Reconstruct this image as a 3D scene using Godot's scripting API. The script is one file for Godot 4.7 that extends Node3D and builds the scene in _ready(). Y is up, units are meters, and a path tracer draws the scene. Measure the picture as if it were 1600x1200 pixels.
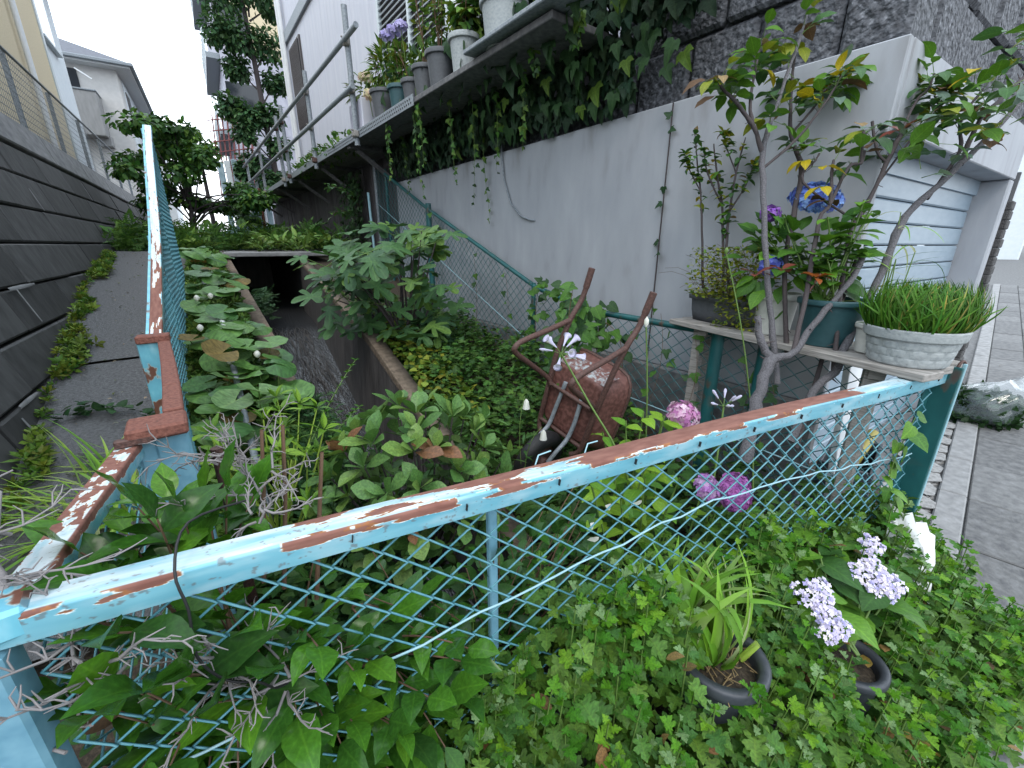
extends Node3D
# A weedy drain channel behind a rusted chain-link fence, seen from the pavement. x runs along the street, -z up the channel, y is up, metres.

var rng := RandomNumberGenerator.new()
var used := {}
var M := {}
var LM := {}
var noise := FastNoiseLite.new()

class MB:
	var v := PackedVector3Array()
	var t := PackedVector2Array()
	var c := PackedColorArray()
	var ix := PackedInt32Array()
	func p(a: Vector3, uv := Vector2.ZERO) -> int:
		v.append(a)
		t.append(uv)
		return v.size() - 1
	func f(a: int, b: int, d: int) -> void: # counter-clockwise seen from outside
		ix.append(a)
		ix.append(d)
		ix.append(b)
	func quad(a: Vector3, b: Vector3, d: Vector3, e: Vector3, u0 := 0.0, v0 := 0.0, u1 := 1.0, v1 := 1.0) -> void:
		var i := p(a, Vector2(u0, v0))
		p(b, Vector2(u1, v0))
		p(d, Vector2(u1, v1))
		p(e, Vector2(u0, v1))
		f(i, i + 1, i + 2)
		f(i, i + 2, i + 3)
	func out(a: Array, m: Vector3) -> void:
		var n: Vector3 = (a[1] - a[0]).cross(a[2] - a[0])
		var g := Vector3.ZERO
		for q in a:
			g += q
		if n.dot(g / a.size() - m) < 0.0:
			a.reverse()
		var i := v.size()
		for q in a:
			p(q)
		for k in range(1, a.size() - 1):
			f(i, i + k, i + k + 1)
	func box(x: Transform3D, s: Vector3, bev := 0.0) -> void:
		var h := s * 0.5
		var m := x.origin
		var pt := func(g: Vector3, ax: int) -> Vector3:
			var q := Vector3(g.x * (h.x - bev), g.y * (h.y - bev), g.z * (h.z - bev))
			q[ax] = g[ax] * h[ax]
			return x * q
		var sg := [-1.0, 1.0]
		for ax in 3:
			var b := (ax + 1) % 3
			var d := (ax + 2) % 3
			for s1 in sg:
				var ring := []
				for w in [[-1, -1], [1, -1], [1, 1], [-1, 1]]:
					var g := Vector3.ZERO
					g[ax] = s1
					g[b] = w[0]
					g[d] = w[1]
					ring.append(pt.call(g, ax))
				out(ring, m)
				if bev > 0.0:
					for s2 in sg:
						var g1 := Vector3.ZERO
						g1[ax] = s1
						g1[b] = s2
						var g2 := g1
						g1[d] = -1
						g2[d] = 1
						out([pt.call(g1, ax), pt.call(g2, ax), pt.call(g2, b), pt.call(g1, b)], m)
		if bev > 0.0:
			for sx in sg:
				for sy in sg:
					for sz in sg:
						var g := Vector3(sx, sy, sz)
						out([pt.call(g, 0), pt.call(g, 1), pt.call(g, 2)], m)
	func bx(a: Vector3, b: Vector3, bev := 0.0) -> void: # from corner to corner
		box(Transform3D(Basis(), (a + b) * 0.5), (b - a).abs(), bev)
	func bar(a: Vector3, b: Vector3, w: float, h: float, bev := 0.0, up := Vector3.UP) -> void:
		var d := (b - a).normalized()
		var s := d.cross(up).normalized()
		var n := s.cross(d)
		box(Transform3D(Basis(s, n, -d), (a + b) * 0.5), Vector3(w, h, a.distance_to(b)), bev)
	func tube(pts: Array, rad: Variant, sides := 6, cap := true) -> void:
		var n := pts.size()
		var start := v.size()
		var side := Vector3.ZERO
		var long := 0.0
		for i in n:
			var a: Vector3 = pts[maxi(i - 1, 0)]
			var b: Vector3 = pts[mini(i + 1, n - 1)]
			var d := (b - a).normalized()
			if i == 0:
				side = d.cross(Vector3(0.31, 0.2, 0.93)).normalized()
				if side.length() < 0.5:
					side = d.cross(Vector3.RIGHT).normalized()
			else:
				side = (side - d * side.dot(d)).normalized()
				long += (pts[i] as Vector3).distance_to(pts[i - 1])
			var o := d.cross(side)
			var r: float = rad[i] if rad is Array else rad
			for k in sides:
				var w := TAU * k / sides
				p(pts[i] + (side * cos(w) + o * sin(w)) * r, Vector2(float(k) / sides, long))
		for i in n - 1:
			for k in sides:
				var q := start + i * sides
				var a := q + k
				var b := q + (k + 1) % sides
				f(a, b, b + sides)
				f(a, b + sides, a + sides)
		if cap:
			for e in [0, n - 1]:
				var q: int = start + e * sides
				var ring := []
				for k in sides:
					ring.append(v[q + k])
				out(ring, pts[1] if e == 0 else pts[n - 2])
	func lathe(x: Transform3D, prof: Array, seg := 24) -> void: # profile of Vector2(r, y), from the outside bottom on
		var start := v.size()
		for i in prof.size():
			for k in seg:
				var w := TAU * k / seg
				p(x * Vector3(cos(w) * prof[i].x, prof[i].y, -sin(w) * prof[i].x), Vector2(float(k) / seg, prof[i].y))
		for i in prof.size() - 1:
			for k in seg:
				var a := start + i * seg + k
				var b := start + i * seg + (k + 1) % seg
				f(a, b, b + seg)
				f(a, b + seg, a + seg)
	func grid(rows: Array, us := 1.0, vs := 1.0) -> void:
		var w: int = rows[0].size()
		var s := v.size()
		for i in rows.size():
			for k in w:
				p(rows[i][k], Vector2(us * k / (w - 1.0), vs * i / (rows.size() - 1.0)))
		for i in rows.size() - 1:
			for k in w - 1:
				var a := s + i * w + k
				f(a, a + 1, a + w + 1)
				f(a, a + w + 1, a + w)
	func add(o: MB, x: Transform3D) -> void:
		var s := v.size()
		for i in o.v.size():
			p(x * o.v[i], o.t[i])
		for i in o.ix:
			ix.append(i + s)
	func mesh() -> ArrayMesh:
		var n := PackedVector3Array()
		n.resize(v.size())
		for i in range(0, ix.size(), 3):
			var a := ix[i]
			var b := ix[i + 1]
			var d := ix[i + 2]
			var m := (v[d] - v[a]).cross(v[b] - v[a])
			n[a] += m
			n[b] += m
			n[d] += m
		for i in n.size():
			n[i] = n[i].normalized() if n[i].length_squared() > 0.0 else Vector3.UP
		var arr := []
		arr.resize(Mesh.ARRAY_MAX)
		arr[Mesh.ARRAY_VERTEX] = v
		arr[Mesh.ARRAY_NORMAL] = n
		arr[Mesh.ARRAY_TEX_UV] = t
		if c.size() == v.size():
			arr[Mesh.ARRAY_COLOR] = c
		arr[Mesh.ARRAY_INDEX] = ix
		var am := ArrayMesh.new()
		am.add_surface_from_arrays(Mesh.PRIMITIVE_TRIANGLES, arr)
		return am

func R(a: float, b: float) -> float:
	return rng.randf_range(a, b)

func rv(s := 1.0) -> Vector3:
	return Vector3(R(-s, s), R(-s, s), R(-s, s))

func V(x: float, y: float, z: float) -> Vector3:
	return Vector3(x, y, z)

func numbered(called: String) -> String:
	used[called] = used.get(called, -1) + 1
	return called if used[called] == 0 else "%s_%03d" % [called, used[called]]

func tag(o: Node, label: String, category: String, group := "") -> void:
	o.set_meta("label", label)
	o.set_meta("category", category)
	if group:
		o.set_meta("group", group)

func thing(called: String, label: String, category: String, at := Vector3.ZERO, group := "") -> Node3D:
	var o := Node3D.new()
	o.name = numbered(called)
	add_child(o)
	o.position = at
	tag(o, label, category, group)
	return o

# one mesh, built in world coordinates, as a part of a thing (or of another part)
func part(t: Node3D, called: String, b: MB, m: Material) -> MeshInstance3D:
	return inst(t, called, b.mesh(), m, Transform3D())

func inst(t: Node3D, called: String, mesh: Mesh, m: Material, x: Transform3D) -> MeshInstance3D:
	var o := MeshInstance3D.new()
	o.mesh = mesh
	o.material_override = m
	o.name = called
	t.add_child(o, true)
	o.transform = base_of(t).affine_inverse() * x
	return o

func base_of(t: Node3D) -> Transform3D:
	var x := t.transform
	var q := t.get_parent()
	while q != self and q is Node3D:
		x = q.transform * x
		q = q.get_parent()
	return x

func stuff(t: Node3D, called: String, mesh: Mesh, m: Material, xs: Array, cols: Array) -> MultiMeshInstance3D:
	var mm := MultiMesh.new()
	mm.transform_format = MultiMesh.TRANSFORM_3D
	mm.use_colors = cols.size() > 0
	mm.mesh = mesh
	mm.instance_count = xs.size()
	var inv := Transform3D() if t == self else base_of(t).affine_inverse()
	for i in xs.size():
		mm.set_instance_transform(i, inv * (xs[i] as Transform3D))
		if cols.size():
			mm.set_instance_color(i, cols[i])
	var o := MultiMeshInstance3D.new()
	o.multimesh = mm
	o.material_override = m
	o.name = called
	t.add_child(o, true)
	o.set_meta("kind", "stuff")
	return o

func struct(called: String, b: MB, m: Material) -> MeshInstance3D:
	var o := MeshInstance3D.new()
	o.mesh = b.mesh()
	o.material_override = m
	o.name = numbered(called)
	add_child(o)
	o.set_meta("kind", "structure")
	return o

# ---------------------------------------------------------------- materials
func lin(r: float, g: float, b: float) -> Color:
	return Color(r, g, b).linear_to_srgb()

func nt(freq: float, cols: Array, seed_ := 1, size := 512, oct := 4, warp := false) -> NoiseTexture2D:
	var n := FastNoiseLite.new()
	n.noise_type = FastNoiseLite.TYPE_SIMPLEX_SMOOTH
	n.seed = seed_
	n.frequency = freq
	n.fractal_octaves = oct
	n.domain_warp_enabled = warp
	var x := NoiseTexture2D.new()
	x.width = size
	x.height = size
	x.seamless = true
	x.noise = n
	if cols.size():
		var g := Gradient.new()
		var off := PackedFloat32Array()
		var cc := PackedColorArray()
		for i in cols.size():
			if cols[i] is Array:
				off.append(cols[i][0])
				cc.append(cols[i][1])
			else:
				off.append(float(i) / (cols.size() - 1))
				cc.append(cols[i])
		g.offsets = off
		g.colors = cc
		x.color_ramp = g
	return x

func mat(key: String, col: Color, rough := 0.8, metal := 0.0) -> StandardMaterial3D:
	var m := StandardMaterial3D.new()
	m.resource_name = key
	m.albedo_color = col
	m.roughness = rough
	m.metallic = metal
	M[key] = m
	return m

# a surface with a world-mapped colour texture and, if bump > 0, relief from a second one
func surf(key: String, tex: Texture2D, scale: Vector3, rough := 0.85, bump := 0.0, bumptex: Texture2D = null) -> StandardMaterial3D:
	var m := mat(key, Color.WHITE, rough)
	m.albedo_texture = tex
	m.uv1_triplanar = true
	m.uv1_world_triplanar = true
	m.uv1_scale = scale
	if bump > 0.0:
		m.heightmap_enabled = true
		m.heightmap_scale = bump
		m.heightmap_texture = bumptex if bumptex else tex
	return m

func leafmat(key: String, r: float, g: float, b: float, rough := 0.45, tex: Texture2D = null, through := 0.5, inst_color := false) -> StandardMaterial3D:
	var m := mat(key, Color.WHITE if inst_color else lin(r, g, b), rough)
	m.albedo_texture = tex
	m.vertex_color_use_as_albedo = inst_color
	m.backlight_enabled = true
	m.backlight = Color(through, through, through * 0.6).linear_to_srgb() if not inst_color else Color(through, through, through * 0.7).linear_to_srgb()
	m.metallic_specular = 0.34
	m.cull_mode = BaseMaterial3D.CULL_DISABLED
	return m

# leaf print: midrib and side veins, blotches; multiplies the leaf's colour
func vein_tex(pairs: int, vein: float, blotch: float, seed_: int, radial := false) -> ImageTexture:
	var im := Image.create(64, 128, false, Image.FORMAT_RGB8)
	noise.seed = seed_
	noise.frequency = 0.045
	for y in 128:
		for x in 64:
			var u := x / 63.0 * 2.0 - 1.0
			var w := y / 127.0
			var k := 0.84 + blotch * noise.get_noise_2d(x * 1.5, y * 1.5) + 0.05 * noise.get_noise_2d(x * 6.0, y * 6.0)
			var line := exp(-pow(u * 13.0, 2.0))
			var s := fposmod((w - absf(u) * 0.22) * pairs, 1.0)
			if radial:
				s = fposmod(atan2(u, w - 0.3) * pairs / PI, 1.0)
			line = maxf(line, 0.5 * exp(-pow((s - 0.5) * 9.0, 2.0)))
			k += vein * line
			k = clampf(k, 0.0, 1.0)
			im.set_pixel(x, y, Color(minf(1.0, k + 0.05 * line), k, k * (1.0 - 0.04 * line)))
	return ImageTexture.create_from_image(im)

# ---------------------------------------------------------------- leaf shapes, one unit long along +y, face +z
func strip(prof: Array, w: float, fold := 0.2, bend := 0.5, wave := 0.0) -> ArrayMesh:
	var b := MB.new()
	var n := prof.size()
	var rows := []
	var y := 0.0
	var z := 0.0
	for i in n:
		var tt := i / (n - 1.0)
		var a := bend * tt
		if i > 0:
			y += cos(a) / (n - 1.0)
			z -= sin(a) / (n - 1.0)
		var h: float = prof[i] * w * 0.5
		var wv := wave * sin(i * 2.1) * h
		rows.append(PackedVector3Array([V(-h, y, z + fold * h + wv), V(0, y, z), V(h, y, z + fold * h - wv)]))
	b.grid(rows)
	return b.mesh()

func star(half: Array, cy: float, fold := 0.15, bend := 0.3) -> ArrayMesh:
	var b := MB.new()
	var pt := func(q: Vector2) -> int:
		return b.p(V(q.x, q.y, fold * absf(q.x) - bend * q.y * q.y - bend * 0.6 * q.x * q.x), Vector2(q.x + 0.5, clampf(q.y, 0, 1)))
	var c: int = pt.call(Vector2(0, cy))
	var ring := []
	for q in half:
		ring.append(pt.call(q))
	for i in range(half.size() - 2, 0, -1):
		ring.append(pt.call(Vector2(-half[i].x, half[i].y)))
	for i in ring.size():
		b.f(c, ring[i], ring[(i + 1) % ring.size()])
	return b.mesh()

func round_leaf(dish: float, ph: float) -> ArrayMesh:
	var b := MB.new()
	var c := b.p(V(0, 0.32, 0), Vector2(0.5, 0.3))
	var n := 22
	for ring in 2:
		for i in n + 1:
			var a := lerpf(-PI * 0.93, PI * 0.93, i / float(n))
			var r := (0.55 if ring else 0.28) * (1.0 + 0.025 * sin(a * 5.0 + ph) * ring)
			var q := Vector2(sin(a) * r * 1.12, 0.42 + cos(a) * r)
			b.p(V(q.x, q.y, dish * r * r * 2.0 + (0.018 * sin(a * 6.0 + ph) - 0.05) * ring), Vector2(q.x * 0.8 + 0.5, clampf(q.y, 0, 1)))
	for i in n:
		b.f(c, 1 + i + 1, 1 + i)
		b.f(1 + i, 1 + i + 1, n + 2 + i + 1)
		b.f(1 + i, n + 2 + i + 1, n + 2 + i)
	return b.mesh()

func leaf_shapes() -> void:
	var ov := [0.06, 0.52, 0.86, 1.0, 0.93, 0.7, 0.36, 0.02]
	var ob := [0.1, 0.3, 0.58, 0.84, 1.0, 0.95, 0.6, 0.12]
	var la := [0.1, 0.6, 0.95, 1.0, 0.8, 0.5, 0.22, 0.0]
	var el := [0.08, 0.6, 0.92, 1.0, 0.98, 0.8, 0.45, 0.05]
	var rb := [0.7, 1.0, 1.0, 0.95, 0.85, 0.65, 0.4, 0.0]
	LM.camellia = [strip(ov, 0.5, 0.25, 0.5, 0.1), strip(ov, 0.46, 0.35, 0.9, 0.05), strip(ov, 0.54, 0.15, 0.3, -0.12)]
	LM.paddle = [strip(ob, 0.56, 0.2, 0.35), strip(ob, 0.5, 0.3, 0.6), strip(ob, 0.6, 0.12, 0.2)]
	LM.lance = [strip(la, 0.24, 0.3, 0.8), strip(la, 0.22, 0.3, 0.4), strip(la, 0.28, 0.2, 1.1)]
	LM.oval = [strip(el, 0.56, 0.2, 0.4, 0.08), strip(el, 0.62, 0.28, 0.7, -0.1), strip(el, 0.5, 0.15, 1.0, 0.06)]
	LM.broad = [strip(ov, 0.62, 0.22, 0.6, 0.1), strip(ov, 0.68, 0.15, 0.9, -0.08), strip(ov, 0.58, 0.3, 0.4, 0.05)]
	LM.small = [strip([0.1, 0.9, 1.0, 0.6, 0.0], 0.5, 0.2, 0.6)]
	LM.blade = [strip(rb, 0.034, 0.4, 1.2), strip(rb, 0.034, 0.4, 1.9), strip(rb, 0.034, 0.4, 0.6)]
	LM.strap = [strip(rb, 0.075, 0.45, 1.0), strip(rb, 0.08, 0.35, 1.7), strip(rb, 0.07, 0.5, 2.2)]
	var mum := [Vector2(0.03, 0), Vector2(0.08, 0.16), Vector2(0.28, 0.1), Vector2(0.42, 0.2), Vector2(0.37, 0.32), Vector2(0.2, 0.38), Vector2(0.4, 0.46), Vector2(0.5, 0.58), Vector2(0.4, 0.63), Vector2(0.33, 0.74), Vector2(0.17, 0.68), Vector2(0.23, 0.84), Vector2(0.12, 0.9), Vector2(0, 1)]
	LM.mum = [star(mum, 0.42, 0.5, 0.35), star(mum, 0.42, 0.3, 0.6), star(mum, 0.42, 0.65, 0.1)]
	var fig := [Vector2(0.02, 0.02), Vector2(0.08, -0.02), Vector2(0.34, -0.06), Vector2(0.5, 0.05), Vector2(0.5, 0.2), Vector2(0.3, 0.3), Vector2(0.17, 0.36), Vector2(0.4, 0.48), Vector2(0.58, 0.62), Vector2(0.52, 0.76), Vector2(0.36, 0.7), Vector2(0.14, 0.52), Vector2(0.2, 0.72), Vector2(0.2, 0.9), Vector2(0.1, 1.0), Vector2(0, 1.02)]
	LM.fig = [star(fig, 0.3, 0.2, 0.35), star(fig, 0.3, 0.1, 0.6), star(fig, 0.3, 0.3, 0.2)]
	var ivy := [Vector2(0.02, 0.04), Vector2(0.2, -0.06), Vector2(0.45, 0.04), Vector2(0.6, 0.42), Vector2(0.36, 0.36), Vector2(0.3, 0.52), Vector2(0.16, 0.84), Vector2(0, 1.05)]
	LM.ivy = [star(ivy, 0.3, 0.15, 0.3), star(ivy, 0.3, 0.3, 0.5)]
	var heart := [Vector2(0, 0.06), Vector2(0.14, -0.04), Vector2(0.36, 0.0), Vector2(0.46, 0.2), Vector2(0.42, 0.44), Vector2(0.26, 0.74), Vector2(0, 1.0)]
	LM.heart = [star(heart, 0.35, 0.25, 0.3), star(heart, 0.35, 0.1, 0.5)]
	LM.round = [round_leaf(0.15, 0.0), round_leaf(-0.2, 2.0), round_leaf(0.3, 4.0)]
	# a compound frond of small leaflets, for weeds seen as texture
	var b := MB.new()
	for k in 6:
		for s in [-1.0, 1.0]:
			var o := V(0, 0.12 + k * 0.14, -0.02 * k * k)
			var d := V(s * 0.85, 0.5, 0.1).normalized() * (0.34 - 0.03 * k)
			var n := V(-d.y, d.x, 0) * 0.2
			b.quad(o, o + d * 0.5 - n, o + d, o + d * 0.5 + n)
	b.quad(V(-0.012, 0, 0), V(0.012, 0, 0), V(0.006, 1, -0.6), V(-0.006, 1, -0.6))
	b.quad(V(0, 0.8, -0.5), V(0.1, 0.95, -0.55), V(0, 1.2, -0.75), V(-0.1, 0.95, -0.55))
	LM.frond = [b.mesh()]
	# a whorl of small leaves at a weed's tip
	b = MB.new()
	for k in 7:
		var a := k * 2.4
		var e := 0.25 + 0.12 * k
		var d := V(cos(a) * cos(e), sin(e), sin(a) * cos(e))
		var s := d.cross(Vector3.UP).normalized() * 0.17
		var o := V(0, 0.03 * k, 0)
		b.quad(o, o + d * 0.45 - s, o + d * (1.0 - 0.05 * k) - V(0, 0.12, 0), o + d * 0.45 + s)
	LM.whorl = [b.mesh()]
	# a four-petalled floret facing +y
	b = MB.new()
	for k in 4:
		var a := k * PI / 2
		var d := V(cos(a), 0, sin(a))
		var s := V(-sin(a), 0, cos(a))
		b.quad(V(0, 0, 0), d * 0.5 + s * 0.42 + V(0, 0.12, 0), d * 1.0 + V(0, 0.02, 0), d * 0.5 - s * 0.42 + V(0, 0.12, 0))
	LM.floret = [b.mesh()]

func look(dir: Vector3, up: Vector3) -> Basis:
	var y := dir.normalized()
	var z := up - y * up.dot(y)
	if z.length() < 0.01:
		z = V(0.3, 0.1, 0.9) - y * V(0.3, 0.1, 0.9).dot(y)
	z = z.normalized()
	return Basis(y.cross(z), y, z)

func lx(pos: Vector3, dir: Vector3, up: Vector3, s: float) -> Transform3D:
	return Transform3D(look(dir, up).scaled_local(V(s, s, s)), pos)

func leaf(t: Node3D, kind: String, m: Material, pos: Vector3, dir: Vector3, up: Vector3, s: float, called := "leaf") -> MeshInstance3D:
	var a: Array = LM[kind]
	return inst(t, called, a[rng.randi() % a.size()], m, lx(pos, dir, up, s))

func pick(a: Array) -> Variant:
	return a[rng.randi() % a.size()]

func curve(a: Vector3, b: Vector3, sag: Vector3, n := 5) -> Array:
	var r := []
	for i in n + 1:
		var tt := i / float(n)
		r.append(a.lerp(b, tt) + sag * (4.0 * tt * (1.0 - tt)))
	return r

func taper(n: int, a: float, b: float) -> Array:
	var r := []
	for i in n:
		r.append(lerpf(a, b, i / maxf(1.0, n - 1.0)))
	return r

# ---------------------------------------------------------------- setting
const HO := Vector3(2.6, 0, -0.84)
const HA := 0.045

func H(x: float, y: float, z: float) -> Vector3: # the white house's own axes
	return HO + V(x, y, z).rotated(Vector3.UP, HA)

func hbox(b: MB, x0: float, y0: float, z0: float, x1: float, y1: float, z1: float, bev := 0.0) -> void:
	b.box(Transform3D(Basis(Vector3.UP, HA), H((x0 + x1) * 0.5, (y0 + y1) * 0.5, (z0 + z1) * 0.5)), V(absf(x1 - x0), absf(y1 - y0), absf(z1 - z0)), bev)

func gbox(b: MB, x0: float, y0: float, z0: float, x1: float, y1: float, z1: float, bev := 0.0) -> void: # the garage front runs square to the channel
	b.box(Transform3D(Basis(), HO + V((x0 + x1) * 0.5, (y0 + y1) * 0.5, (z0 + z1) * 0.5)), V(absf(x1 - x0), absf(y1 - y0), absf(z1 - z0)), bev)

const SD := Vector3(0.9896, 0, -0.1436)
const SN := Vector3(0.1436, 0, 0.9896)

func S(s: float, n: float, y := 0.0) -> Vector3: # along the street, across it, rising gently away from the camera
	return V(3.276, y, -0.244) + SD * s + SN * n + V(0, 0.04 * maxf(0.0, s + 1.0), 0)

func sbox(b: MB, s0: float, s1: float, n0: float, n1: float, y0: float, y1: float, bev := 0.0) -> void:
	var a := S(s0, (n0 + n1) * 0.5, (y0 + y1) * 0.5)
	var c := S(s1, (n0 + n1) * 0.5, (y0 + y1) * 0.5)
	b.bar(a, c, absf(n1 - n0), y1 - y0, bev)

func lerps(x: float, pts: Array) -> float:
	if x <= pts[0][0]:
		return pts[0][1]
	for i in pts.size() - 1:
		if x <= pts[i + 1][0]:
			return lerpf(pts[i][1], pts[i + 1][1], (x - pts[i][0]) / (pts[i + 1][0] - pts[i][0]))
	return pts[-1][1]

func bank(x: float, z: float) -> float: # ground level beside the channel
	var d := -z
	var l := lerps(d, [[0.3, 0.0], [0.7, 0.12], [1.5, 0.3], [2.7, 0.56], [3.3, 0.7], [5.7, 1.18], [8.1, 1.5], [14.0, 1.55]])
	var r := lerps(d, [[0.3, 0.0], [0.7, 0.1], [1.5, 0.25], [2.4, 0.5], [3.6, 0.62], [5.2, 0.75], [7.5, 1.42], [9.0, 1.5]])
	return lerpf(l, r, clampf((x - 0.3) / 0.6, 0.0, 1.0))

func bed(z: float) -> float: # water level of the channel
	return lerps(-z, [[0.0, -0.35], [2.0, -0.3], [3.6, -0.02], [4.6, 0.18], [6.2, 0.52], [6.5, 0.56], [9.0, 0.62]])

func cope_l(z: float) -> Vector3:
	var d := -z
	return V(lerps(d, [[0.7, 0.42], [3.0, 0.34], [4.4, 0.29], [7.6, 0.17]]), lerps(d, [[0.7, 0.12], [2.0, 0.35], [3.0, 0.6], [4.4, 0.92], [7.6, 1.42]]), z)

func cope_r(z: float) -> Vector3:
	var d := -z
	return V(lerps(d, [[0.7, 0.88], [3.6, 0.94], [7.6, 1.1]]), lerps(d, [[0.7, 0.15], [1.5, 0.35], [2.42, 0.6], [3.6, 0.9], [7.6, 1.4]]), z)

func materials() -> void:
	var fine := nt(0.05, [Color.BLACK, Color.WHITE], 3, 512, 5)
	var gray := func(a: float, b: float, tr := 0.0, tb := 0.0) -> Array:
		return [lin(a + tr, a, a + tb), lin((a + b) * 0.5, (a + b) * 0.5 - tr * 0.3, (a + b) * 0.5), lin(b + tr, b, b + tb)]
	surf("block", nt(0.02, gray.call(0.018, 0.065), 11, 512, 5), V(0.55, 0.4, 0.55), 0.75, 0.35, fine)
	surf("block_b", nt(0.02, gray.call(0.026, 0.082), 12, 512, 5), V(0.6, 0.35, 0.6), 0.75, 0.35, fine)
	surf("block_c", nt(0.02, gray.call(0.014, 0.05), 13, 512, 5), V(0.5, 0.3, 0.5), 0.75, 0.35, fine)
	surf("coping", nt(0.015, gray.call(0.1, 0.28, 0.0, 0.01), 14), V(0.5, 0.9, 0.5), 0.85, 0.2, fine)
	surf("path", nt(0.06, [lin(0.04, 0.04, 0.042), lin(0.085, 0.086, 0.088), lin(0.11, 0.11, 0.114), lin(0.18, 0.18, 0.182)], 15, 512, 5), V(1.4, 1.4, 1.4), 0.9, 0.5, nt(0.2, [], 16, 512, 2))
	surf("concrete", nt(0.02, gray.call(0.07, 0.2, 0.012, -0.008), 17), V(0.9, 0.9, 0.9), 0.88, 0.35, fine)
	surf("wet_concrete", nt(0.012, [lin(0.04, 0.037, 0.037), lin(0.075, 0.07, 0.07), lin(0.12, 0.11, 0.105)], 18), V(1.2, 0.28, 1.2), 0.5, 0.3, fine)
	surf("brown_cope", nt(0.03, [lin(0.05, 0.037, 0.026), lin(0.14, 0.105, 0.076), lin(0.2, 0.155, 0.115)], 19), V(1.2, 1.2, 1.2), 0.9, 0.4, fine)
	surf("plaster", nt(0.006, [lin(0.235, 0.24, 0.255), lin(0.3, 0.315, 0.345), lin(0.325, 0.34, 0.37), lin(0.355, 0.37, 0.4)], 20, 512, 6), V(1.1, 0.33, 1.1), 0.8, 0.12, nt(0.03, [], 21, 512, 5))
	surf("foundation", nt(0.02, gray.call(0.09, 0.23, 0.0, 0.008), 22), V(0.8, 0.8, 0.8), 0.9, 0.3, fine)
	surf("stone", nt(0.05, [lin(0.015, 0.016, 0.02), lin(0.05, 0.053, 0.062), lin(0.1, 0.105, 0.12), lin(0.3, 0.31, 0.34)], 23, 512, 5), V(0.9, 0.9, 0.9), 0.8, 2.2, nt(0.04, [], 24, 512, 5))
	surf("siding", nt(0.01, [lin(0.44, 0.45, 0.52), lin(0.52, 0.525, 0.58)], 25), V(1.5, 0.12, 1.5), 0.6)
	surf("board", nt(0.03, [lin(0.025, 0.022, 0.026), lin(0.06, 0.052, 0.058), lin(0.1, 0.088, 0.092)], 26), V(3.0, 0.25, 3.0), 0.8, 0.2)
	surf("board_b", nt(0.03, [lin(0.035, 0.033, 0.038), lin(0.085, 0.078, 0.085), lin(0.13, 0.12, 0.125)], 27), V(3.0, 0.25, 3.0), 0.8, 0.2)
	surf("steel", nt(0.02, [lin(0.11, 0.13, 0.15), lin(0.2, 0.225, 0.25), lin(0.28, 0.3, 0.32)], 28), V(3, 3, 3), 0.5)
	surf("deck", nt(0.02, [lin(0.05, 0.052, 0.055), lin(0.1, 0.1, 0.105), lin(0.16, 0.15, 0.15)], 29), V(1.5, 1.5, 1.5), 0.65)
	surf("white_paint", nt(0.02, [lin(0.58, 0.6, 0.62), lin(0.68, 0.69, 0.7)], 30), V(1, 1, 1), 0.5)
	surf("shutter", nt(0.015, [lin(0.2, 0.265, 0.325), lin(0.25, 0.315, 0.375)], 31), V(0.6, 2, 0.6), 0.45)
	surf("slab", nt(0.03, gray.call(0.075, 0.17, 0.0, 0.006), 32, 512, 5), V(0.9, 0.9, 0.9), 0.9, 0.4, fine)
	surf("slab_b", nt(0.03, gray.call(0.1, 0.2, 0.0, 0.004), 33, 512, 5), V(0.8, 0.8, 0.8), 0.9, 0.4, fine)
	surf("kerb", nt(0.02, gray.call(0.16, 0.3, 0.0, 0.006), 34), V(1, 1, 1), 0.9, 0.3, fine)
	surf("asphalt", nt(0.15, gray.call(0.05, 0.14, 0.0, 0.006), 35, 512, 3), V(0.9, 0.9, 0.9), 0.9, 0.6, nt(0.25, [], 36, 512, 2))
	surf("crazy", nt(0.02, [lin(0.16, 0.155, 0.15), lin(0.27, 0.265, 0.26), lin(0.36, 0.355, 0.35)], 37), V(2, 2, 2), 0.8, 0.3, fine)
	surf("soil", nt(0.04, [lin(0.012, 0.009, 0.006), lin(0.04, 0.03, 0.02), lin(0.09, 0.07, 0.045)], 38), V(3, 3, 3), 0.95, 2.0)
	surf("dark_brick", nt(0.03, gray.call(0.04, 0.1, 0.004, 0.0), 39), V(4, 4, 4), 0.85, 1.0, fine)
	surf("cream", nt(0.05, [lin(0.5, 0.42, 0.28), lin(0.62, 0.53, 0.37)], 40), V(1.2, 1.2, 1.2), 0.8, 0.3)
	surf("beige", nt(0.02, [lin(0.5, 0.49, 0.48), lin(0.58, 0.565, 0.55)], 41), V(0.5, 0.5, 0.5), 0.8)
	surf("bluewhite", nt(0.02, [lin(0.62, 0.68, 0.72), lin(0.7, 0.74, 0.77)], 42), V(0.5, 0.5, 0.5), 0.75)
	surf("roof", nt(0.02, [lin(0.06, 0.065, 0.085), lin(0.11, 0.115, 0.14)], 43), V(0.6, 0.6, 0.6), 0.7)
	surf("graypanel", nt(0.02, [lin(0.2, 0.2, 0.2), lin(0.26, 0.26, 0.26)], 44), V(1, 0.2, 1), 0.6)
	surf("corrugated", nt(0.02, [lin(0.16, 0.25, 0.3), lin(0.3, 0.42, 0.48), lin(0.4, 0.5, 0.55)], 45), V(1, 0.3, 1), 0.6)
	surf("tower", nt(0.02, [lin(0.3, 0.3, 0.36), lin(0.42, 0.42, 0.48)], 46), V(0.3, 0.3, 0.3), 0.8)
	mat("window", lin(0.02, 0.024, 0.03), 0.08)
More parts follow.
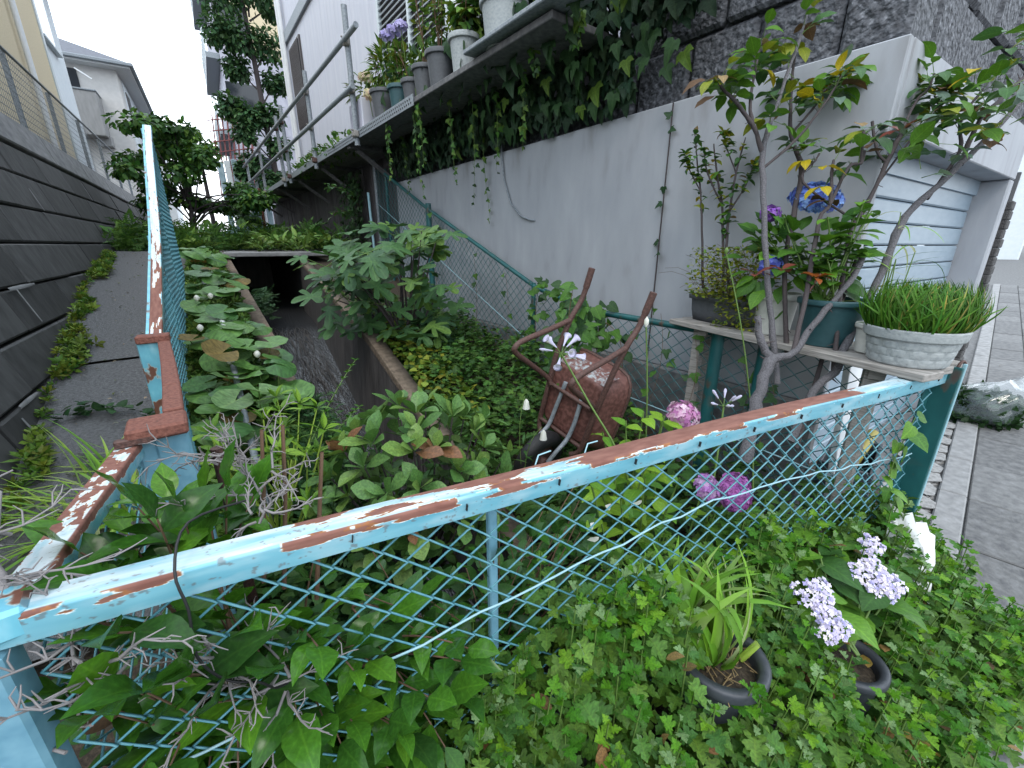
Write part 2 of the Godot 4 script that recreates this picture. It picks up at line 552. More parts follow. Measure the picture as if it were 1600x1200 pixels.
	mat("frame", lin(0.06, 0.05, 0.05), 0.4)
	mat("lightframe", lin(0.45, 0.5, 0.52), 0.4)
	mat("red_lattice", lin(0.22, 0.07, 0.07), 0.7)
	mat("black", lin(0.008, 0.008, 0.009), 0.6)
	var w := mat("water", lin(0.03, 0.031, 0.033), 0.08)
	w.heightmap_enabled = true
	w.heightmap_scale = 0.6
	w.heightmap_texture = nt(0.03, [], 47, 512, 3, true)
	w.uv1_triplanar = true
	w.uv1_world_triplanar = true
	w.uv1_scale = V(2.2, 1, 0.7)
	surf("matted", nt(0.05, [lin(0.025, 0.021, 0.018), lin(0.05, 0.043, 0.039), lin(0.09, 0.08, 0.074)], 48), V(7, 7, 0.8), 0.45, 1.5)
	# coated and painted metal
	surf("post_blue", nt(0.015, [lin(0.1, 0.24, 0.33), lin(0.14, 0.3, 0.39), lin(0.18, 0.35, 0.44)], 49), V(3, 3, 3), 0.45)
	surf("rust", nt(0.03, [lin(0.085, 0.03, 0.022), lin(0.165, 0.06, 0.042), lin(0.22, 0.09, 0.065)], 50, 512, 5), V(4, 4, 4), 0.85, 0.15, fine)
	surf("dark_rust", nt(0.03, [lin(0.03, 0.016, 0.014), lin(0.075, 0.035, 0.028), lin(0.14, 0.07, 0.055)], 51, 512, 5), V(5, 5, 5), 0.65, 0.15, fine)
	var pr := [[0.0, lin(0.1, 0.036, 0.022)], [0.3, lin(0.13, 0.05, 0.03)], [0.36, lin(0.3, 0.42, 0.43)], [0.39, lin(0.11, 0.34, 0.44)], [0.7, lin(0.14, 0.42, 0.52)], [1.0, lin(0.3, 0.55, 0.63)]]
	surf("blue_paint", nt(0.01, pr, 52, 512, 5), V(1.7, 0.9, 1.7), 0.42)
	var pg := [[0.0, lin(0.08, 0.035, 0.025)], [0.2, lin(0.06, 0.07, 0.06)], [0.24, lin(0.008, 0.07, 0.075)], [1.0, lin(0.018, 0.115, 0.118)]]
	surf("green_paint", nt(0.012, pg, 53, 512, 5), V(1.5, 0.8, 1.5), 0.45)
	surf("wire", nt(0.02, [lin(0.035, 0.15, 0.19), lin(0.07, 0.22, 0.27), lin(0.14, 0.31, 0.36)], 54), V(2, 2, 2), 0.4)
	surf("wire_green", nt(0.02, [lin(0.015, 0.09, 0.1), lin(0.03, 0.14, 0.15)], 55), V(2, 2, 2), 0.5)
	mat("tension", lin(0.25, 0.42, 0.48), 0.45)
	# plants' wood, pots
	surf("bark_gray", nt(0.05, [lin(0.03, 0.028, 0.032), lin(0.09, 0.086, 0.094), lin(0.17, 0.165, 0.175)], 56, 512, 5), V(5, 5, 5), 0.9, 1.2)
	surf("bark_dark", nt(0.05, [lin(0.018, 0.014, 0.014), lin(0.05, 0.04, 0.042), lin(0.09, 0.075, 0.075)], 57), V(8, 8, 8), 0.85, 0.6)
	mat("dead_twig", lin(0.2, 0.185, 0.185), 0.9)
	mat("brown_twig", lin(0.13, 0.075, 0.045), 0.8)
	mat("stem", lin(0.09, 0.16, 0.03), 0.6)
	mat("red_stem", lin(0.16, 0.06, 0.05), 0.6)
	surf("plank", nt(0.03, [lin(0.13, 0.12, 0.11), lin(0.25, 0.235, 0.22), lin(0.33, 0.31, 0.29)], 58), V(1.5, 6, 0.5), 0.85, 0.3)
	surf("pot_dark", nt(0.02, [lin(0.025, 0.03, 0.038), lin(0.045, 0.05, 0.06)], 59), V(4, 4, 4), 0.5)
	surf("pot_gray", nt(0.02, [lin(0.055, 0.06, 0.068), lin(0.09, 0.095, 0.105)], 60), V(3, 3, 3), 0.55)
	surf("pot_green", nt(0.02, [lin(0.014, 0.055, 0.065), lin(0.025, 0.08, 0.09)], 61), V(3, 3, 3), 0.5)
	surf("pot_white", nt(0.02, [lin(0.4, 0.41, 0.38), lin(0.55, 0.55, 0.51)], 62), V(3, 3, 3), 0.6)
	surf("pot_pale", nt(0.03, [lin(0.2, 0.225, 0.235), lin(0.3, 0.325, 0.33), lin(0.36, 0.38, 0.38)], 63), V(3, 3, 3), 0.7, 0.15, fine)

func setting() -> void:
	# ground sheet: terraces, banks, the channel's trough
	var xs := [-90, -40, -15, -6, -2.6, -1.85, -1.8, -1.4, -1.1, -0.8, -0.5, -0.2, 0.05, 0.12, 0.2, 1.14, 1.22, 1.3, 1.5, 1.8, 2.1, 2.5, 3.4, 3.45, 8, 20, 50, 90]
	var zs := [-140, -70, -35, -20, -14, -12.6, -12.5, -11, -9.5, -8.5, -7.65, -7.6, -7.1, -6.5, -5.8, -5.0, -4.2, -3.4, -2.7, -2.1, -1.5, -1.0, -0.75, -0.5, -0.3, 0, 0.4, 1, 3, 10, 40, 90]
	var rows := []
	for z in range(zs.size() - 1, -1, -1):
		var row := PackedVector3Array()
		for x in xs:
			var zz: float = zs[z]
			var y := bank(x, zz) - 0.05 + 0.03 * sin(x * 3.1 + zz * 2.3)
			if x < -1.82 and zz < -1.0:
				y = 2.5
			elif x > 3.42 and zz < -8.0:
				y = 2.5
			elif x > 3.4:
				y = -0.25
			if x > 0.15 and x < 1.2 and zz > -12.55:
				y = minf(y, bed(zz) - 0.25)
			if zz > -0.35:
				y = -0.2 + minf(0.0, 0.0)
			if zz < -0.35 and zz > -0.6:
				y = minf(y, 0.02)
			row.append(V(x, y, zz))
		rows.append(row)
	var b := MB.new()
	b.grid(rows)
	struct("ground", b, M.soil)
	# stepped concrete path between the retaining wall and the fence
	var i := 0
	for seg in [[-1.6, -2.55], [-2.56, -3.9], [-3.91, -5.6], [-5.61, -8.2]]:
		b = MB.new()
		var r2 := []
		for k in 7:
			var z: float = lerpf(seg[0], seg[1], k / 6.0)
			var h: float = lerps(-z, [[1.6, 0.4], [2.7, 0.6], [3.3, 0.72], [5.7, 1.21], [8.1, 1.53]]) - 0.012 * (i % 2)
			var rr := PackedVector3Array()
			for q in 6:
				rr.append(V(lerpf(-1.35, -0.3, q / 5.0), h + 0.006 * sin(q * 1.9 + z * 3.0), z))
			rr.append(V(-0.3, h - 0.25, z))
			r2.append(rr)
		b.grid(r2)
		struct("path", b, M.path)
		i += 1
	# the channel: water, weir chute of matted stalks under running water
	b = MB.new()
	rows = []
	for k in 49:
		var z := lerpf(-0.5, -12.4, k / 48.0)
		var rr := PackedVector3Array()
		for q in 14:
			var x := lerpf(0.1, 1.25, q / 13.0)
			var rough := 0.0
			if z < -3.2 and z > -6.5:
				rough = 0.016 * sin(x * 43.0 + 2.0 * sin(z * 5.0)) * (0.6 + 0.4 * sin(z * 9.0 + x * 7.0))
			rr.append(V(x, bed(z) + rough, z))
		rows.append(rr)
	b.grid(rows)
	struct("water", b, M.water)
	rng.seed = 77
	var st := MB.new()
	for k in 420:
		var z := R(-6.4, -3.1)
		var x := R(0.3, 0.86)
		var l := R(0.25, 0.6)
		var d := R(-0.09, 0.09)
		st.tube([V(x, bed(z) + R(0.0, 0.03), z), V(x + d * 0.5, bed(z + l * 0.5) + R(0.015, 0.06), z + l * 0.5), V(x + d, bed(z + l) + R(-0.01, 0.03), z + l)], [0.002, 0.004, 0.001], 4, false)
	var dm := struct("weir_debris", st, M.matted)
	dm.set_meta("kind", "stuff")
	tag(dm, "matted brown stalks combed over the weir by running water", "debris")
	# channel walls and copings, the culvert slab
	for side in 2:
		var w := thing("channel_wall", ["concrete channel wall with brown coping beside the round leopard plants", "concrete channel wall with brown coping beside the fig tree"][side], "wall", V(0.2, 0, -4) if side == 0 else V(1.0, 0, -4))
		var face := MB.new()
		var cope := MB.new()
		var fr := []
		var cr := []
		for k in 25:
			var z := lerpf(-0.6, -7.6, k / 24.0)
			var c := cope_l(z) if side == 0 else cope_r(z)
			var g := 1.0 if side == 0 else -1.0
			var tilt := 0.1 * g
			var a := V(c.x - tilt * 0.0, c.y - 0.04, z)
			var lo := V(c.x + tilt * 0.6, bed(z) - 0.4, z)
			var f := PackedVector3Array([a, a.lerp(lo, 0.3), a.lerp(lo, 0.6), lo])
			if side == 1:
				f.reverse()
			fr.append(f)
			var wd := 0.13 if side == 0 else 0.1
			var cc := [V(c.x + 0.012 * g, c.y - 0.06, z), V(c.x + 0.012 * g, c.y - 0.008, z), V(c.x + 0.004 * g, c.y, z), V(c.x - wd * g, c.y, z), V(c.x - wd * g, c.y - 0.3, z)]
			if side == 0:
				cc.reverse()
			else:
				pass
			var cf := PackedVector3Array(cc)
			cr.append(cf)
		face.grid(fr)
		cope.grid(cr)
		# flip so that faces look into the channel
		part(w, "wall_face", face, M.wet_concrete)
		part(w, "coping", cope, M.brown_cope)
	var cu := thing("culvert", "concrete slab roofing the dark mouth of the culvert", "culvert", V(0.65, 1.4, -8))
	b = MB.new()
	b.bx(V(0.02, 1.44, -12.7), V(1.5, 1.5, -7.42), 0.008)
	part(cu, "slab", b, M.coping)
	b = MB.new()
	b.bx(V(0.0, 0.2, -12.6), V(1.3, 1.43, -12.45))
	part(cu, "back_wall", b, M.wet_concrete)
	for x in [0.08, 1.12]:
		b = MB.new()
		b.bx(V(x, 0.2, -12.44), V(x + 0.1, 1.435, -7.62))
		part(cu, "side_wall", b, M.wet_concrete)
	for q in [[0.07, 1.5, -7.5], [0.11, 1.5, -7.48]]:
		b = MB.new()
		b.tube([V(q[0], 1.49, q[2]), V(q[0], 1.525, q[2])], 0.008, 6)
		part(cu, "bolt", b, M.dark_rust)
	retaining_wall()
	street()
	garage()
	house()
	left_houses()
	far_buildings()

func wx(y: float) -> float: # battered face of the block wall
	return -0.75 - 0.3 * y

func retaining_wall() -> void:
	rng.seed = 5
	var t := thing("retaining_wall", "dark leaning concrete block wall with a pale coping, beside the path", "wall", V(-1.2, 0.5, -5))
	var ys := [-0.06, 0.24, 0.52, 0.8, 1.06, 1.33, 1.62, 1.92, 2.25, 2.57]
	var tilt := atan(0.3)
	var bas := Basis(Vector3.BACK, tilt) # leans the wall back
	for r in ys.size() - 1:
		var off := 0.55 if r % 2 else 0.0
		var z := -0.6 - off
		while z > -20.0:
			var ln := 1.14
			if z - ln < bankz(ys[r + 1]):
				var m: Material = M[["block", "block_b", "block_c"][rng.randi() % 3]]
				var yc: float = (ys[r] + ys[r + 1]) * 0.5
				var h: float = (ys[r + 1] - ys[r]) * sqrt(1.09)
				var b := MB.new()
				var prot := R(-0.012, 0.012)
				b.box(Transform3D(bas, V(wx(yc) - 0.14 * cos(tilt) + prot, yc - 0.14 * sin(tilt), z - ln * 0.5)), V(0.28, h - 0.016, ln - 0.014), 0.012)
				part(t, "block", b, m)
			z -= ln
	var z2 := -0.5
	while z2 > -19.5:
		var b := MB.new()
		b.box(Transform3D(Basis(Vector3.BACK, tilt), V(wx(2.77) - 0.13, 2.73, z2 - 1.0)), V(0.32, 0.37, 1.985), 0.015)
		part(t, "coping_stone", b, M.coping)
		z2 -= 2.0
	# lime run out of a few joints
	for q in [[-3.06, 0.56, 0.2, 1], [-4.22, 1.1, 0.22, 1], [-4.6, 1.33, 0.5, 0], [-3.4, 0.8, 0.28, 0], [-6.3, 1.92, 0.2, 1], [-9.5, 2.25, 0.25, 1]]:
		var mb := MB.new()
		var rows := []
		for k in 7:
			var u := k / 6.0
			var w := 0.006 + 0.006 * absf(sin(k * 2.7))
			var y: float = q[1] + (q[2] * u if q[3] == 1 else 0.0)
			var z: float = q[0] + (0.0 if q[3] == 1 else q[2] * u)
			var a := V(wx(y) + 0.016, y, z)
			rows.append(PackedVector3Array([a + (V(0, 0, w) if q[3] == 1 else V(0.3 * w, -w, 0)), a + V(0.004, 0, 0), a - (V(0, 0, w) if q[3] == 1 else V(0.3 * w, -w, 0))]))
		mb.grid(rows)
		part(t, "lime_run", mb, M.coping)
	var back := MB.new()
	back.bx(V(-2.0, -0.3, -20), V(-1.72, 2.5, -0.5))
	part(t, "backing", back, M.block)
	# railing on the coping
	var fe := thing("wall_railing", "low grey welded-wire railing on top of the dark block wall", "railing", V(-1.75, 2.9, -8))
	var k := 0
	var zz := -1.2
	var top := 3.92
	while zz > -19.5:
		var b := MB.new()
		b.bx(V(-1.79, 2.84, zz - 0.025), V(-1.74, top, zz + 0.025), 0.004)
		part(fe, "post", b, M.steel)
		zz -= 1.9
	for y in [top, 2.98]:
		var b := MB.new()
		b.tube([V(-1.735, y, -0.8), V(-1.735, y, -19.4)], 0.02 if y == top else 0.012, 6)
		part(fe, "rail", b, M.steel)
	for q in 9:
		var b := MB.new()
		b.tube([V(-1.735, 3.08 + q * 0.092, -0.8), V(-1.735, 3.08 + q * 0.092, -19.4)], 0.004, 4)
		part(fe, "wire", b, M.steel)
	var ver := MB.new()
	zz = -1.0
	while zz > -13.0:
		ver.tube([V(-1.735, 2.98, zz), V(-1.735, top, zz)], 0.0028, 3, false)
		zz -= 0.075
	part(fe, "vertical_wires", ver, M.steel).set_meta("kind", "stuff")

func bankz(y: float) -> float: # nearest z at which a block of that height still shows above the path
	return 0.0 if y > 0.3 else -0.2

func street() -> void:
	rng.seed = 8
	var b := MB.new()
	# carriageway
	var rows := []
	for s in [-9.0, -4.0, -1.2, -1.0, 2, 6, 12, 25, 60]:
		rows.append(PackedVector3Array([S(s, 14, -0.11), S(s, 5, -0.11), S(s, 1.0, -0.11), S(s, 0.55, -0.11)]))
	rows.reverse()
	b.grid(rows)
	struct("road", b, M.asphalt)
	b = MB.new()
	sbox(b, -1.32, 40, -3.0, 0.98, -0.3, -0.03)
	struct("pavement_base", b, M.slab)
	var pv := MB.new()
	sbox(pv, -8, -1.36, -0.55, 1.0, -0.4, -0.13)
	struct("verge", pv, M.asphalt)
	# paving flags, each its own piece
	var st := Node3D.new()
	st.name = "pavement"
	add_child(st)
	st.set_meta("kind", "structure")
	var s := -1.28
	var k := 0
	while s < 14.0:
		var l := 0.62 if k > 0 else 0.5
		for q in 2:
			b = MB.new()
			sbox(b, s + 0.005, s + l - 0.005, 0.006 + q * 0.3, 0.3 + q * 0.3 - 0.004, -0.1, R(-0.005, 0.004), 0.006)
			part(st, "paving_flag", b, M.slab if (k + q) % 3 else M.slab_b)
		b = MB.new()
		sbox(b, s + 0.004, s + l * 1.0 - 0.004, -0.135, -0.003, -0.1, 0.012 + R(-0.002, 0.002), 0.008)
		part(st, "kerb_stone", b, M.kerb)
		b = MB.new()
		sbox(b, s + 0.004, s + l - 0.004, 0.61, 0.97, -0.12, R(-0.012, -0.004), 0.008)
		part(st, "gutter_stone", b, M.slab_b if k % 2 else M.kerb)
		s += l
		k += 1
	# pale end stone of the kerb at the near corner, with its drilled hole
	var kb := thing("kerb_block", "smooth pale concrete kerb block at the end of the pavement", "kerb", S(-1.45, 0.25, -0.1))
	b = MB.new()
	var kx := Transform3D(Basis(Vector3.UP, 0.15), S(-1.5, 0.28, -0.055))
	b.box(kx, V(0.36, 0.15, 0.75), 0.014)
	part(kb, "block", b, M.kerb)
	b = MB.new()
	b.tube([kx * V(-0.176, -0.01, -0.06), kx * V(-0.1815, -0.01, -0.06)], 0.012, 10)
	part(kb, "drilled_hole", b, M.black)
	# crazy paving beside the gate post
	var cp := Node3D.new()
	cp.name = "stone_apron"
	add_child(cp)
	cp.set_meta("kind", "structure")
	for i in 15:
		for q in 2:
			var c := S(-1.0 + i * 0.2 + q * 0.07 + R(-0.02, 0.02), -0.2 - q * 0.13, -0.02)
			b = MB.new()
			var ring := []
			var n := 6
			for a in n:
				var w := TAU * a / n + R(-0.3, 0.3)
				ring.append(c + V(0, R(-0.002, 0.004), 0) + SD * cos(w) * R(0.1, 0.118) + SN * sin(w) * R(0.064, 0.078))
			var up := []
			for e in ring:
				up.append(e + V(0, 0.032, 0))
			b.out(up, c)
			for a in n:
				b.out([ring[a], ring[(a + 1) % n], up[(a + 1) % n], up[a]], c)
			part(cp, "stone", b, M.crazy)
	# road paint and litter
	for q in [[0.35, 0.68, 0.5, 0.07], [1.05, 0.66, 0.34, 0.06]]:
		var pl := thing("paint_patch", ["short worn white paint mark on the gutter stones", "long worn white paint mark on the gutter stones"][int(q[0] > 0.5)], "road marking", S(q[0], q[1], 0.004))
		b = MB.new()
		var c := S(q[0], q[1] + 0.1, 0.006)
		b.quad(c - SD * q[2] * 0.3 - SN * 0.04, c - SD * q[2] * 0.2 + SN * q[3], c + SD * q[2] * 0.3 + SN * q[3] * 0.8, c + SD * q[2] * 0.25 - SN * 0.03)
		part(pl, "paint", b, M.white_paint)
	# dark split-block pillar past the garage
	var pi := thing("block_pillar", "pillar of thin dark split-face blocks beside the garage", "pillar", V(5.6, 0, -1.0))
	var y := -0.05
	var r := 0
	while y < 1.9:
		b = MB.new()
		var jut := R(-0.02, 0.02)
		b.box(Transform3D(Basis(Vector3.UP, 0.05), V(5.56 + jut * 0.25, y + 0.035, -0.87 + R(-0.006, 0.006))), V(0.16, 0.073, 0.12), 0.008)
		part(pi, "block", b, M.dark_brick)
		y += 0.074
		r += 1

func garage() -> void:
	var t := thing("garage", "white rendered garage with a pale blue shutter and deep lintel", "garage", H(0.5, 0, -1))
	var b := MB.new()
	hbox(b, 0, 0.77, -5.62, 0.055, 2.45, -0.001, 0.006)
	part(t, "side_wall", b, M.plaster)
	b = MB.new()
	hbox(b, -0.03, -0.4, -5.7, 0.055, 0.768, -0.002, 0.015)
	part(t, "foundation", b, M.foundation)
	b = MB.new()
	gbox(b, 0.057, 2.1, -0.4, 2.86, 2.45, 0.0, 0.006)
	part(t, "lintel", b, M.plaster)
	b = MB.new()
	gbox(b, 2.74, -0.2, -0.41, 2.86, 2.098, -0.001, 0.012)
	part(t, "pier", b, M.plaster)
	b = MB.new()
	gbox(b, 0.058, 1.99, -0.398, 2.738, 2.098, -0.17)
	part(t, "shutter_box", b, M.shutter)
	for k in 16:
		b = MB.new()
		gbox(b, 0.058, k * 0.134 - 0.14, -0.24, 2.735, k * 0.134 - 0.013, -0.19, 0.009)
		part(t, "shutter_slat", b, M.shutter)
	b = MB.new()
	hbox(b, 0.06, -0.2, -5.6, 2.9, 2.44, -5.41)
	hbox(b, 0.06, 2.3, -5.4, 2.9, 2.44, -0.45)
	hbox(b, 2.7, -0.2, -5.4, 2.9, 2.29, -0.362)
	hbox(b, 0.06, -0.2, -5.4, 2.69, -0.15, -0.35)
	part(t, "inner_shell", b, M.foundation)
	# the cable stapled to its side
	var cab := thing("cable", "loose grey cable hanging down the white garage wall", "cable", H(-0.02, 2.3, -2.6))
	b = MB.new()
	b.tube([H(-0.015, 2.62, -2.98), H(-0.02, 2.42, -2.97), H(-0.02, 2.2, -2.93), H(-0.02, 1.98, -2.82), H(-0.025, 1.86, -2.66), H(-0.02, 1.82, -2.52), H(-0.004, 1.815, -2.47)], 0.008, 6)
	part(cab, "sheath", b, M.steel)
	# rough stone wall above it
	rng.seed = 21
	var sw := thing("stone_wall", "rough dark stone wall rising above the white garage", "wall", H(0.3, 2.5, -2))
	for r in 6:
		for k in 15:
			var z0 := -5.9 + k * 0.4 + (0.2 if r % 2 else 0.0)
			if r > 0 and z0 < -1.7:
				continue
			b = MB.new()
			hbox(b, 0.07 + R(-0.015, 0.02), 2.452 + r * 0.34, z0 + 0.008, 0.4, 2.452 + r * 0.34 + 0.325, minf(z0 + 0.392, -0.03), 0.02)
			part(sw, "stone", b, M.stone)
		for k in 8:
			b = MB.new()
			var x0 := 0.42 + k * 0.4 - (0.18 if r % 2 else 0.0)
			gbox(b, x0 + 0.006, 2.453 + r * 0.34, -0.4, x0 + 0.392, 2.453 + r * 0.34 + 0.325, -0.06 + R(-0.02, 0.015), 0.02)
			part(sw, "stone", b, M.stone)
	b = MB.new()
	hbox(b, 0.12, 2.46, -5.9, 0.38, 2.78, -0.1)
	hbox(b, 0.12, 2.782, -1.7, 0.38, 4.5, -0.1)
	part(sw, "backing", b, M.stone)

func house() -> void:
	rng.seed = 31
	# board wall under the walkway
	var t := thing("board_wall", "dark weathered vertical board wall under the steel walkway", "wall", H(0.1, 1, -9))
	var k := 0
	var z := -5.72
	while z > -16.5:
		var b := MB.new()
		hbox(b, 0.05 + R(0.0, 0.018), 0.2, z - 0.172, 0.14, 2.86, z - 0.006, 0.004)
		part(t, "board", b, M.board if rng.randf() < 0.55 else M.board_b)
		z -= 0.178
	var p := thing("downpipe", "thin grey downpipe on the board wall next to the white garage", "pipe", H(0, 1.5, -6))
	var pb := MB.new()
	pb.tube([H(-0.03, 1.3, -6.35), H(-0.03, 2.85, -6.35)], 0.03, 8)
	part(p, "pipe", pb, M.steel)
	# steel walkway
	var d := thing("walkway", "perforated steel walkway with a dark underside, carrying potted plants", "walkway", H(-0.3, 2.9, -6))
	for s in 4:
		for q in 4:
			var b := MB.new()
			var z1 := -1.6 - s * 3.6
			var x0 := -0.62 + q * 0.25
			hbox(b, x0 + 0.004, 2.885, z1 - 3.59, x0 + 0.246, 2.93, z1, 0.005)
			part(d, "plank", b, M.deck)
	for s in 3:
		var b := MB.new()
		var z1 := -3.55 - s * 4.0
		hbox(b, -0.63, 2.86, z1 - 3.98, -0.622, 2.955, z1)
		part(d, "edge_flange", b, M.steel)
	for s in range(2, 8):
		var b := MB.new()
		var z1 := -2.0 - s * 1.85
		hbox(b, -0.6, 2.83, z1 - 0.05, 0.1, 2.883, z1 + 0.05)
		part(d, "bearer", b, M.deck)
		b = MB.new()
		b.bar(H(-0.5, 2.83, z1), H(0.05, 2.45, z1), 0.05, 0.05)
		part(d, "bracket", b, M.deck)
	var near := MB.new()
	hbox(near, -0.7, 2.94, -2.5, -0.46, 2.97, -0.5, 0.006)
	part(d, "plank", near, M.steel)
	# punched holes along the edge angle
	var hole := MB.new()
	hole.tube([V(0, 0, 0), V(-0.003, 0, 0)], 0.009, 8)
	var hx := []
	for c in 60:
		for r in 2:
			hx.append(Transform3D(Basis(Vector3.UP, HA), H(-0.631, 2.89 + r * 0.035, -3.6 - c * 0.05 - r * 0.025)))
	stuff(d, "punched_holes", hole.mesh(), M.black, hx, [])
	# pipe railing
	var rl := thing("pipe_railing", "grey scaffold pipe railing along the walkway edge", "railing", H(-0.6, 2.9, -9))
	for q in [[-5.2, 1.28], [-7.3, 1.2], [-9.4, 1.2], [-10.0, 1.15], [-12.6, 1.1], [-15.2, 1.1]]:
		var b := MB.new()
		b.tube([H(-0.64, 2.78, q[0]), H(-0.64, 2.93 + q[1], q[0])], 0.033, 10)
		part(rl, "post", b, M.steel)
		for y in [3.84, 3.36, 2.9]:
			b = MB.new()
			b.box(Transform3D(Basis(Vector3.UP, HA), H(-0.665, y, q[0] + 0.03)), V(0.07, 0.07, 0.09), 0.012)
			b.tube([H(-0.665, y + 0.03, q[0] + 0.06), H(-0.73, y + 0.035, q[0] + 0.06)], 0.011, 6)
			part(rl, "clamp", b, M.dark_rust if rng.randf() < 0.4 else M.plank)
	for q in [[3.85, -4.7, -15.6], [3.36, -5.0, -15.6]]:
		var b := MB.new()
		b.tube([H(-0.695, q[0], q[1]), H(-0.695, q[0], q[2])], 0.03, 10)
		part(rl, "rail", b, M.steel)
	# the house above
	var h := thing("house", "pale lavender sided house above the walkway", "house", H(1, 2.9, -7))
	z = -0.6
	var i := 0
	while z > -13.3:
		var b := MB.new()
		hbox(b, 0.5, 2.9, z - 0.447, 0.56, 9.5, z - 0.003, 0.006)
		part(h, "siding_panel", b, M.siding)
		z -= 0.45
		i += 1
	var core := MB.new()
	hbox(core, 0.56, 2.6, -13.4, 4.5, 9.6, -0.5)
	part(h, "core", core, M.siding)
	var tr := MB.new()
	hbox(tr, 0.44, 6.5, -13.5, 0.5, 6.75, -0.5, 0.01)
	part(h, "trim_band", tr, M.steel)
	var win := MB.new()
	hbox(win, 0.46, 4.45, -12.95, 0.505, 6.3, -11.85, 0.01)
	var wf := part(h, "window", win, M.frame)
	var gl := MB.new()
	hbox(gl, 0.452, 4.52, -12.88, 0.458, 6.23, -11.92)
	part(wf, "pane", gl, M.window)
	for c in 9:
		var b := MB.new()
		hbox(b, 0.43, 4.5, -12.85 + c * 0.11, 0.45, 6.25, -12.83 + c * 0.11)
		part(wf, "bar", b, M.frame)
	for o in [[-6.9, -4.75], [-3.5, -1.4]]:
		var lv := MB.new()
		hbox(lv, 0.44, 4.02, o[0], 0.5, 4.1, o[1])
		hbox(lv, 0.44, 6.2, o[0], 0.5, 6.28, o[1])
		for q in 3:
			var zq: float = lerpf(o[0], o[1], q / 2.0)
			hbox(lv, 0.435, 4.02, zq - 0.03, 0.5, 6.28, zq + 0.03)
		var fr := part(h, "louvre_frame", lv, M.lightframe)
		for c in 26:
			var b := MB.new()
			b.box(Transform3D(Basis(Vector3.UP, HA) * Basis(Vector3.BACK, 0.7), H(0.46, 4.16 + c * 0.079, (o[0] + o[1]) * 0.5)), V(0.055, 0.012, absf(o[1] - o[0]) - 0.07))
			part(fr, "slat", b, M.bluewhite)
		var dk := MB.new()
		hbox(dk, 0.49, 4.1, o[0] + 0.03, 0.499, 6.2, o[1] - 0.03)
		part(fr, "backing", dk, M.frame)
	for o in [-4.5, -3.75]:
		var b := MB.new()
		hbox(b, 0.36, 2.95, o - 0.09, 0.5, 6.5, o + 0.09, 0.02)
		part(h, "column", b, M.white_paint)
	for o in [-13.45, -13.2]:
		var b := MB.new()
		b.tube([H(0.42, 2.95, o), H(0.42, 9.4, o)], 0.05, 8)
		part(h, "downpipe", b, M.white_paint)

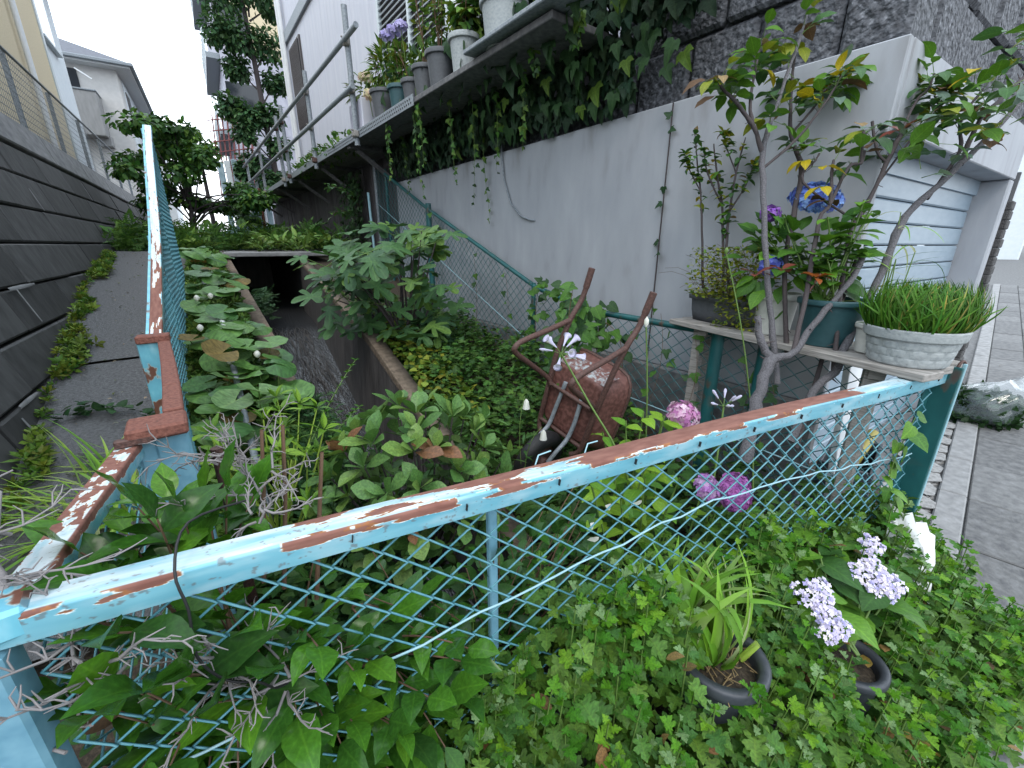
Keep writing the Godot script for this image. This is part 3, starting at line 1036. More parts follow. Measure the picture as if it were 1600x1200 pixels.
func left_houses() -> void:
	# cream and blue-white house behind the wall
	var t := thing("house", "cream tiled house with a blue-white end wall behind the railing", "house", V(-3, 2.5, -13))
	var b := MB.new()
	b.bx(V(-2.2, 2.4, -14.4), V(-6.5, 7.6, -7.0))
	part(t, "tiled_wall", b, M.cream)
	b = MB.new()
	b.bx(V(-2.3, 2.4, -17.0), V(-6.5, 7.6, -14.4))
	part(t, "end_wall", b, M.bluewhite)
	b = MB.new()
	b.bx(V(-2.18, 2.4, -14.5), V(-2.32, 7.6, -14.34))
	part(t, "corner_board", b, M.lightframe)
	b = MB.new()
	b.tube([V(-2.12, 2.5, -12.2), V(-2.12, 7.5, -12.2)], 0.045, 8)
	part(t, "downpipe", b, M.white_paint)
	b = MB.new()
	b.bx(V(-2.28, 5.95, -16.1), V(-2.34, 7.3, -14.9), 0.01)
	var w := part(t, "window", b, M.lightframe)
	b = MB.new()
	b.bx(V(-2.262, 6.0, -16.05), V(-2.279, 7.25, -14.95))
	part(w, "pane", b, M.window)
	b = MB.new()
	b.bx(V(-2.2, 5.9, -16.2), V(-2.3, 5.95, -14.8))
	part(w, "sill", b, M.lightframe)
	roof(t, V(-6.5, 7.6, -17.0), V(-2.2, 7.6, -7.0), 0.42, 1.6, M.roof)
	# beige house with a balcony
	t = thing("house", "beige house with a grey balcony and a hipped slate roof", "house", V(-3, 2.5, -26))
	b = MB.new()
	b.bx(V(-1.72, 2.4, -29.0), V(-7.0, 7.35, -22.0))
	part(t, "wall", b, M.beige)
	b = MB.new()
	b.bx(V(-1.69, 2.4, -29.0), V(-1.75, 7.3, -23.0))
	part(t, "side_cladding", b, M.bluewhite)
	for q in [[-24.0, -23.2, 5.9, 7.0], [-26.4, -25.4, 5.9, 7.0]]:
		b = MB.new()
		b.bx(V(-1.66, q[2], q[0]), V(-1.7, q[3], q[1]), 0.01)
		w = part(t, "window", b, M.frame)
		b = MB.new()
		b.bx(V(-1.65, q[2] + 0.06, q[0] + 0.06), V(-1.659, q[3] - 0.06, q[1] - 0.06))
		part(w, "pane", b, M.window)
	b = MB.new()
	b.bx(V(-3.9, 5.1, -21.99), V(-2.3, 6.4, -21.1), 0.02)
	part(t, "balcony", b, M.graypanel)
	b = MB.new()
	b.bx(V(-3.9, 6.4, -21.99), V(-2.28, 6.45, -21.07), 0.01)
	part(t, "balcony_cap", b, M.steel)
	b = MB.new()
	b.bx(V(-3.2, 6.42, -21.97), V(-2.75, 7.2, -21.99))
	part(t, "balcony_door", b, M.window)
	b = MB.new()
	b.bar(V(-2.72, 7.1, -21.5), V(-2.35, 6.85, -21.5), 0.04, 0.04)
	part(t, "drying_bracket", b, M.white_paint)
	b = MB.new()
	b.bx(V(-2.6, 4.85, -21.98), V(-2.25, 5.2, -21.5), 0.02)
	part(t, "vent_hood", b, M.graypanel)
	roof(t, V(-7.0, 7.35, -29.0), V(-1.72, 7.35, -22.0), 0.45, 1.5, M.roof)
	# the next house up
	t = thing("house", "white gabled house farthest up the lane behind the trees", "house", V(-3, 2.5, -38))
	b = MB.new()
	b.bx(V(-1.4, 2.4, -42.0), V(-7.0, 7.6, -34.0))
	part(t, "wall", b, M.bluewhite)
	roof(t, V(-7.0, 7.6, -42.0), V(-1.4, 7.6, -34.0), 0.5, 1.5, M.roof)
	b = MB.new()
	b.bx(V(-1.36, 5.6, -37.0), V(-1.4, 6.8, -36.0))
	w = part(t, "window", b, M.window)

func roof(t: Node3D, a: Vector3, c: Vector3, o: float, h: float, m: Material) -> void: # hipped, with soffit and gutter
	var b := MB.new()
	var x0 := a.x - o
	var x1 := c.x + o
	var z0 := a.z - o
	var z1 := c.z + o
	var y := a.y + 0.16
	var xm := (x0 + x1) * 0.5
	var hw := (x1 - x0) * 0.5
	var r0 := V(xm, y + h, z0 + hw)
	var r1 := V(xm, y + h, z1 - hw)
	var m0 := V(xm, y, (z0 + z1) * 0.5)
	b.out([V(x0, y, z0), V(x0, y, z1), r1, r0], m0)
	b.out([V(x1, y, z0), V(x1, y, z1), r1, r0], m0)
	b.out([V(x0, y, z0), V(x1, y, z0), r0], m0)
	b.out([V(x0, y, z1), V(x1, y, z1), r1], m0)
	var q := part(t, "roof", b, m)
	b = MB.new()
	b.bx(V(x0 + 0.02, a.y, z0 + 0.02), V(x1 - 0.02, a.y + 0.15, z1 - 0.02), 0.01)
	part(q, "soffit", b, M.white_paint)
	b = MB.new()
	b.bx(V(x1 - 0.02, a.y + 0.05, z0), V(x1 + 0.09, a.y + 0.16, z1), 0.02)
	b.bx(V(x0, a.y + 0.05, z1 - 0.02), V(x1 + 0.09, a.y + 0.16, z1 + 0.09), 0.02)
	part(q, "gutter", b, M.steel)

func far_buildings() -> void:
	var t := thing("apartment_block", "tall grey block half hidden by climbing greenery", "building", V(3, 1.5, -26))
	var b := MB.new()
	b.bx(V(1.65, 1.4, -32), V(8, 17, -24.2))
	part(t, "wall", b, M.tower)
	for f in 5:
		b = MB.new()
		b.bx(V(1.15, 3.4 + f * 2.8, -30), V(1.64, 3.6 + f * 2.8, -24.3))
		part(t, "balcony_slab", b, M.steel)
		for q in 9:
			b = MB.new()
			b.bx(V(1.16, 3.61 + f * 2.8, -24.4 - q * 0.6), V(1.2, 4.6 + f * 2.8, -24.36 - q * 0.6))
			part(t, "baluster", b, M.lightframe)
		b = MB.new()
		b.bx(V(1.66, 4.0 + f * 2.8, -24.19), V(2.9, 5.4 + f * 2.8, -24.15))
		part(t, "window", b, M.window)
	# terracotta patch of wall high up
	b = MB.new()
	b.bx(V(1.9, 9.4, -24.19), V(4.0, 12.5, -24.16))
	part(t, "ochre_panel", b, M.cream)
	var l := thing("trellis", "dark red lattice trellis above the pale fence panels", "trellis", V(1, 3.5, -20))
	for q in 9:
		b = MB.new()
		b.bar(V(0.62 + q * 0.13, 3.3, -20.2 + q * 0.02), V(0.8 + q * 0.15, 6.0, -20.2), 0.05, 0.04)
		part(l, "lath", b, M.red_lattice)
	for q in 8:
		b = MB.new()
		b.bar(V(0.62, 3.4 + q * 0.34, -20.14), V(1.95, 3.7 + q * 0.34, -20.14), 0.05, 0.03)
		part(l, "cross_lath", b, M.red_lattice)
	var f := thing("panel_fence", "row of tall pale grey metal sheets beyond the walkway", "fence", V(1, 1.5, -18))
	for q in 7:
		b = MB.new()
		b.bx(V(0.6 + q * 0.2, 1.5, -18.2), V(0.77 + q * 0.2, 4.2 + 0.05 * (q % 3), -18.12), 0.015)
		part(f, "sheet", b, M.bluewhite if q % 2 else M.corrugated)
	# corrugated teal sheet fence at the top of the bank
	var s := thing("sheet_fence", "sagging teal corrugated sheet fence at the top of the bank", "fence", V(0.6, 1.5, -11))
	for q in 6:
		b = MB.new()
		var rows := []
		for k in 2:
			var rr := PackedVector3Array()
			for c in 9:
				var x := 0.2 + q * 0.145 + c * 0.018
				rr.append(V(x, 1.4 if k == 0 else 1.85 + (x - 0.2) * 0.8 - 0.12 * sin((x - 0.2) * 3.6), -11.0 + 0.012 * cos(c * PI / 2) - (x - 0.2) * 0.3))
			rows.append(rr)
		b.grid(rows)
		part(s, "sheet", b, M.corrugated)
	b = MB.new()
	b.tube([V(1.02, 1.4, -11.2), V(1.04, 2.75, -11.2)], 0.03, 8)
	var rp := thing("rusty_post", "thin rusty post standing at the end of the teal sheet fence", "post", V(1.02, 1.4, -11.2))
	part(rp, "post", b, M.rust)

# ---------------------------------------------------------------- fences
func bumpy(u: float, tab: Array) -> float:
	return lerps(u, tab)

# paint flaking off a rail: v < 0.5 is the top face, above it the side that looks at the street
func rail_tex(seed_: int, top: Array, side: Array, chalk: float) -> Array:
	var w := 1024
	var h := 96
	var im := Image.create(w, h, false, Image.FORMAT_RGB8)
	var ro := Image.create(w, h, false, Image.FORMAT_RGB8)
	var n := FastNoiseLite.new()
	n.noise_type = FastNoiseLite.TYPE_SIMPLEX_SMOOTH
	n.seed = seed_
	n.frequency = 0.012
	n.fractal_octaves = 5
	for y in h:
		var v := y / float(h)
		for x in w:
			var u := x / float(w)
			var a := n.get_noise_2d(x * 0.9, y * 2.4) * 0.5 + 0.5
			var fine := n.get_noise_2d(x * 9.0, y * 3.4 + 400.0)
			var cov := 0.0
			if v < 0.46:
				cov = lerps(u, top)
				cov += 0.22 * lerps(v, [[0.0, 1.0], [0.14, 0.0]]) * float(cov > 0.02)
			else:
				cov = lerps(u, side) * lerps(v, [[0.46, 1.0], [0.6, 0.9], [0.7, 0.25], [0.85, 0.1]])
			var k := a + 0.05 * fine
			var thr := lerpf(0.05, 0.98, cov)
			var c: Color
			var r := 0.4
			if k < thr:
				var q := n.get_noise_2d(x * 3.0, y * 4.0 + 900.0)
				c = Color(0.15, 0.06, 0.045).lerp(Color(0.22, 0.1, 0.075), clampf(0.5 + q, 0, 1))
				if thr - k < 0.035:
					c = c.lerp(Color(0.3, 0.12, 0.03), 0.6)
				r = 0.9
			else:
				c = Color(0.1, 0.31, 0.4).lerp(Color(0.17, 0.4, 0.48), clampf(0.5 + 1.4 * n.get_noise_2d(x * 0.5, y * 1.2 + 50.0), 0, 1))
				if v < 0.46:
					c = c.lerp(Color(0.56, 0.63, 0.66), clampf(chalk + 0.9 * n.get_noise_2d(x * 0.7 + 99.0, y * 3.0), 0, 1))
					r = 0.5
				else:
					c = c.lerp(Color(0.3, 0.46, 0.52), clampf(0.15 + 1.2 * n.get_noise_2d(x * 1.1 + 333.0, y * 1.5), 0, 0.8))
				if k < thr + 0.03 and cov > 0.05:
					c = c.lerp(Color(0.7, 0.74, 0.74), 0.7)
				if fine > 0.42:
					c = c.lerp(Color(0.12, 0.07, 0.05), 0.55)
			im.set_pixel(x, y, c.linear_to_srgb())
			ro.set_pixel(x, y, Color(r, r, r))
	return [ImageTexture.create_from_image(im), ImageTexture.create_from_image(ro)]

func rail_mat(key: String, tx: Array) -> StandardMaterial3D:
	var m := mat(key, Color.WHITE, 1.0)
	m.albedo_texture = tx[0]
	m.roughness_texture = tx[1]
	m.texture_repeat = false
	m.heightmap_enabled = true
	m.heightmap_texture = tx[1]
	m.heightmap_flip_texture = true
	m.heightmap_scale = 0.12
	return m

# an angle-section rail whose outer top edge runs along the points; n points from the fence to its painted side
func angle_rail(pts: Array, n: Vector3, w: float, h: float, n2 := Vector3.ZERO) -> MB:
	var b := MB.new()
	var prof := [[-w, -0.012, 0.0], [-w, 0.0, 0.02], [-0.006, 0.0, 0.46], [-0.0015, -0.0015, 0.48], [0.0, -0.006, 0.5], [0.0, -h, 0.98], [-0.005, -h - 0.001, 1.0], [-0.005, -0.006, 1.0]]
	var long := 0.0
	var tot := 0.0
	for i in range(1, pts.size()):
		tot += pts[i].distance_to(pts[i - 1])
	var s := 0
	for i in pts.size():
		if i > 0:
			long += pts[i].distance_to(pts[i - 1])
		var nn := n if n2 == Vector3.ZERO else n.lerp(n2, long / tot).normalized()
		for q in prof:
			b.p(pts[i] + nn * q[0] + Vector3.UP * q[1], Vector2(long / tot, q[2]))
	var c := prof.size()
	for i in pts.size() - 1:
		for k in c - 1:
			var a := i * c + k
			b.f(a, a + 1, a + c + 1)
			b.f(a, a + c + 1, a + c)
	return b

func zigzag(height: float, a: float, v: float, ph: int, r := 0.0023) -> ArrayMesh:
	var pts := []
	var y := 0.0
	var k := ph
	while y > -height:
		var s := 1.0 if k % 2 else 0.0
		var z := 0.0035 if k % 2 else -0.0035
		var inward := 1.0 - 2.0 * s
		pts.append(V(s * a + inward * 0.005, y + v * 0.13, z * 0.4))
		pts.append(V(s * a - inward * 0.0012, y, z))
		pts.append(V(s * a + inward * 0.005, y - v * 0.13, z * 0.4))
		y -= v
		k += 1
	var b := MB.new()
	b.tube(pts, r, 5, false)
	return b.mesh()

# wires hung along a polyline of points (tops), each a zigzag of its own
func mesh_wires(t: Node3D, pts: Array, height: float, a: float, v: float, m: Material, hvar := [], r := 0.0023) -> void:
	var zz := {}
	var i := 0
	for q in pts.size() - 1:
		var p0: Vector3 = pts[q]
		var p1: Vector3 = pts[q + 1]
		var flat := V(p1.x - p0.x, 0, p1.z - p0.z)
		var ln := flat.length()
		var d := flat / ln
		var slope := (p1.y - p0.y) / ln
		var n := int(ln / a)
		var bas := Basis(d, Vector3.UP, d.cross(Vector3.UP))
		for k in n:
			var hh := height
			if hvar.size():
				hh = lerps((q + k / float(n)) / (pts.size() - 1), hvar)
			var steps := int(hh / v)
			var key := [i % 2, steps]
			if not zz.has(key):
				zz[key] = zigzag(steps * v, a, v, i % 2, r)
			# keep neighbours interlocked on a slope: snap the drop to whole steps
			var drop := roundf(slope * k * a / (2.0 * v)) * 2.0 * v - (slope * k * a if false else 0.0)
			var at := p0 + d * (k * a)
			at.y = p0.y + drop
			inst(t, "wire", zz[key], m, Transform3D(bas, at))
			i += 1

const FA := Vector3(-0.306, 1.15, -0.71)
const FB := Vector3(2.251, 1.15, -0.339)

func F(s: float, y: float, n := 0.0) -> Vector3: # on the front fence: metres along, height, towards the street
	var d := (FB - FA).normalized()
	return V(FA.x, y, FA.z) + d * s + V(-d.z, 0, d.x) * n

func fences() -> void:
	rng.seed = 41
	var fn := F(0, 0, 1) - F(0, 0, 0)
	var top := [[0.0, 0.0], [0.1, 0.06], [0.15, 0.3], [0.2, 0.34], [0.25, 0.38], [0.28, 0.6], [0.31, 0.68], [0.33, 0.45], [0.38, 0.46], [0.41, 0.85], [0.43, 1.0], [0.73, 1.0], [0.77, 0.75], [0.8, 0.0], [1.0, 0.0]]
	var side := [[0.0, 0.3], [0.004, 0.62], [0.03, 0.62], [0.036, 0.2], [0.044, 0.6], [0.06, 0.55], [0.066, 0.15], [0.075, 0.62], [0.1, 0.6], [0.115, 0.1], [0.15, 0.12], [0.16, 0.6], [0.2, 0.58], [0.212, 0.62], [0.262, 0.6], [0.27, 0.3], [0.3, 0.5], [0.33, 0.3], [0.42, 0.38], [0.5, 0.42], [0.57, 0.52], [0.62, 0.4], [0.7, 0.36], [0.78, 0.2], [0.82, 0.06], [1.0, 0.1]]
	rail_mat("rail_front", rail_tex(301, top, side, 0.62))
	var t := thing("chain_link_fence", "pale blue chain-link fence with a peeling rusty top rail along the street", "fence", F(1.2, 0))
	var pts := []
	for i in 53:
		var s := -0.1 + 2.66 * i / 52.0
		pts.append(F(s, 1.15 + 0.0025 * sin(s * 5.0), 0.004 * sin(s * 3.1 + 1.0)))
	part(t, "top_rail", angle_rail(pts, fn, 0.05, 0.046), M.rail_front)
	# punched slots along the rail
	for k in 11:
		var s := 0.42 + k * 0.205
		var b := MB.new()
		b.bar(F(s, 1.122, 0.0035), F(s + 0.002, 1.135, 0.0035), 0.006, 0.002)
		part(t, "slot", b, M.black)
	mesh_wires(t, [F(0.005, 1.105, -0.012), F(2.5, 1.105, -0.012)], 0.85, 0.042, 0.0345, M.wire)
	# tension wire woven through
	var tw := []
	for i in 40:
		var s := 0.02 + 2.46 * i / 39.0
		tw.append(F(s, lerps(s, [[0.0, 0.78], [0.35, 0.79], [0.5, 0.83], [0.9, 0.885], [1.3, 0.93], [1.7, 0.91], [2.4, 0.82]]) + 0.003 * sin(i * 2.2), -0.006 + 0.004 * sin(i * 1.7)))
	var b2 := MB.new()
	b2.tube(tw, 0.0026, 6)
	part(t, "tension_wire", b2, M.tension)
	tw = []
	for i in 12:
		var s := 1.08 + 0.34 * i / 11.0
		tw.append(F(s, 0.897 - 0.02 * sin(i * 0.3), -0.003))
	# posts
	var b := MB.new()
	b.box(Transform3D(look(Vector3.UP, fn), F(-0.062, 0.5, -0.01)), V(0.105, 1.2, 0.05), 0.006)
	part(t, "post", b, M.post_blue)
	b = MB.new()
	b.box(Transform3D(look(Vector3.UP, fn), F(0.7, 0.55, -0.055)), V(0.02, 1.08, 0.02), 0.003)
	part(t, "post", b, M.post_blue)
	b = MB.new()
	var bas := look(Vector3.UP, fn)
	b.box(Transform3D(bas, F(2.545, 0.55, 0.0)), V(0.012, 1.24, 0.075), 0.002)
	b.box(Transform3D(bas, F(2.512, 0.55, -0.034)), V(0.055, 1.24, 0.008), 0.002)
	var rp := part(t, "post", b, M.green_paint)
	b = MB.new()
	b.box(Transform3D(bas, F(2.555, 0.56, 0.035)), V(0.008, 1.25, 0.012), 0.002)
	part(rp, "pale_edge", b, M.tension)
	b = MB.new()
	var ring := []
	for k in 9:
		var w := -1.2 + k * 0.5
		ring.append(F(2.575 + cos(w) * 0.03, 1.16 + sin(w) * 0.03, 0.02))
	b.tube(ring, 0.005, 6)
	part(rp, "hook", b, M.dark_rust)
	# frayed wire ends over the rail
	for q in [[0.8, 0.015], [0.93, 0.01]]:
		b = MB.new()
		b.tube([F(q[0], 1.13, -0.055), F(q[0] + 0.015, 1.165, -0.06), F(q[0] + 0.04 + q[1], 1.16, -0.06 - q[1])], 0.0018, 5)
		part(t, "wire_end", b, M.tension)

	# short return to the corner post
	var l := thing("fence_return", "short chain-link return with a white and rust rail meeting the corner post", "fence", V(-0.3, 0, -1.1))
	var ra := V(-0.297, 1.135, -0.75)
	var rb := V(-0.229, 1.125, -1.42)
	pts = []
	for i in 9:
		pts.append(ra.lerp(rb, i / 8.0))
	rail_mat("rail_return", rail_tex(305, [[0.0, 0.0], [0.2, 0.2], [0.3, 0.5], [0.7, 0.55], [1.0, 0.5]], [[0.0, 0.6], [0.3, 0.9], [1.0, 0.95]], 0.95))
	part(l, "top_rail", angle_rail(pts, V(1, 0, 0.08).normalized(), 0.045, 0.04), M.rail_return)
	b = MB.new()
	b.box(Transform3D(Basis(Vector3.UP, 0.1), V(-0.335, 1.135, -0.735)), V(0.1, 0.045, 0.07), 0.006)
	part(l, "corner_bracket", b, M.blue_paint)
	mesh_wires(l, [V(-0.312, 1.095, -0.78), V(-0.245, 1.09, -1.38)], 0.8, 0.042, 0.0345, M.wire)
	# corner post with a rusted cap
	var p := thing("corner_post", "wide blue steel corner post with a rust-brown cap plate", "post", V(-0.2, 0.3, -1.4))
	b = MB.new()
	b.box(Transform3D(Basis(Vector3.UP, 0.05), V(-0.18, 0.73, -1.385)), V(0.075, 0.82, 0.085), 0.006)
	b.box(Transform3D(Basis(Vector3.UP, 0.35), V(-0.237, 0.73, -1.37)), V(0.05, 0.81, 0.06), 0.006)
	part(p, "shaft", b, M.post_blue)
	b = MB.new()
	b.box(Transform3D(Basis(Vector3.UP, 0.06), V(-0.2, 1.15, -1.36)), V(0.125, 0.035, 0.11), 0.006)
	part(p, "cap", b, M.rust)
	b = MB.new()
	b.box(Transform3D(Basis(Vector3.UP, 0.06), V(-0.245, 1.138, -1.312)), V(0.075, 0.02, 0.02), 0.003)
	part(p, "lip", b, M.dark_rust)
	b = MB.new()
	b.tube([V(-0.1, 0.3, -1.5), V(-0.1, 1.0, -1.5)], 0.017, 8)
	var st := thing("rusty_stake", "rusty pipe stake just behind the blue corner post", "stake", V(-0.1, 0.3, -1.5))
	part(st, "pipe", b, M.dark_rust)

	# fence climbing beside the path
	var c := thing("path_fence", "chain-link fence with a flaking white rail climbing beside the path", "fence", V(-0.28, 0.5, -3.5))
	pts = [V(-0.145, 1.165, -1.43), V(-0.165, 1.165, -1.7), V(-0.2, 1.165, -2.1), V(-0.245, 1.17, -2.56)]
	b = MB.new()
	for i in pts.size() - 1:
		b.bar(pts[i] + V(-0.025, -0.012, 0), pts[i + 1] + V(-0.025, -0.012, -0.002), 0.047, 0.035, 0.004)
	part(c, "lower_rail", b, M.rust)
	pts = []
	for q in [[-2.6, 1.2], [-2.9, 1.31], [-3.25, 1.45], [-3.6, 1.59], [-3.8, 1.68], [-4.0, 1.785], [-4.4, 2.02], [-4.8, 2.26], [-5.2, 2.48], [-5.5, 2.64]]:
		pts.append(V(-0.272, q[1], q[0]))
	rail_mat("rail_path", rail_tex(307, [[0.0, 0.5], [0.08, 0.75], [0.2, 0.5], [0.3, 0.4], [0.4, 0.3], [0.45, 0.14], [1.0, 0.12]], [[0.0, 0.6], [0.4, 0.5], [1.0, 0.2]], 1.1))
	part(c, "upper_rail", angle_rail(pts, Vector3.RIGHT, 0.05, 0.04), M.rail_path)
	b = MB.new()
	for i in pts.size() - 1:
		b.bar(pts[i] + V(-0.056, -0.03, 0), pts[i + 1] + V(-0.056, -0.03, 0), 0.012, 0.06)
	part(c, "rail_web", b, M.blue_paint)
	var wp := []
	for q in pts:
		wp.append(q + V(-0.012, -0.03, 0))
	mesh_wires(c, [V(-0.165, 1.13, -1.5), V(-0.255, 1.14, -2.56)], 0.62, 0.042, 0.0345, M.wire)
	mesh_wires(c, [wp[0], wp[3], wp[6], wp[9]], 0.75, 0.042, 0.0345, M.wire, [[0.0, 0.62], [0.6, 0.9], [1.0, 1.3]])
	for q in [[-2.56, 1.19, 0.5], [-3.85, 1.66, 0.8], [-5.48, 2.6, 1.1]]:
		b = MB.new()
		b.box(Transform3D(Basis(), V(-0.325, (q[1] + q[2]) * 0.5 - 0.1, q[0])), V(0.09 if q[0] > -3 else 0.05, q[1] - q[2] + 0.2, 0.05), 0.004)
		part(c, "post", b, M.blue_paint)
	b = MB.new()
	b.box(Transform3D(Basis(), V(-0.305, 1.185, -2.555)), V(0.125, 0.035, 0.075), 0.005)
	part(c, "post_cap", b, M.rust)

	# side fence along the white garage
	var g := thing("side_fence", "dark green chain-link fence stepping down along the white garage wall", "fence", V(2.25, 0.3, -3))
	var sp := [V(2.27, 1.13, -0.42), V(2.25, 1.135, -2.25), V(2.25, 1.25, -2.95), V(2.25, 2.03, -5.2), V(2.2, 2.72, -6.9)]
	b = MB.new()
	b.tube(sp, 0.021, 8)
	part(g, "top_rail", b, M.green_paint)
	for q in [[-1.28, 1.13, 0.2, 0.035], [-1.03, 1.12, 0.2, 0.025], [-5.15, 2.06, 0.4, 0.035], [-3.0, 1.27, 0.4, 0.02], [-6.6, 2.62, 0.8, 0.02]]:
		b = MB.new()
		b.tube([V(2.25, q[2], q[0]), V(2.25, q[1] + 0.02, q[0])], q[3], 8)
		part(g, "post", b, M.green_paint)
	var sw := []
	for q in sp:
		sw.append(q + V(-0.005, -0.015, 0))
	mesh_wires(g, sw, 0.8, 0.05, 0.04, M.wire_green, [[0.0, 0.85], [0.5, 0.8], [0.75, 1.4], [1.0, 1.4]], 0.0025)
	b = MB.new()
	b.tube([V(2.24, 0.55, -0.45), V(2.24, 0.6, -2.3), V(2.24, 0.75, -3.0), V(2.24, 1.55, -5.2), V(2.19, 2.2, -6.9)], 0.004, 5)
	part(g, "tension_wire", b, M.tension)
	b = MB.new()
	b.bar(V(2.22, 0.8, -4.6), V(2.2, 0.55, -4.15), 0.05, 0.03)
	part(g, "kick_plate", b, M.blue_paint)
	var bl := thing("blue_stake", "bright blue thin stake against the board wall", "stake", V(2.15, 0.9, -6.8))
	b = MB.new()
	b.tube([V(2.1, 0.9, -6.95), V(2.08, 2.35, -6.95)], 0.02, 6)
	part(bl, "stake", b, M.tension)

# limbs of the two woody shrubs: x, y, z, radius
const ROSE := [[[1.552,0.814,-0.699,0.0240],[1.648,0.962,-0.743,0.0230],[1.715,1.075,-0.768,0.0220],[1.782,1.167,-0.785,0.0220]],
	[[1.782,1.167,-0.785,0.0180],[1.765,1.228,-0.820,0.0140],[1.766,1.277,-0.840,0.0120],[1.771,1.328,-0.856,0.0130]],
	[[1.782,1.167,-0.785,0.0180],[1.875,1.184,-0.741,0.0120],[1.960,1.259,-0.740,0.0130],[2.088,1.376,-0.725,0.0120],[2.208,1.475,-0.708,0.0110],[2.265,1.556,-0.715,0.0110]],
	[[1.844,0.827,-0.671,0.0180],[1.958,1.028,-0.674,0.0160],[2.055,1.093,-0.648,0.0150],[2.118,1.187,-0.655,0.0150],[2.230,1.302,-0.663,0.0140],[2.372,1.490,-0.667,0.0140],[2.517,1.683,-0.684,0.0160],[2.625,1.790,-0.666,0.0130],[2.792,1.935,-0.611,0.0120],[2.920,2.058,-0.574,0.0110],[3.090,2.224,-0.525,0.0100]],
	[[2.792,1.935,-0.611,0.0100],[2.958,2.128,-0.627,0.0090],[3.106,2.244,-0.599,0.0080],[3.273,2.366,-0.572,0.0070]],
	[[1.936,0.770,-0.676,0.0090],[2.118,1.131,-0.722,0.0090],[2.255,1.367,-0.748,0.0080],[2.373,1.554,-0.768,0.0070]],
	[[1.873,1.044,-0.776,0.0120],[1.920,1.297,-0.871,0.0120],[1.942,1.504,-0.938,0.0120],[1.995,1.739,-1.020,0.0120],[2.070,1.981,-1.104,0.0120],[2.106,2.074,-1.117,0.0110],[2.169,2.184,-1.130,0.0080],[2.263,2.339,-1.154,0.0070],[2.355,2.483,-1.174,0.0060],[2.404,2.593,-1.185,0.0040]],
	[[2.070,1.981,-1.104,0.0100],[2.046,2.085,-1.149,0.0090],[1.988,2.171,-1.197,0.0080],[1.921,2.230,-1.239,0.0060],[1.904,2.281,-1.272,0.0050]],
	[[2.046,2.085,-1.149,0.0090],[2.074,2.197,-1.200,0.0070],[2.150,2.366,-1.241,0.0050],[2.212,2.483,-1.271,0.0040]],
	[[2.056,1.116,-0.834,0.0100],[2.139,1.498,-0.955,0.0100],[2.236,1.720,-1.003,0.0110],[2.316,1.931,-1.045,0.0100],[2.305,2.086,-1.114,0.0080],[2.373,2.317,-1.185,0.0060],[2.436,2.492,-1.225,0.0050]],
	[[2.061,1.922,-1.086,0.0060],[2.190,2.029,-1.042,0.0060],[2.267,2.135,-1.006,0.0050],[2.342,2.227,-0.993,0.0040],[2.405,2.319,-0.987,0.0030]],
	[[2.305,2.086,-1.114,0.0060],[2.409,2.198,-1.088,0.0050],[2.473,2.282,-1.078,0.0040],[2.570,2.338,-1.036,0.0030]],
	[[1.880,1.172,-0.746,0.0100],[2.026,1.430,-0.801,0.0090],[2.163,1.698,-0.866,0.0080],[2.211,1.763,-0.859,0.0070],[2.244,1.893,-0.888,0.0060],[2.260,1.945,-0.898,0.0050]],
	[[2.211,1.763,-0.859,0.0070],[2.304,1.913,-0.856,0.0070],[2.353,1.932,-0.830,0.0060],[2.378,1.983,-0.834,0.0040]],
	[[2.353,1.932,-0.830,0.0060],[2.388,2.061,-0.858,0.0060]],
	[[2.055,1.093,-0.648,0.0100],[2.176,1.375,-0.729,0.0090],[2.332,1.661,-0.800,0.0080],[2.393,1.741,-0.791,0.0080],[2.525,1.943,-0.795,0.0090],[2.574,2.023,-0.793,0.0100],[2.601,2.063,-0.791,0.0100]],
	[[2.525,1.943,-0.795,0.0060],[2.499,1.996,-0.833,0.0060],[2.505,2.117,-0.877,0.0060]],
	[[2.574,2.023,-0.793,0.0060],[2.734,2.210,-0.810,0.0060],[2.792,2.265,-0.793,0.0050],[2.828,2.333,-0.795,0.0040]],
	[[2.649,1.795,-0.652,0.0070],[2.833,2.000,-0.635,0.0070],[2.886,2.128,-0.675,0.0060],[2.995,2.265,-0.656,0.0050]],
	[[2.332,1.661,-0.800,0.0060],[2.499,1.852,-0.801,0.0050],[2.709,2.073,-0.773,0.0040],[2.827,2.196,-0.742,0.0030]],
	[[2.886,2.128,-0.675,0.0050],[2.857,2.202,-0.750,0.0040],[2.840,2.244,-0.777,0.0030]],
	[[2.351,1.701,-0.803,0.0060],[2.206,1.862,-0.978,0.0050],[2.270,1.956,-0.972,0.0040],[2.287,1.983,-0.971,0.0040]],
	]
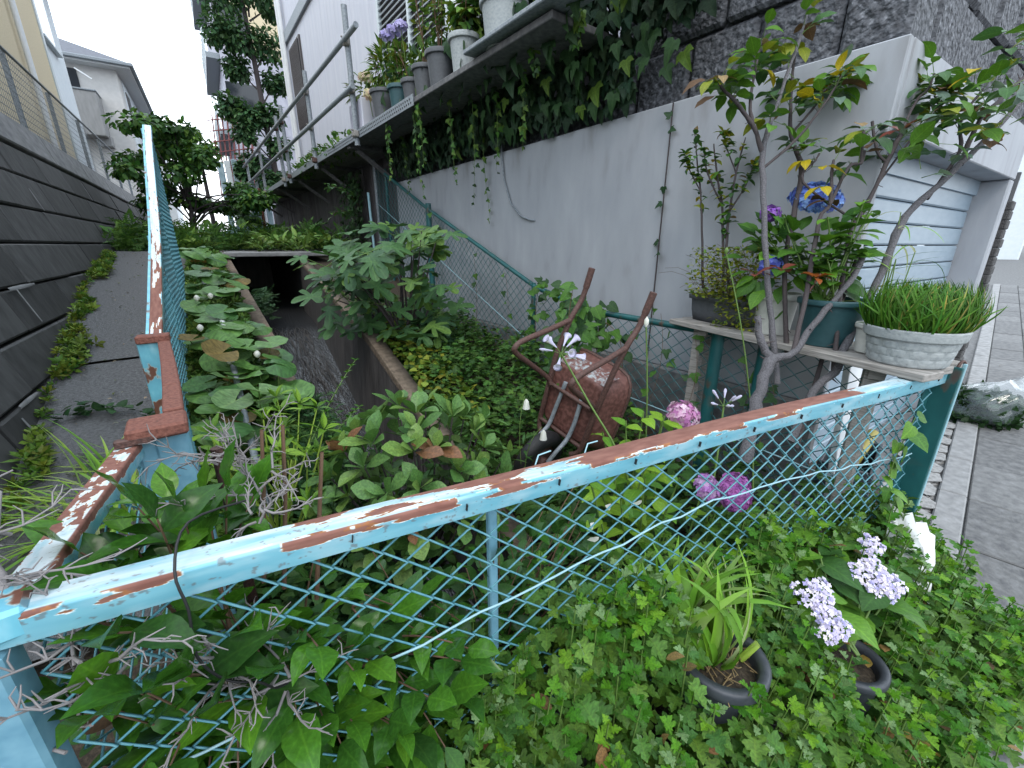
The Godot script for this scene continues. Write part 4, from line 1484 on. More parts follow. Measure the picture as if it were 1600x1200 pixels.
const SHRUB := [[[2.310,1.340,-1.323,0.0080],[2.359,1.610,-1.397,0.0070],[2.401,1.814,-1.462,0.0060],[2.408,1.984,-1.524,0.0050],[2.422,2.137,-1.576,0.0030]],
	[[2.319,1.342,-1.292,0.0080],[2.348,1.577,-1.366,0.0070],[2.399,1.778,-1.411,0.0060],[2.466,1.979,-1.446,0.0050],[2.543,2.163,-1.466,0.0030]],
	[[2.269,1.369,-1.425,0.0070],[2.310,1.610,-1.493,0.0060],[2.355,1.887,-1.573,0.0050],[2.365,2.025,-1.621,0.0040],[2.388,2.232,-1.687,0.0020]],
	[[2.401,1.814,-1.462,0.0050],[2.364,1.984,-1.554,0.0040],[2.374,2.120,-1.601,0.0030]],
	[[2.399,1.778,-1.411,0.0050],[2.497,1.912,-1.398,0.0040],[2.566,2.046,-1.405,0.0030]],
	[[2.355,1.887,-1.573,0.0040],[2.320,2.025,-1.651,0.0030],[2.318,2.094,-1.680,0.0020]],
	[[2.466,1.979,-1.446,0.0040],[2.446,2.113,-1.512,0.0030],[2.447,2.197,-1.545,0.0020]],
	]

# ---------------------------------------------------------------- objects
const BO := Vector3(1.413, 0.61, -1.611)
const BL := Vector3(0.09, 0.964, 0.248)
const BW := Vector3(0.156, -0.26, 0.953)
const BD := Vector3(-0.984, 0.047, 0.174)

func B(l: float, w: float, d: float) -> Vector3: # the wheelbarrow's own axes: along the handles, across, out of its underside
	return BO + BL * l + BW * w + BD * d

func smooth_path(pts: Array, n := 4) -> Array: # Catmull-Rom through the points
	var r := []
	for i in pts.size() - 1:
		var p0: Vector3 = pts[maxi(i - 1, 0)]
		var p1: Vector3 = pts[i]
		var p2: Vector3 = pts[i + 1]
		var p3: Vector3 = pts[mini(i + 2, pts.size() - 1)]
		for k in n:
			r.append(p1.cubic_interpolate(p2, p0, p3, k / float(n)))
	r.append(pts[-1])
	return r

func barrow() -> void:
	var t := thing("wheelbarrow", "rusty wheelbarrow upended on its nose among the weeds, underside outward", "wheelbarrow", B(0, 0, 0))
	surf("barrow", nt(0.02, [[0.0, lin(0.05, 0.02, 0.016)], [0.4, lin(0.1, 0.04, 0.032)], [0.66, lin(0.15, 0.066, 0.055)], [1.0, lin(0.2, 0.1, 0.08)]], 71, 512, 5), V(3, 3, 3), 0.6, 0.2)
	surf("barrow_flaked", nt(0.02, [[0.0, lin(0.09, 0.035, 0.03)], [0.58, lin(0.14, 0.06, 0.05)], [0.61, lin(0.28, 0.3, 0.31)], [0.74, lin(0.34, 0.36, 0.37)], [1.0, lin(0.16, 0.3, 0.35)]], 72, 512, 5), V(3, 3, 3), 0.6, 0.2)
	# tray: rounded rectangle rings from the floor to the rolled rim
	var ring := func(l0: float, l1: float, w: float, d: float, e: float) -> PackedVector3Array:
		var r := PackedVector3Array()
		for k in 37:
			var a := TAU * k / 36.0
			var c := cos(a)
			var s := sin(a)
			var q := pow(pow(absf(c), e) + pow(absf(s), e), -1.0 / e)
			r.append(B((l0 + l1) * 0.5 + (l1 - l0) * 0.5 * q * c, w * q * s, d))
		return r
	var rows := []
	rows.append(ring.call(0.1795, 0.1805, 0.0006, 0.0, 3.0))
	rows.append(ring.call(0.03, 0.36, 0.15, 0.0, 6.0))
	rows.append(ring.call(0.015, 0.375, 0.165, -0.006, 6.0))
	rows.append(ring.call(0.005, 0.39, 0.175, -0.02, 6.0))
	rows.append(ring.call(-0.04, 0.415, 0.195, -0.1, 5.0))
	rows.append(ring.call(-0.065, 0.435, 0.212, -0.17, 5.0))
	rows.append(ring.call(-0.058, 0.428, 0.206, -0.17, 5.0))
	rows.append(ring.call(0.02, 0.37, 0.16, -0.02, 6.0))
	var b := MB.new()
	b.grid(rows)
	part(t, "tray", b, M.barrow)
	b = MB.new()
	var rim: PackedVector3Array = ring.call(-0.065, 0.435, 0.212, -0.17, 5.0)
	b.tube(Array(rim), 0.01, 7, false)
	part(t, "rim", b, M.dark_rust)
	b = MB.new()
	for k in 5:
		for q in 2:
			pass
	rows = []
	for k in 9:
		var w := lerpf(-0.15, 0.15, k / 8.0)
		rows.append(PackedVector3Array([B(0.378, w, -0.009), B(0.396, w * 1.02, -0.022), B(0.4185, w * 1.08, -0.1)]))
	b.grid(rows)
	part(t, "flaked_back_panel", b, M.barrow_flaked)
	for s in [-1.0, 1.0]:
		b = MB.new()
		var pts := smooth_path([B(-0.05, s * 0.11, 0.03), B(0.0, s * 0.15, 0.018), B(0.2, s * 0.16, 0.018), B(0.389, s * 0.171, 0.014), B(0.5, s * 0.173, 0.0), B(0.62, s * 0.175, -0.03), B(0.72, s * 0.176, -0.075), B(0.865, s * 0.178, -0.082)], 4)
		b.tube(pts, 0.0145, 8)
		part(t, "handle_bar", b, M.dark_rust)
		b = MB.new()
		b.tube([B(0.77, s * 0.1765, -0.08), B(0.87, s * 0.178, -0.083)], 0.0175, 8)
		part(t, "grip", b, M.dark_rust)
		b = MB.new()
		pts = smooth_path([B(0.6, s * 0.174, -0.02), B(0.56, s * 0.177, 0.12), B(0.52, s * 0.18, 0.28), B(0.495, s * 0.18, 0.33), B(0.46, s * 0.18, 0.325), B(0.38, s * 0.175, 0.2), B(0.29, s * 0.16, 0.06), B(0.25, s * 0.14, 0.03)], 4)
		b.tube(pts, 0.014, 8)
		part(t, "leg", b, M.dark_rust)
		b = MB.new()
		pts = smooth_path([B(0.3, s * 0.06, 0.018), B(0.14, s * 0.07, 0.022), B(0.03, s * 0.07, 0.04), B(-0.03, s * 0.07, 0.1), B(-0.1, s * 0.06, 0.14)], 4)
		b.tube(pts, 0.012, 8)
		part(t, "wheel_strut", b, M.steel)
	b = MB.new()
	b.tube([B(0.25, -0.15, 0.025), B(0.25, 0.15, 0.025)], 0.012, 8)
	part(t, "cross_bar", b, M.dark_rust)
	b = MB.new()
	b.tube([B(0.02, -0.15, 0.02), B(0.02, 0.15, 0.02)], 0.012, 8)
	part(t, "cross_bar", b, M.dark_rust)
	# wheel
	b = MB.new()
	var wx0 := Transform3D(Basis(BL, BW, BL.cross(BW)), B(-0.12, 0, 0.14))
	b.lathe(wx0, [Vector2(0.1, -0.035), Vector2(0.14, -0.04), Vector2(0.165, -0.025), Vector2(0.172, 0.0), Vector2(0.165, 0.025), Vector2(0.14, 0.04), Vector2(0.1, 0.035), Vector2(0.095, 0.0), Vector2(0.1, -0.035)], 28)
	var wh := part(t, "wheel", b, M.black)
	b = MB.new()
	b.lathe(wx0, [Vector2(0.0, -0.045), Vector2(0.03, -0.045), Vector2(0.03, -0.012), Vector2(0.1, -0.012), Vector2(0.1, 0.012), Vector2(0.03, 0.012), Vector2(0.03, 0.045), Vector2(0.0, 0.045)], 20)
	part(wh, "hub", b, M.dark_rust)

func pot(t: Node3D, at: Vector3, r0: float, r1: float, h: float, m: Material, rim := 0.012, rimh := 0.03) -> void:
	var b := MB.new()
	var x := Transform3D(Basis(), at)
	b.lathe(x, [Vector2(0.0, 0), Vector2(r0 * 0.96, 0), Vector2(r0, 0.006), Vector2(lerpf(r0, r1, 1.0 - rimh / h), h - rimh), Vector2(r1 + rim * 0.8, h - rimh), Vector2(r1 + rim, h - rimh + 0.006), Vector2(r1 + rim, h - 0.006), Vector2(r1 + rim * 0.6, h), Vector2(r1 - 0.004, h - 0.002), Vector2(r1 - 0.01, h - 0.02), Vector2(r0 * 0.9, 0.02)], 32)
	part(t, "pot", b, m)
	b = MB.new()
	b.lathe(x, [Vector2(r1 - 0.004, h - rimh - 0.012), Vector2(r1 * 0.5, h - rimh - 0.004), Vector2(0.0, h - rimh)], 20)
	part(t, "soil", b, M.soil)

const SH := 1.18 # shelf height

func shelf() -> void:
	var t := thing("plant_shelf", "weathered grey plank shelf carrying pots beside the garage", "shelf", V(2.2, 0.2, -0.9))
	for k in 3:
		var b := MB.new()
		b.bar(V(1.99 + k * 0.125, SH - 0.014 - 0.001 * k, -0.34), V(2.26 + k * 0.125, SH - 0.014 - 0.001 * k, -1.56), 0.12, 0.028, 0.003)
		part(t, "plank", b, M.plank)
	for q in [[2.06, -0.52], [2.26, -1.4], [2.33, -0.6], [2.45, -1.45]]:
		var b := MB.new()
		b.bar(V(q[0], 0.05, q[1]), V(q[0], SH - 0.03, q[1]), 0.05, 0.05, 0.003, Vector3.RIGHT)
		part(t, "leg", b, M.plank)
	var b2 := MB.new()
	b2.bar(V(2.02, SH - 0.05, -0.5), V(2.4, SH - 0.05, -0.58), 0.05, 0.04)
	b2.bar(V(2.22, SH - 0.05, -1.36), V(2.5, SH - 0.05, -1.42), 0.05, 0.04)
	part(t, "batten", b2, M.plank)

func trough(t: Node3D, c: Vector3, turn: float, l: float, w: float, h: float, m: Material) -> void:
	var b := MB.new()
	var x := Transform3D(Basis(Vector3.UP, turn), c)
	var ring := func(a: float, d: float, y: float) -> PackedVector3Array:
		var r := PackedVector3Array()
		for k in 33:
			var an := TAU * k / 32.0
			var q := pow(pow(absf(cos(an)), 8.0) + pow(absf(sin(an)), 8.0), -1.0 / 8.0)
			r.append(x * V(a * 0.5 * q * cos(an), y, -d * 0.5 * q * sin(an)))
		return r
	var rows := [ring.call(0.01, 0.01, 0.0), ring.call(l * 0.88, w * 0.82, 0.0), ring.call(l * 0.93, w * 0.9, h * 0.35), ring.call(l * 0.935, w * 0.91, h * 0.37), ring.call(l * 0.96, w * 0.95, h - 0.03), ring.call(l + 0.012, w + 0.012, h - 0.028), ring.call(l + 0.016, w + 0.016, h - 0.004), ring.call(l + 0.004, w + 0.004, h), ring.call(l - 0.02, w - 0.02, h - 0.004), ring.call(l * 0.86, w * 0.8, 0.03)]
	b.grid(rows)
	part(t, "trough", b, m)
	b = MB.new()
	b.grid([ring.call(l - 0.02, w - 0.02, h - 0.045), ring.call(0.02, 0.02, h - 0.035)])
	part(t, "soil", b, M.soil)

# pressed brick pattern round the pale pot: each face of a block stands a little proud
func round_pot(t: Node3D, c: Vector3) -> void:
	var b := MB.new()
	var x := Transform3D(Basis(), c)
	var x2 := x
	x = x * Transform3D(Basis().scaled(V(0.84, 0.79, 0.84)), Vector3.ZERO)
	b.lathe(x, [Vector2(0.0, 0), Vector2(0.134, 0), Vector2(0.138, 0.008), Vector2(0.158, 0.122), Vector2(0.17, 0.124), Vector2(0.173, 0.13), Vector2(0.178, 0.165), Vector2(0.176, 0.172), Vector2(0.166, 0.172), Vector2(0.15, 0.13), Vector2(0.12, 0.02)], 40)
	part(t, "pot", b, M.pot_pale)
	for r in 3:
		for k in 14:
			var a0 := TAU * (k + (0.5 if r % 2 else 0.0)) / 14.0 + 0.012
			var a1 := a0 + TAU / 14.0 - 0.024
			var y0 := 0.008 + r * 0.038
			var y1 := y0 + 0.034
			b = MB.new()
			var rows := []
			for y in [y0, y0 + 0.003, y1 - 0.003, y1]:
				var rr := PackedVector3Array()
				for s in 5:
					var a := lerpf(a0, a1, s / 4.0)
					var edge: bool = s == 0 or s == 4 or y == y0 or y == y1
					var rad := lerpf(0.1375, 0.1585, (y - 0.008) / 0.114) + (-0.002 if edge else 0.0034)
					rr.append(x * V(cos(a) * rad, y, -sin(a) * rad))
				rows.append(rr)
			b.grid(rows)
			part(t, "brick_relief", b, M.pot_pale)
	b = MB.new()
	b.lathe(x, [Vector2(0.16, 0.14), Vector2(0.08, 0.15), Vector2(0.0, 0.155)], 20)
	part(t, "soil", b, M.soil)

func odds() -> void:
	# leaning grey pole among the leopard plants
	var t := thing("metal_pole", "dull grey pole leaning in the weeds, pale tape near its top", "pole", V(-0.02, 0.6, -2.1))
	var b := MB.new()
	b.tube([V(-0.0, 0.45, -1.75), V(-0.02, 0.86, -2.95), V(-0.04, 1.11, -3.85)], 0.017, 8)
	part(t, "pole", b, M.steel)
	b = MB.new()
	b.tube([V(-0.0375, 1.085, -3.72), V(-0.033, 1.03, -3.54)], 0.0185, 8)
	part(t, "tape", b, M.white_paint)
	b = MB.new()
	b.tube([V(-0.04, 1.11, -3.85), V(-0.041, 1.125, -3.9)], 0.012, 8)
	part(t, "tip", b, M.bluewhite)
	# bag of cut leaves on the pavement
	rng.seed = 61
	var g := thing("rubbish_bag", "clear plastic rubbish bag stuffed with cut leaves on the pavement", "bag", V(5.4, 0.13, -0.56))
	var pl := mat("bag_film", Color(0.86, 0.92, 0.95, 0.1), 0.12)
	pl.transparency = BaseMaterial3D.TRANSPARENCY_ALPHA
	pl.cull_mode = BaseMaterial3D.CULL_DISABLED
	var rows := []
	for i in 15:
		var v := i / 14.0
		var rr := PackedVector3Array()
		for k in 33:
			var a := TAU * k / 32.0
			var r := 0.24 * lerps(v, [[0.0, 0.1], [0.05, 0.8], [0.2, 1.0], [0.55, 1.05], [0.75, 0.85], [0.88, 0.45], [0.95, 0.16], [1.0, 0.2]])
			r *= 1.0 + 0.05 * sin(a * 5.0 + v * 9.0) + 0.04 * sin(a * 11.0 - v * 14.0) + 0.03 * sin(a * 17.0 + v * 31.0)
			rr.append(V(5.4 + cos(a) * r + 0.1 * pow(v, 3.0), 0.12 + 0.4 * v - 0.03 * sin(a) * v, -0.56 - sin(a) * r + 0.12 * pow(v, 3.0)))
		rows.append(rr)
	b = MB.new()
	b.grid(rows)
	part(g, "film", b, pl)
	b = MB.new()
	rows = []
	for i in 8:
		var v := i / 7.0
		var rr := PackedVector3Array()
		for k in 9:
			var a := lerpf(-1.0, 1.0, k / 8.0)
			rr.append(V(5.45 + 0.3 * v + 0.04 * sin(k * 2.0), 0.46 - 0.16 * v + 0.05 * a * a + 0.02 * sin(i * 1.7 + k), -0.44 + 0.3 * v + a * (0.05 + 0.1 * v)))
		rows.append(rr)
	b.grid(rows)
	part(g, "twisted_neck", b, pl)
	var xs := []
	var cs := []
	for i in 1300:
		var a := R(0, TAU)
		var r := sqrt(R(0.3, 1)) * 0.225
		var y := R(0.13, 0.36)
		xs.append(lx(V(5.4 + cos(a) * r, y, -0.56 + sin(a) * r), rv(), rv(), R(0.05, 0.09)))
		var k := R(0.5, 1.2)
		cs.append(Color(0.035 * k, 0.09 * k, 0.03 * k))
	stuff(g, "cut_leaves", LM.oval[0], M.weed, xs, cs)
	# crumpled white sheet beside the lacecap
	var w := thing("white_wrapper", "crumpled white plastic wrapper beside the lacecap hydrangea", "wrapper", V(2.03, 0.4, -0.28))
	b = MB.new()
	rows = []
	for i in 8:
		var rr := PackedVector3Array()
		for k in 8:
			rr.append(V(2.06 - 0.018 * i + R(-0.012, 0.012), 0.62 - 0.03 * i + R(-0.01, 0.012) - 0.004 * k * k * 0.3, -0.36 + 0.022 * k + 0.008 * i + R(-0.008, 0.008)))
		rows.append(rr)
	b.grid(rows)
	part(w, "film", b, M.white_paint)
	# clutter behind the fence, under the shelf
	var c := thing("crate", "dark plastic crate of garden junk behind the fence under the shelf", "crate", V(2.9, 0, -0.72))
	b = MB.new()
	b.box(Transform3D(Basis(Vector3.UP, 0.2), V(2.85, 0.22, -0.72)), V(0.5, 0.03, 0.22))
	for q in [[0, 0.11], [0, -0.11]]:
		b.box(Transform3D(Basis(Vector3.UP, 0.2), V(2.85, 0.34, -0.72) + V(q[1] * 0.2, 0, q[1])), V(0.5, 0.26, 0.02), 0.004)
	for q in [-0.24, 0.24]:
		b.box(Transform3D(Basis(Vector3.UP, 0.2), V(2.85 + q, 0.34, -0.72 - q * 0.2)), V(0.02, 0.26, 0.2), 0.004)
	part(c, "box", b, M.pot_dark)
	var bo := thing("bamboo_offcut", "short yellow bamboo offcut sticking out of the dark crate", "bamboo", V(2.9, 0.4, -0.7))
	b = MB.new()
	b.tube([V(2.72, 0.33, -0.7), V(3.02, 0.56, -0.69)], 0.028, 10)
	var ym := mat("bamboo", lin(0.28, 0.24, 0.06), 0.5)
	part(bo, "cane", b, ym)
	var pn := thing("white_board", "white painted board leaning under the plant shelf", "board", V(2.5, 0.1, -0.66))
	b = MB.new()
	b.bar(V(2.42, 0.15, -0.62), V(2.5, 1.08, -0.72), 0.03, 0.16, 0.003, Vector3.RIGHT)
	part(pn, "board", b, M.white_paint)
	# leaves fallen on the pavement, each its own
	rng.seed = 66
	for i in 16:
		var s := R(-1.0, 4.5)
		var n := R(0.02, 0.85)
		var lf := inst(self, numbered("fallen_leaf"), LM.oval[i % 3], M.dry, lx(S(s, n, 0.02), SD.rotated(Vector3.UP, R(0, TAU)), Vector3.UP, R(0.025, 0.05)))
		tag(lf, "small dry leaf lying on the grey pavement", "leaf", "leaves fallen on the pavement")
	# black cable over the rail
	var k := thing("cable", "thin black cable looped over the blue rail into the camellia", "cable", V(-0.08, 0.9, -0.66))
	b = MB.new()
	b.tube(smooth_path([V(-0.03, 1.17, -0.8), V(-0.105, 1.195, -0.735), V(-0.125, 1.16, -0.672), V(-0.12, 1.1, -0.655), V(-0.125, 1.02, -0.65), V(-0.1, 0.96, -0.645), V(-0.06, 0.93, -0.64), V(-0.04, 0.88, -0.66), V(-0.01, 0.86, -0.68)], 4), 0.002, 6)
	part(k, "sheath", b, M.black)
	# vertical wire on the garage wall
	var vw := thing("climbing_wire", "thin dark vertical wire on the white garage wall", "wire", H(-0.02, 1.2, -1.2))
	b = MB.new()
	b.tube([H(-0.02, 0.8, -1.12), H(-0.02, 2.44, -1.12)], 0.005, 5)
	part(vw, "wire", b, M.bark_dark)
	for q in 6:
		leaf(vw, "ivy", M.lf_dark, H(-0.03, R(1.0, 2.4), -1.12), V(R(-1, 0.2), R(-1, 0.2), R(-1, 1)), V(-1, 0.5, 0), 0.05)

# ---------------------------------------------------------------- plants
func leaf_materials() -> void:
	var vc := vein_tex(7, 0.12, 0.12, 1)
	var vh := vein_tex(9, 0.14, 0.1, 2)
	var vf := vein_tex(5, 0.14, 0.14, 3, true)
	var vr := vein_tex(9, 0.1, 0.2, 4, true)
	var vm := vein_tex(4, 0.1, 0.2, 5)
	leafmat("mum_a", 0.095, 0.275, 0.014, 0.6, vm)
	leafmat("mum_b", 0.055, 0.2, 0.014, 0.6, vm)
	leafmat("mum_c", 0.15, 0.335, 0.02, 0.6, vm)
	leafmat("mum_d", 0.07, 0.19, 0.045, 0.65, vm)
	leafmat("mum_tip", 0.2, 0.34, 0.14, 0.75, vm)
	leafmat("cam_a", 0.072, 0.217, 0.022, 0.22, vc)
	leafmat("cam_b", 0.046, 0.152, 0.020, 0.22, vc)
	leafmat("cam_c", 0.1, 0.27, 0.022, 0.28, vc)
	leafmat("cam_d", 0.036, 0.109, 0.022, 0.25, vc)
	leafmat("pad_a", 0.14, 0.29, 0.085, 0.35, vm)
	leafmat("pad_b", 0.19, 0.33, 0.08, 0.35, vm)
	leafmat("pad_c", 0.1, 0.23, 0.06, 0.35, vm)
	leafmat("pad_red", 0.255, 0.128, 0.068, 0.4, vm)
	leafmat("fig_a", 0.074, 0.176, 0.061, 0.5, vf)
	leafmat("fig_b", 0.054, 0.135, 0.057, 0.5, vf)
	leafmat("fig_c", 0.135, 0.257, 0.061, 0.5, vf)
	leafmat("round_a", 0.125, 0.275, 0.07, 0.4, vr)
	leafmat("round_b", 0.080, 0.200, 0.064, 0.4, vr)
	leafmat("round_c", 0.176, 0.320, 0.120, 0.4, vr)
	leafmat("round_brown", 0.208, 0.160, 0.056, 0.6, vr)
	leafmat("hyd_a", 0.135, 0.311, 0.034, 0.45, vh)
	leafmat("hyd_b", 0.081, 0.209, 0.030, 0.45, vh)
	leafmat("hyd_c", 0.230, 0.419, 0.041, 0.45, vh)
	leafmat("hyd_d", 0.047, 0.135, 0.030, 0.45, vh)
	leafmat("rose_a", 0.106, 0.250, 0.031, 0.45, vh)
	leafmat("rose_b", 0.069, 0.169, 0.056, 0.45, vh)
	leafmat("rose_blue", 0.163, 0.250, 0.200, 0.5, vh)
	leafmat("yellow", 0.500, 0.400, 0.020, 0.5, vh)
	leafmat("yellowgreen", 0.250, 0.300, 0.030, 0.5, vh)
	leafmat("dry", 0.340, 0.250, 0.130, 0.8, vh, 0.3)
	leafmat("brownleaf", 0.140, 0.085, 0.050, 0.8, vh, 0.3)
	leafmat("redleaf", 0.200, 0.055, 0.040, 0.4, vh)
	leafmat("copperleaf", 0.300, 0.085, 0.020, 0.4, vh)
	leafmat("lf_dark", 0.034, 0.086, 0.036, 0.5, vf)
	leafmat("lf_ivy", 0.048, 0.114, 0.042, 0.5, vf)
	leafmat("lf_ivy_l", 0.132, 0.240, 0.042, 0.5, vf)
	leafmat("lance_a", 0.130, 0.273, 0.029, 0.4, vm)
	leafmat("lance_b", 0.091, 0.215, 0.026, 0.4, vm)
	leafmat("vine_a", 0.078, 0.208, 0.036, 0.5, vf)
	leafmat("strap_a", 0.156, 0.338, 0.023, 0.4, null)
	leafmat("strap_b", 0.104, 0.260, 0.023, 0.4, null)
	leafmat("strap_c", 0.260, 0.390, 0.052, 0.45, null)
	leafmat("petal", 0.5, 0.48, 0.68, 0.6, null)
	leafmat("white_petal", 0.700, 0.700, 0.680, 0.6, null)
	leafmat("weed", 1, 1, 1, 0.55, vm, 0.5, true)
	leafmat("floret", 1, 1, 1, 0.7, null, 0.4, true)

func gcol(r: float, g: float, b: float, v := 0.35) -> Color:
	var k := R(1.0 - v, 1.0 + v)
	var w := R(-0.15, 0.25)
	k *= 1.35
	return Color(r * k * (1.0 + w), g * k, b * k * (1.0 - w * 0.5))

func stem(t: Node3D, pts: Array, r0: float, r1: float, m: Material, called := "stem", sides := 5) -> void:
	var b := MB.new()
	b.tube(pts, taper(pts.size(), r0, r1), sides, false)
	part(t, called, b, m)

# ---- chrysanthemums in front of the fence
func canopy(s: float, n: float) -> float:
	var top := lerps(s, [[0.35, 0.4], [0.5, 0.58], [0.75, 0.76], [1.05, 0.82], [1.3, 0.78], [2.0, 0.7], [2.45, 0.62], [2.7, 0.45], [2.95, 0.25]])
	return lerpf(top, 0.16, pow(clampf(n / 0.52, 0.0, 1.0), 1.25)) + 0.06 * sin(s * 9.0 + n * 13.0) * sin(s * 17.0 - n * 7.0)

func mums() -> void:
	rng.seed = 101
	var names := ["chrysanthemum clump hugging the left end of its bed against the mesh", "chrysanthemum clump just before the lily pot", "", "", "", "", "", ""]
	var labels := ["leafy chrysanthemum clump under the glossy camellia at the bed's end", "leafy chrysanthemum clump between the camellia and the lily pot", "leafy chrysanthemum clump in front of the dark lily pot", "leafy chrysanthemum clump between the lily pot and the lacecap pot", "leafy chrysanthemum clump in front of the lacecap hydrangea pot", "leafy chrysanthemum clump beside the crumpled white wrapper", "leafy chrysanthemum clump spilling over the pale kerb block", "leafy chrysanthemum clump at the foot of the green fence post"]
	var pots := [Vector2(1.29, 0.13), Vector2(1.78, 0.227)]
	for c in 8:
		var s0 := 0.36 + c * 0.295
		var t := thing("chrysanthemum", labels[c], "plant", F(s0 + 0.15, 0.0, 0.2), "chrysanthemum clumps in front of the fence")
		var xs := []
		var cs := []
		var stems := MB.new()
		var leaves := 0
		for k in 92:
			var s := s0 + R(-0.03, 0.33)
			var n := R(0.0, 0.52) if k < 74 else R(-0.12, 0.06)
			if c == 0:
				n = R(-0.05, 0.3)
			var skip := false
			for q in pots:
				if Vector2(s, n).distance_to(q) < 0.115:
					skip = true
				if absf(s - q.x + (n - q.y) * 0.6) < 0.1 and n > q.y and n < q.y + 0.16 and rng.randf() < 0.3:
					skip = true
			if skip:
				continue
			var h := canopy(s, maxf(n, 0.0)) + R(-0.05, 0.03)
			var foot := F(s + R(-0.03, 0.03), -0.05, n - 0.03)
			var tip := F(s, h, n)
			var pts := curve(foot, tip, V(R(-0.02, 0.02), 0, R(-0.02, 0.02)), 4)
			stems.tube(pts, [0.003, 0.003, 0.0028, 0.0024, 0.0018], 4, false)
			var a := R(0, TAU)
			var tone := rng.randf()
			for j in 15:
				var y := h - 0.005 - j * 0.018 + R(-0.006, 0.006)
				if y < -0.02:
					break
				a += 2.4 + R(-0.3, 0.3)
				var el := lerpf(1.15, 0.15, minf(1.0, j / 5.0)) + R(-0.25, 0.3)
				var d := V(cos(a) * cos(el), sin(el), sin(a) * cos(el))
				var sz := lerpf(0.022, 0.05, minf(1.0, j / 4.0)) * R(0.75, 1.25)
				var at := F(s, y, n) + V(d.x, 0, d.z) * 0.012
				if j < 4 and leaves < 296 and n > -0.02:
					var m: Material
					if j < 2 and tone > 0.6:
						m = M.mum_tip
					else:
						m = M[["mum_a", "mum_b", "mum_c", "mum_d"][mini(3, int(fposmod(tone * 4.0 + R(-0.5, 0.6), 4.0)))]]
					leaf(t, "mum", m, at, d, Vector3.UP - V(d.x, 0, d.z) * 0.3 + rv(0.35), sz)
					leaves += 1
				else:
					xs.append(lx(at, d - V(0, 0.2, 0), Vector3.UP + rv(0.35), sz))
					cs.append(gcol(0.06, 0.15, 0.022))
		part(t, "stems", stems, M.stem).set_meta("kind", "stuff")
		stuff(t, "lower_leaves", LM.mum[0], M.weed, xs, cs)

# ---- glossy shrubs: twigs with alternate leaves
func twig(t: Node3D, a: Vector3, b: Vector3, sag: Vector3, n: int, kind: String, mats: Array, size: float, wood: Material, r0 := 0.004, from := 0.35) -> void:
	var pts := curve(a, b, sag, 6)
	stem(t, pts, r0, r0 * 0.45, wood, "twig")
	var d := (b - a).normalized()
	var side := d.cross(Vector3.UP).normalized()
	for k in n:
		var u := lerpf(from, 1.0, k / maxf(1.0, n - 1.0))
		var i := mini(5, int(u * 6.0))
		var p: Vector3 = pts[i].lerp(pts[i + 1], u * 6.0 - i)
		var s := 1.0 if k % 2 else -1.0
		var dir := d * R(0.5, 1.0) + side * s * R(0.5, 1.1) + V(0, R(-0.3, 0.5), 0)
		if k == n - 1:
			dir = d + V(0, R(-0.1, 0.3), 0)
		leaf(t, kind, pick(mats), p, dir, Vector3.UP + rv(0.45), size * R(0.75, 1.15))

func dead_twigs(t: Node3D, c: Vector3, r: float, n: int) -> void:
	for k in n:
		var a := c + rv(r * 0.25)
		var d := V(R(-1, 1), R(-0.3, 0.9), R(-1, 1)).normalized()
		var b := MB.new()
		var p := a
		var pts := [p]
		for q in 5:
			d = (d + rv(0.5)).normalized()
			p += d * r * R(0.16, 0.28)
			pts.append(p)
		b.tube(pts, taper(6, 0.0028, 0.0009), 5)
		for q in 11:
			var o: Vector3 = pts[1 + q % 5]
			var e := (d + rv(1.0)).normalized()
			var e2 := (e + rv(0.7)).normalized()
			b.tube([o, o + e * r * 0.14, o + e * r * 0.14 + e2 * r * R(0.06, 0.14)], [0.0014, 0.0011, 0.0006], 4)
		part(t, "dead_twig", b, M.dead_twig)

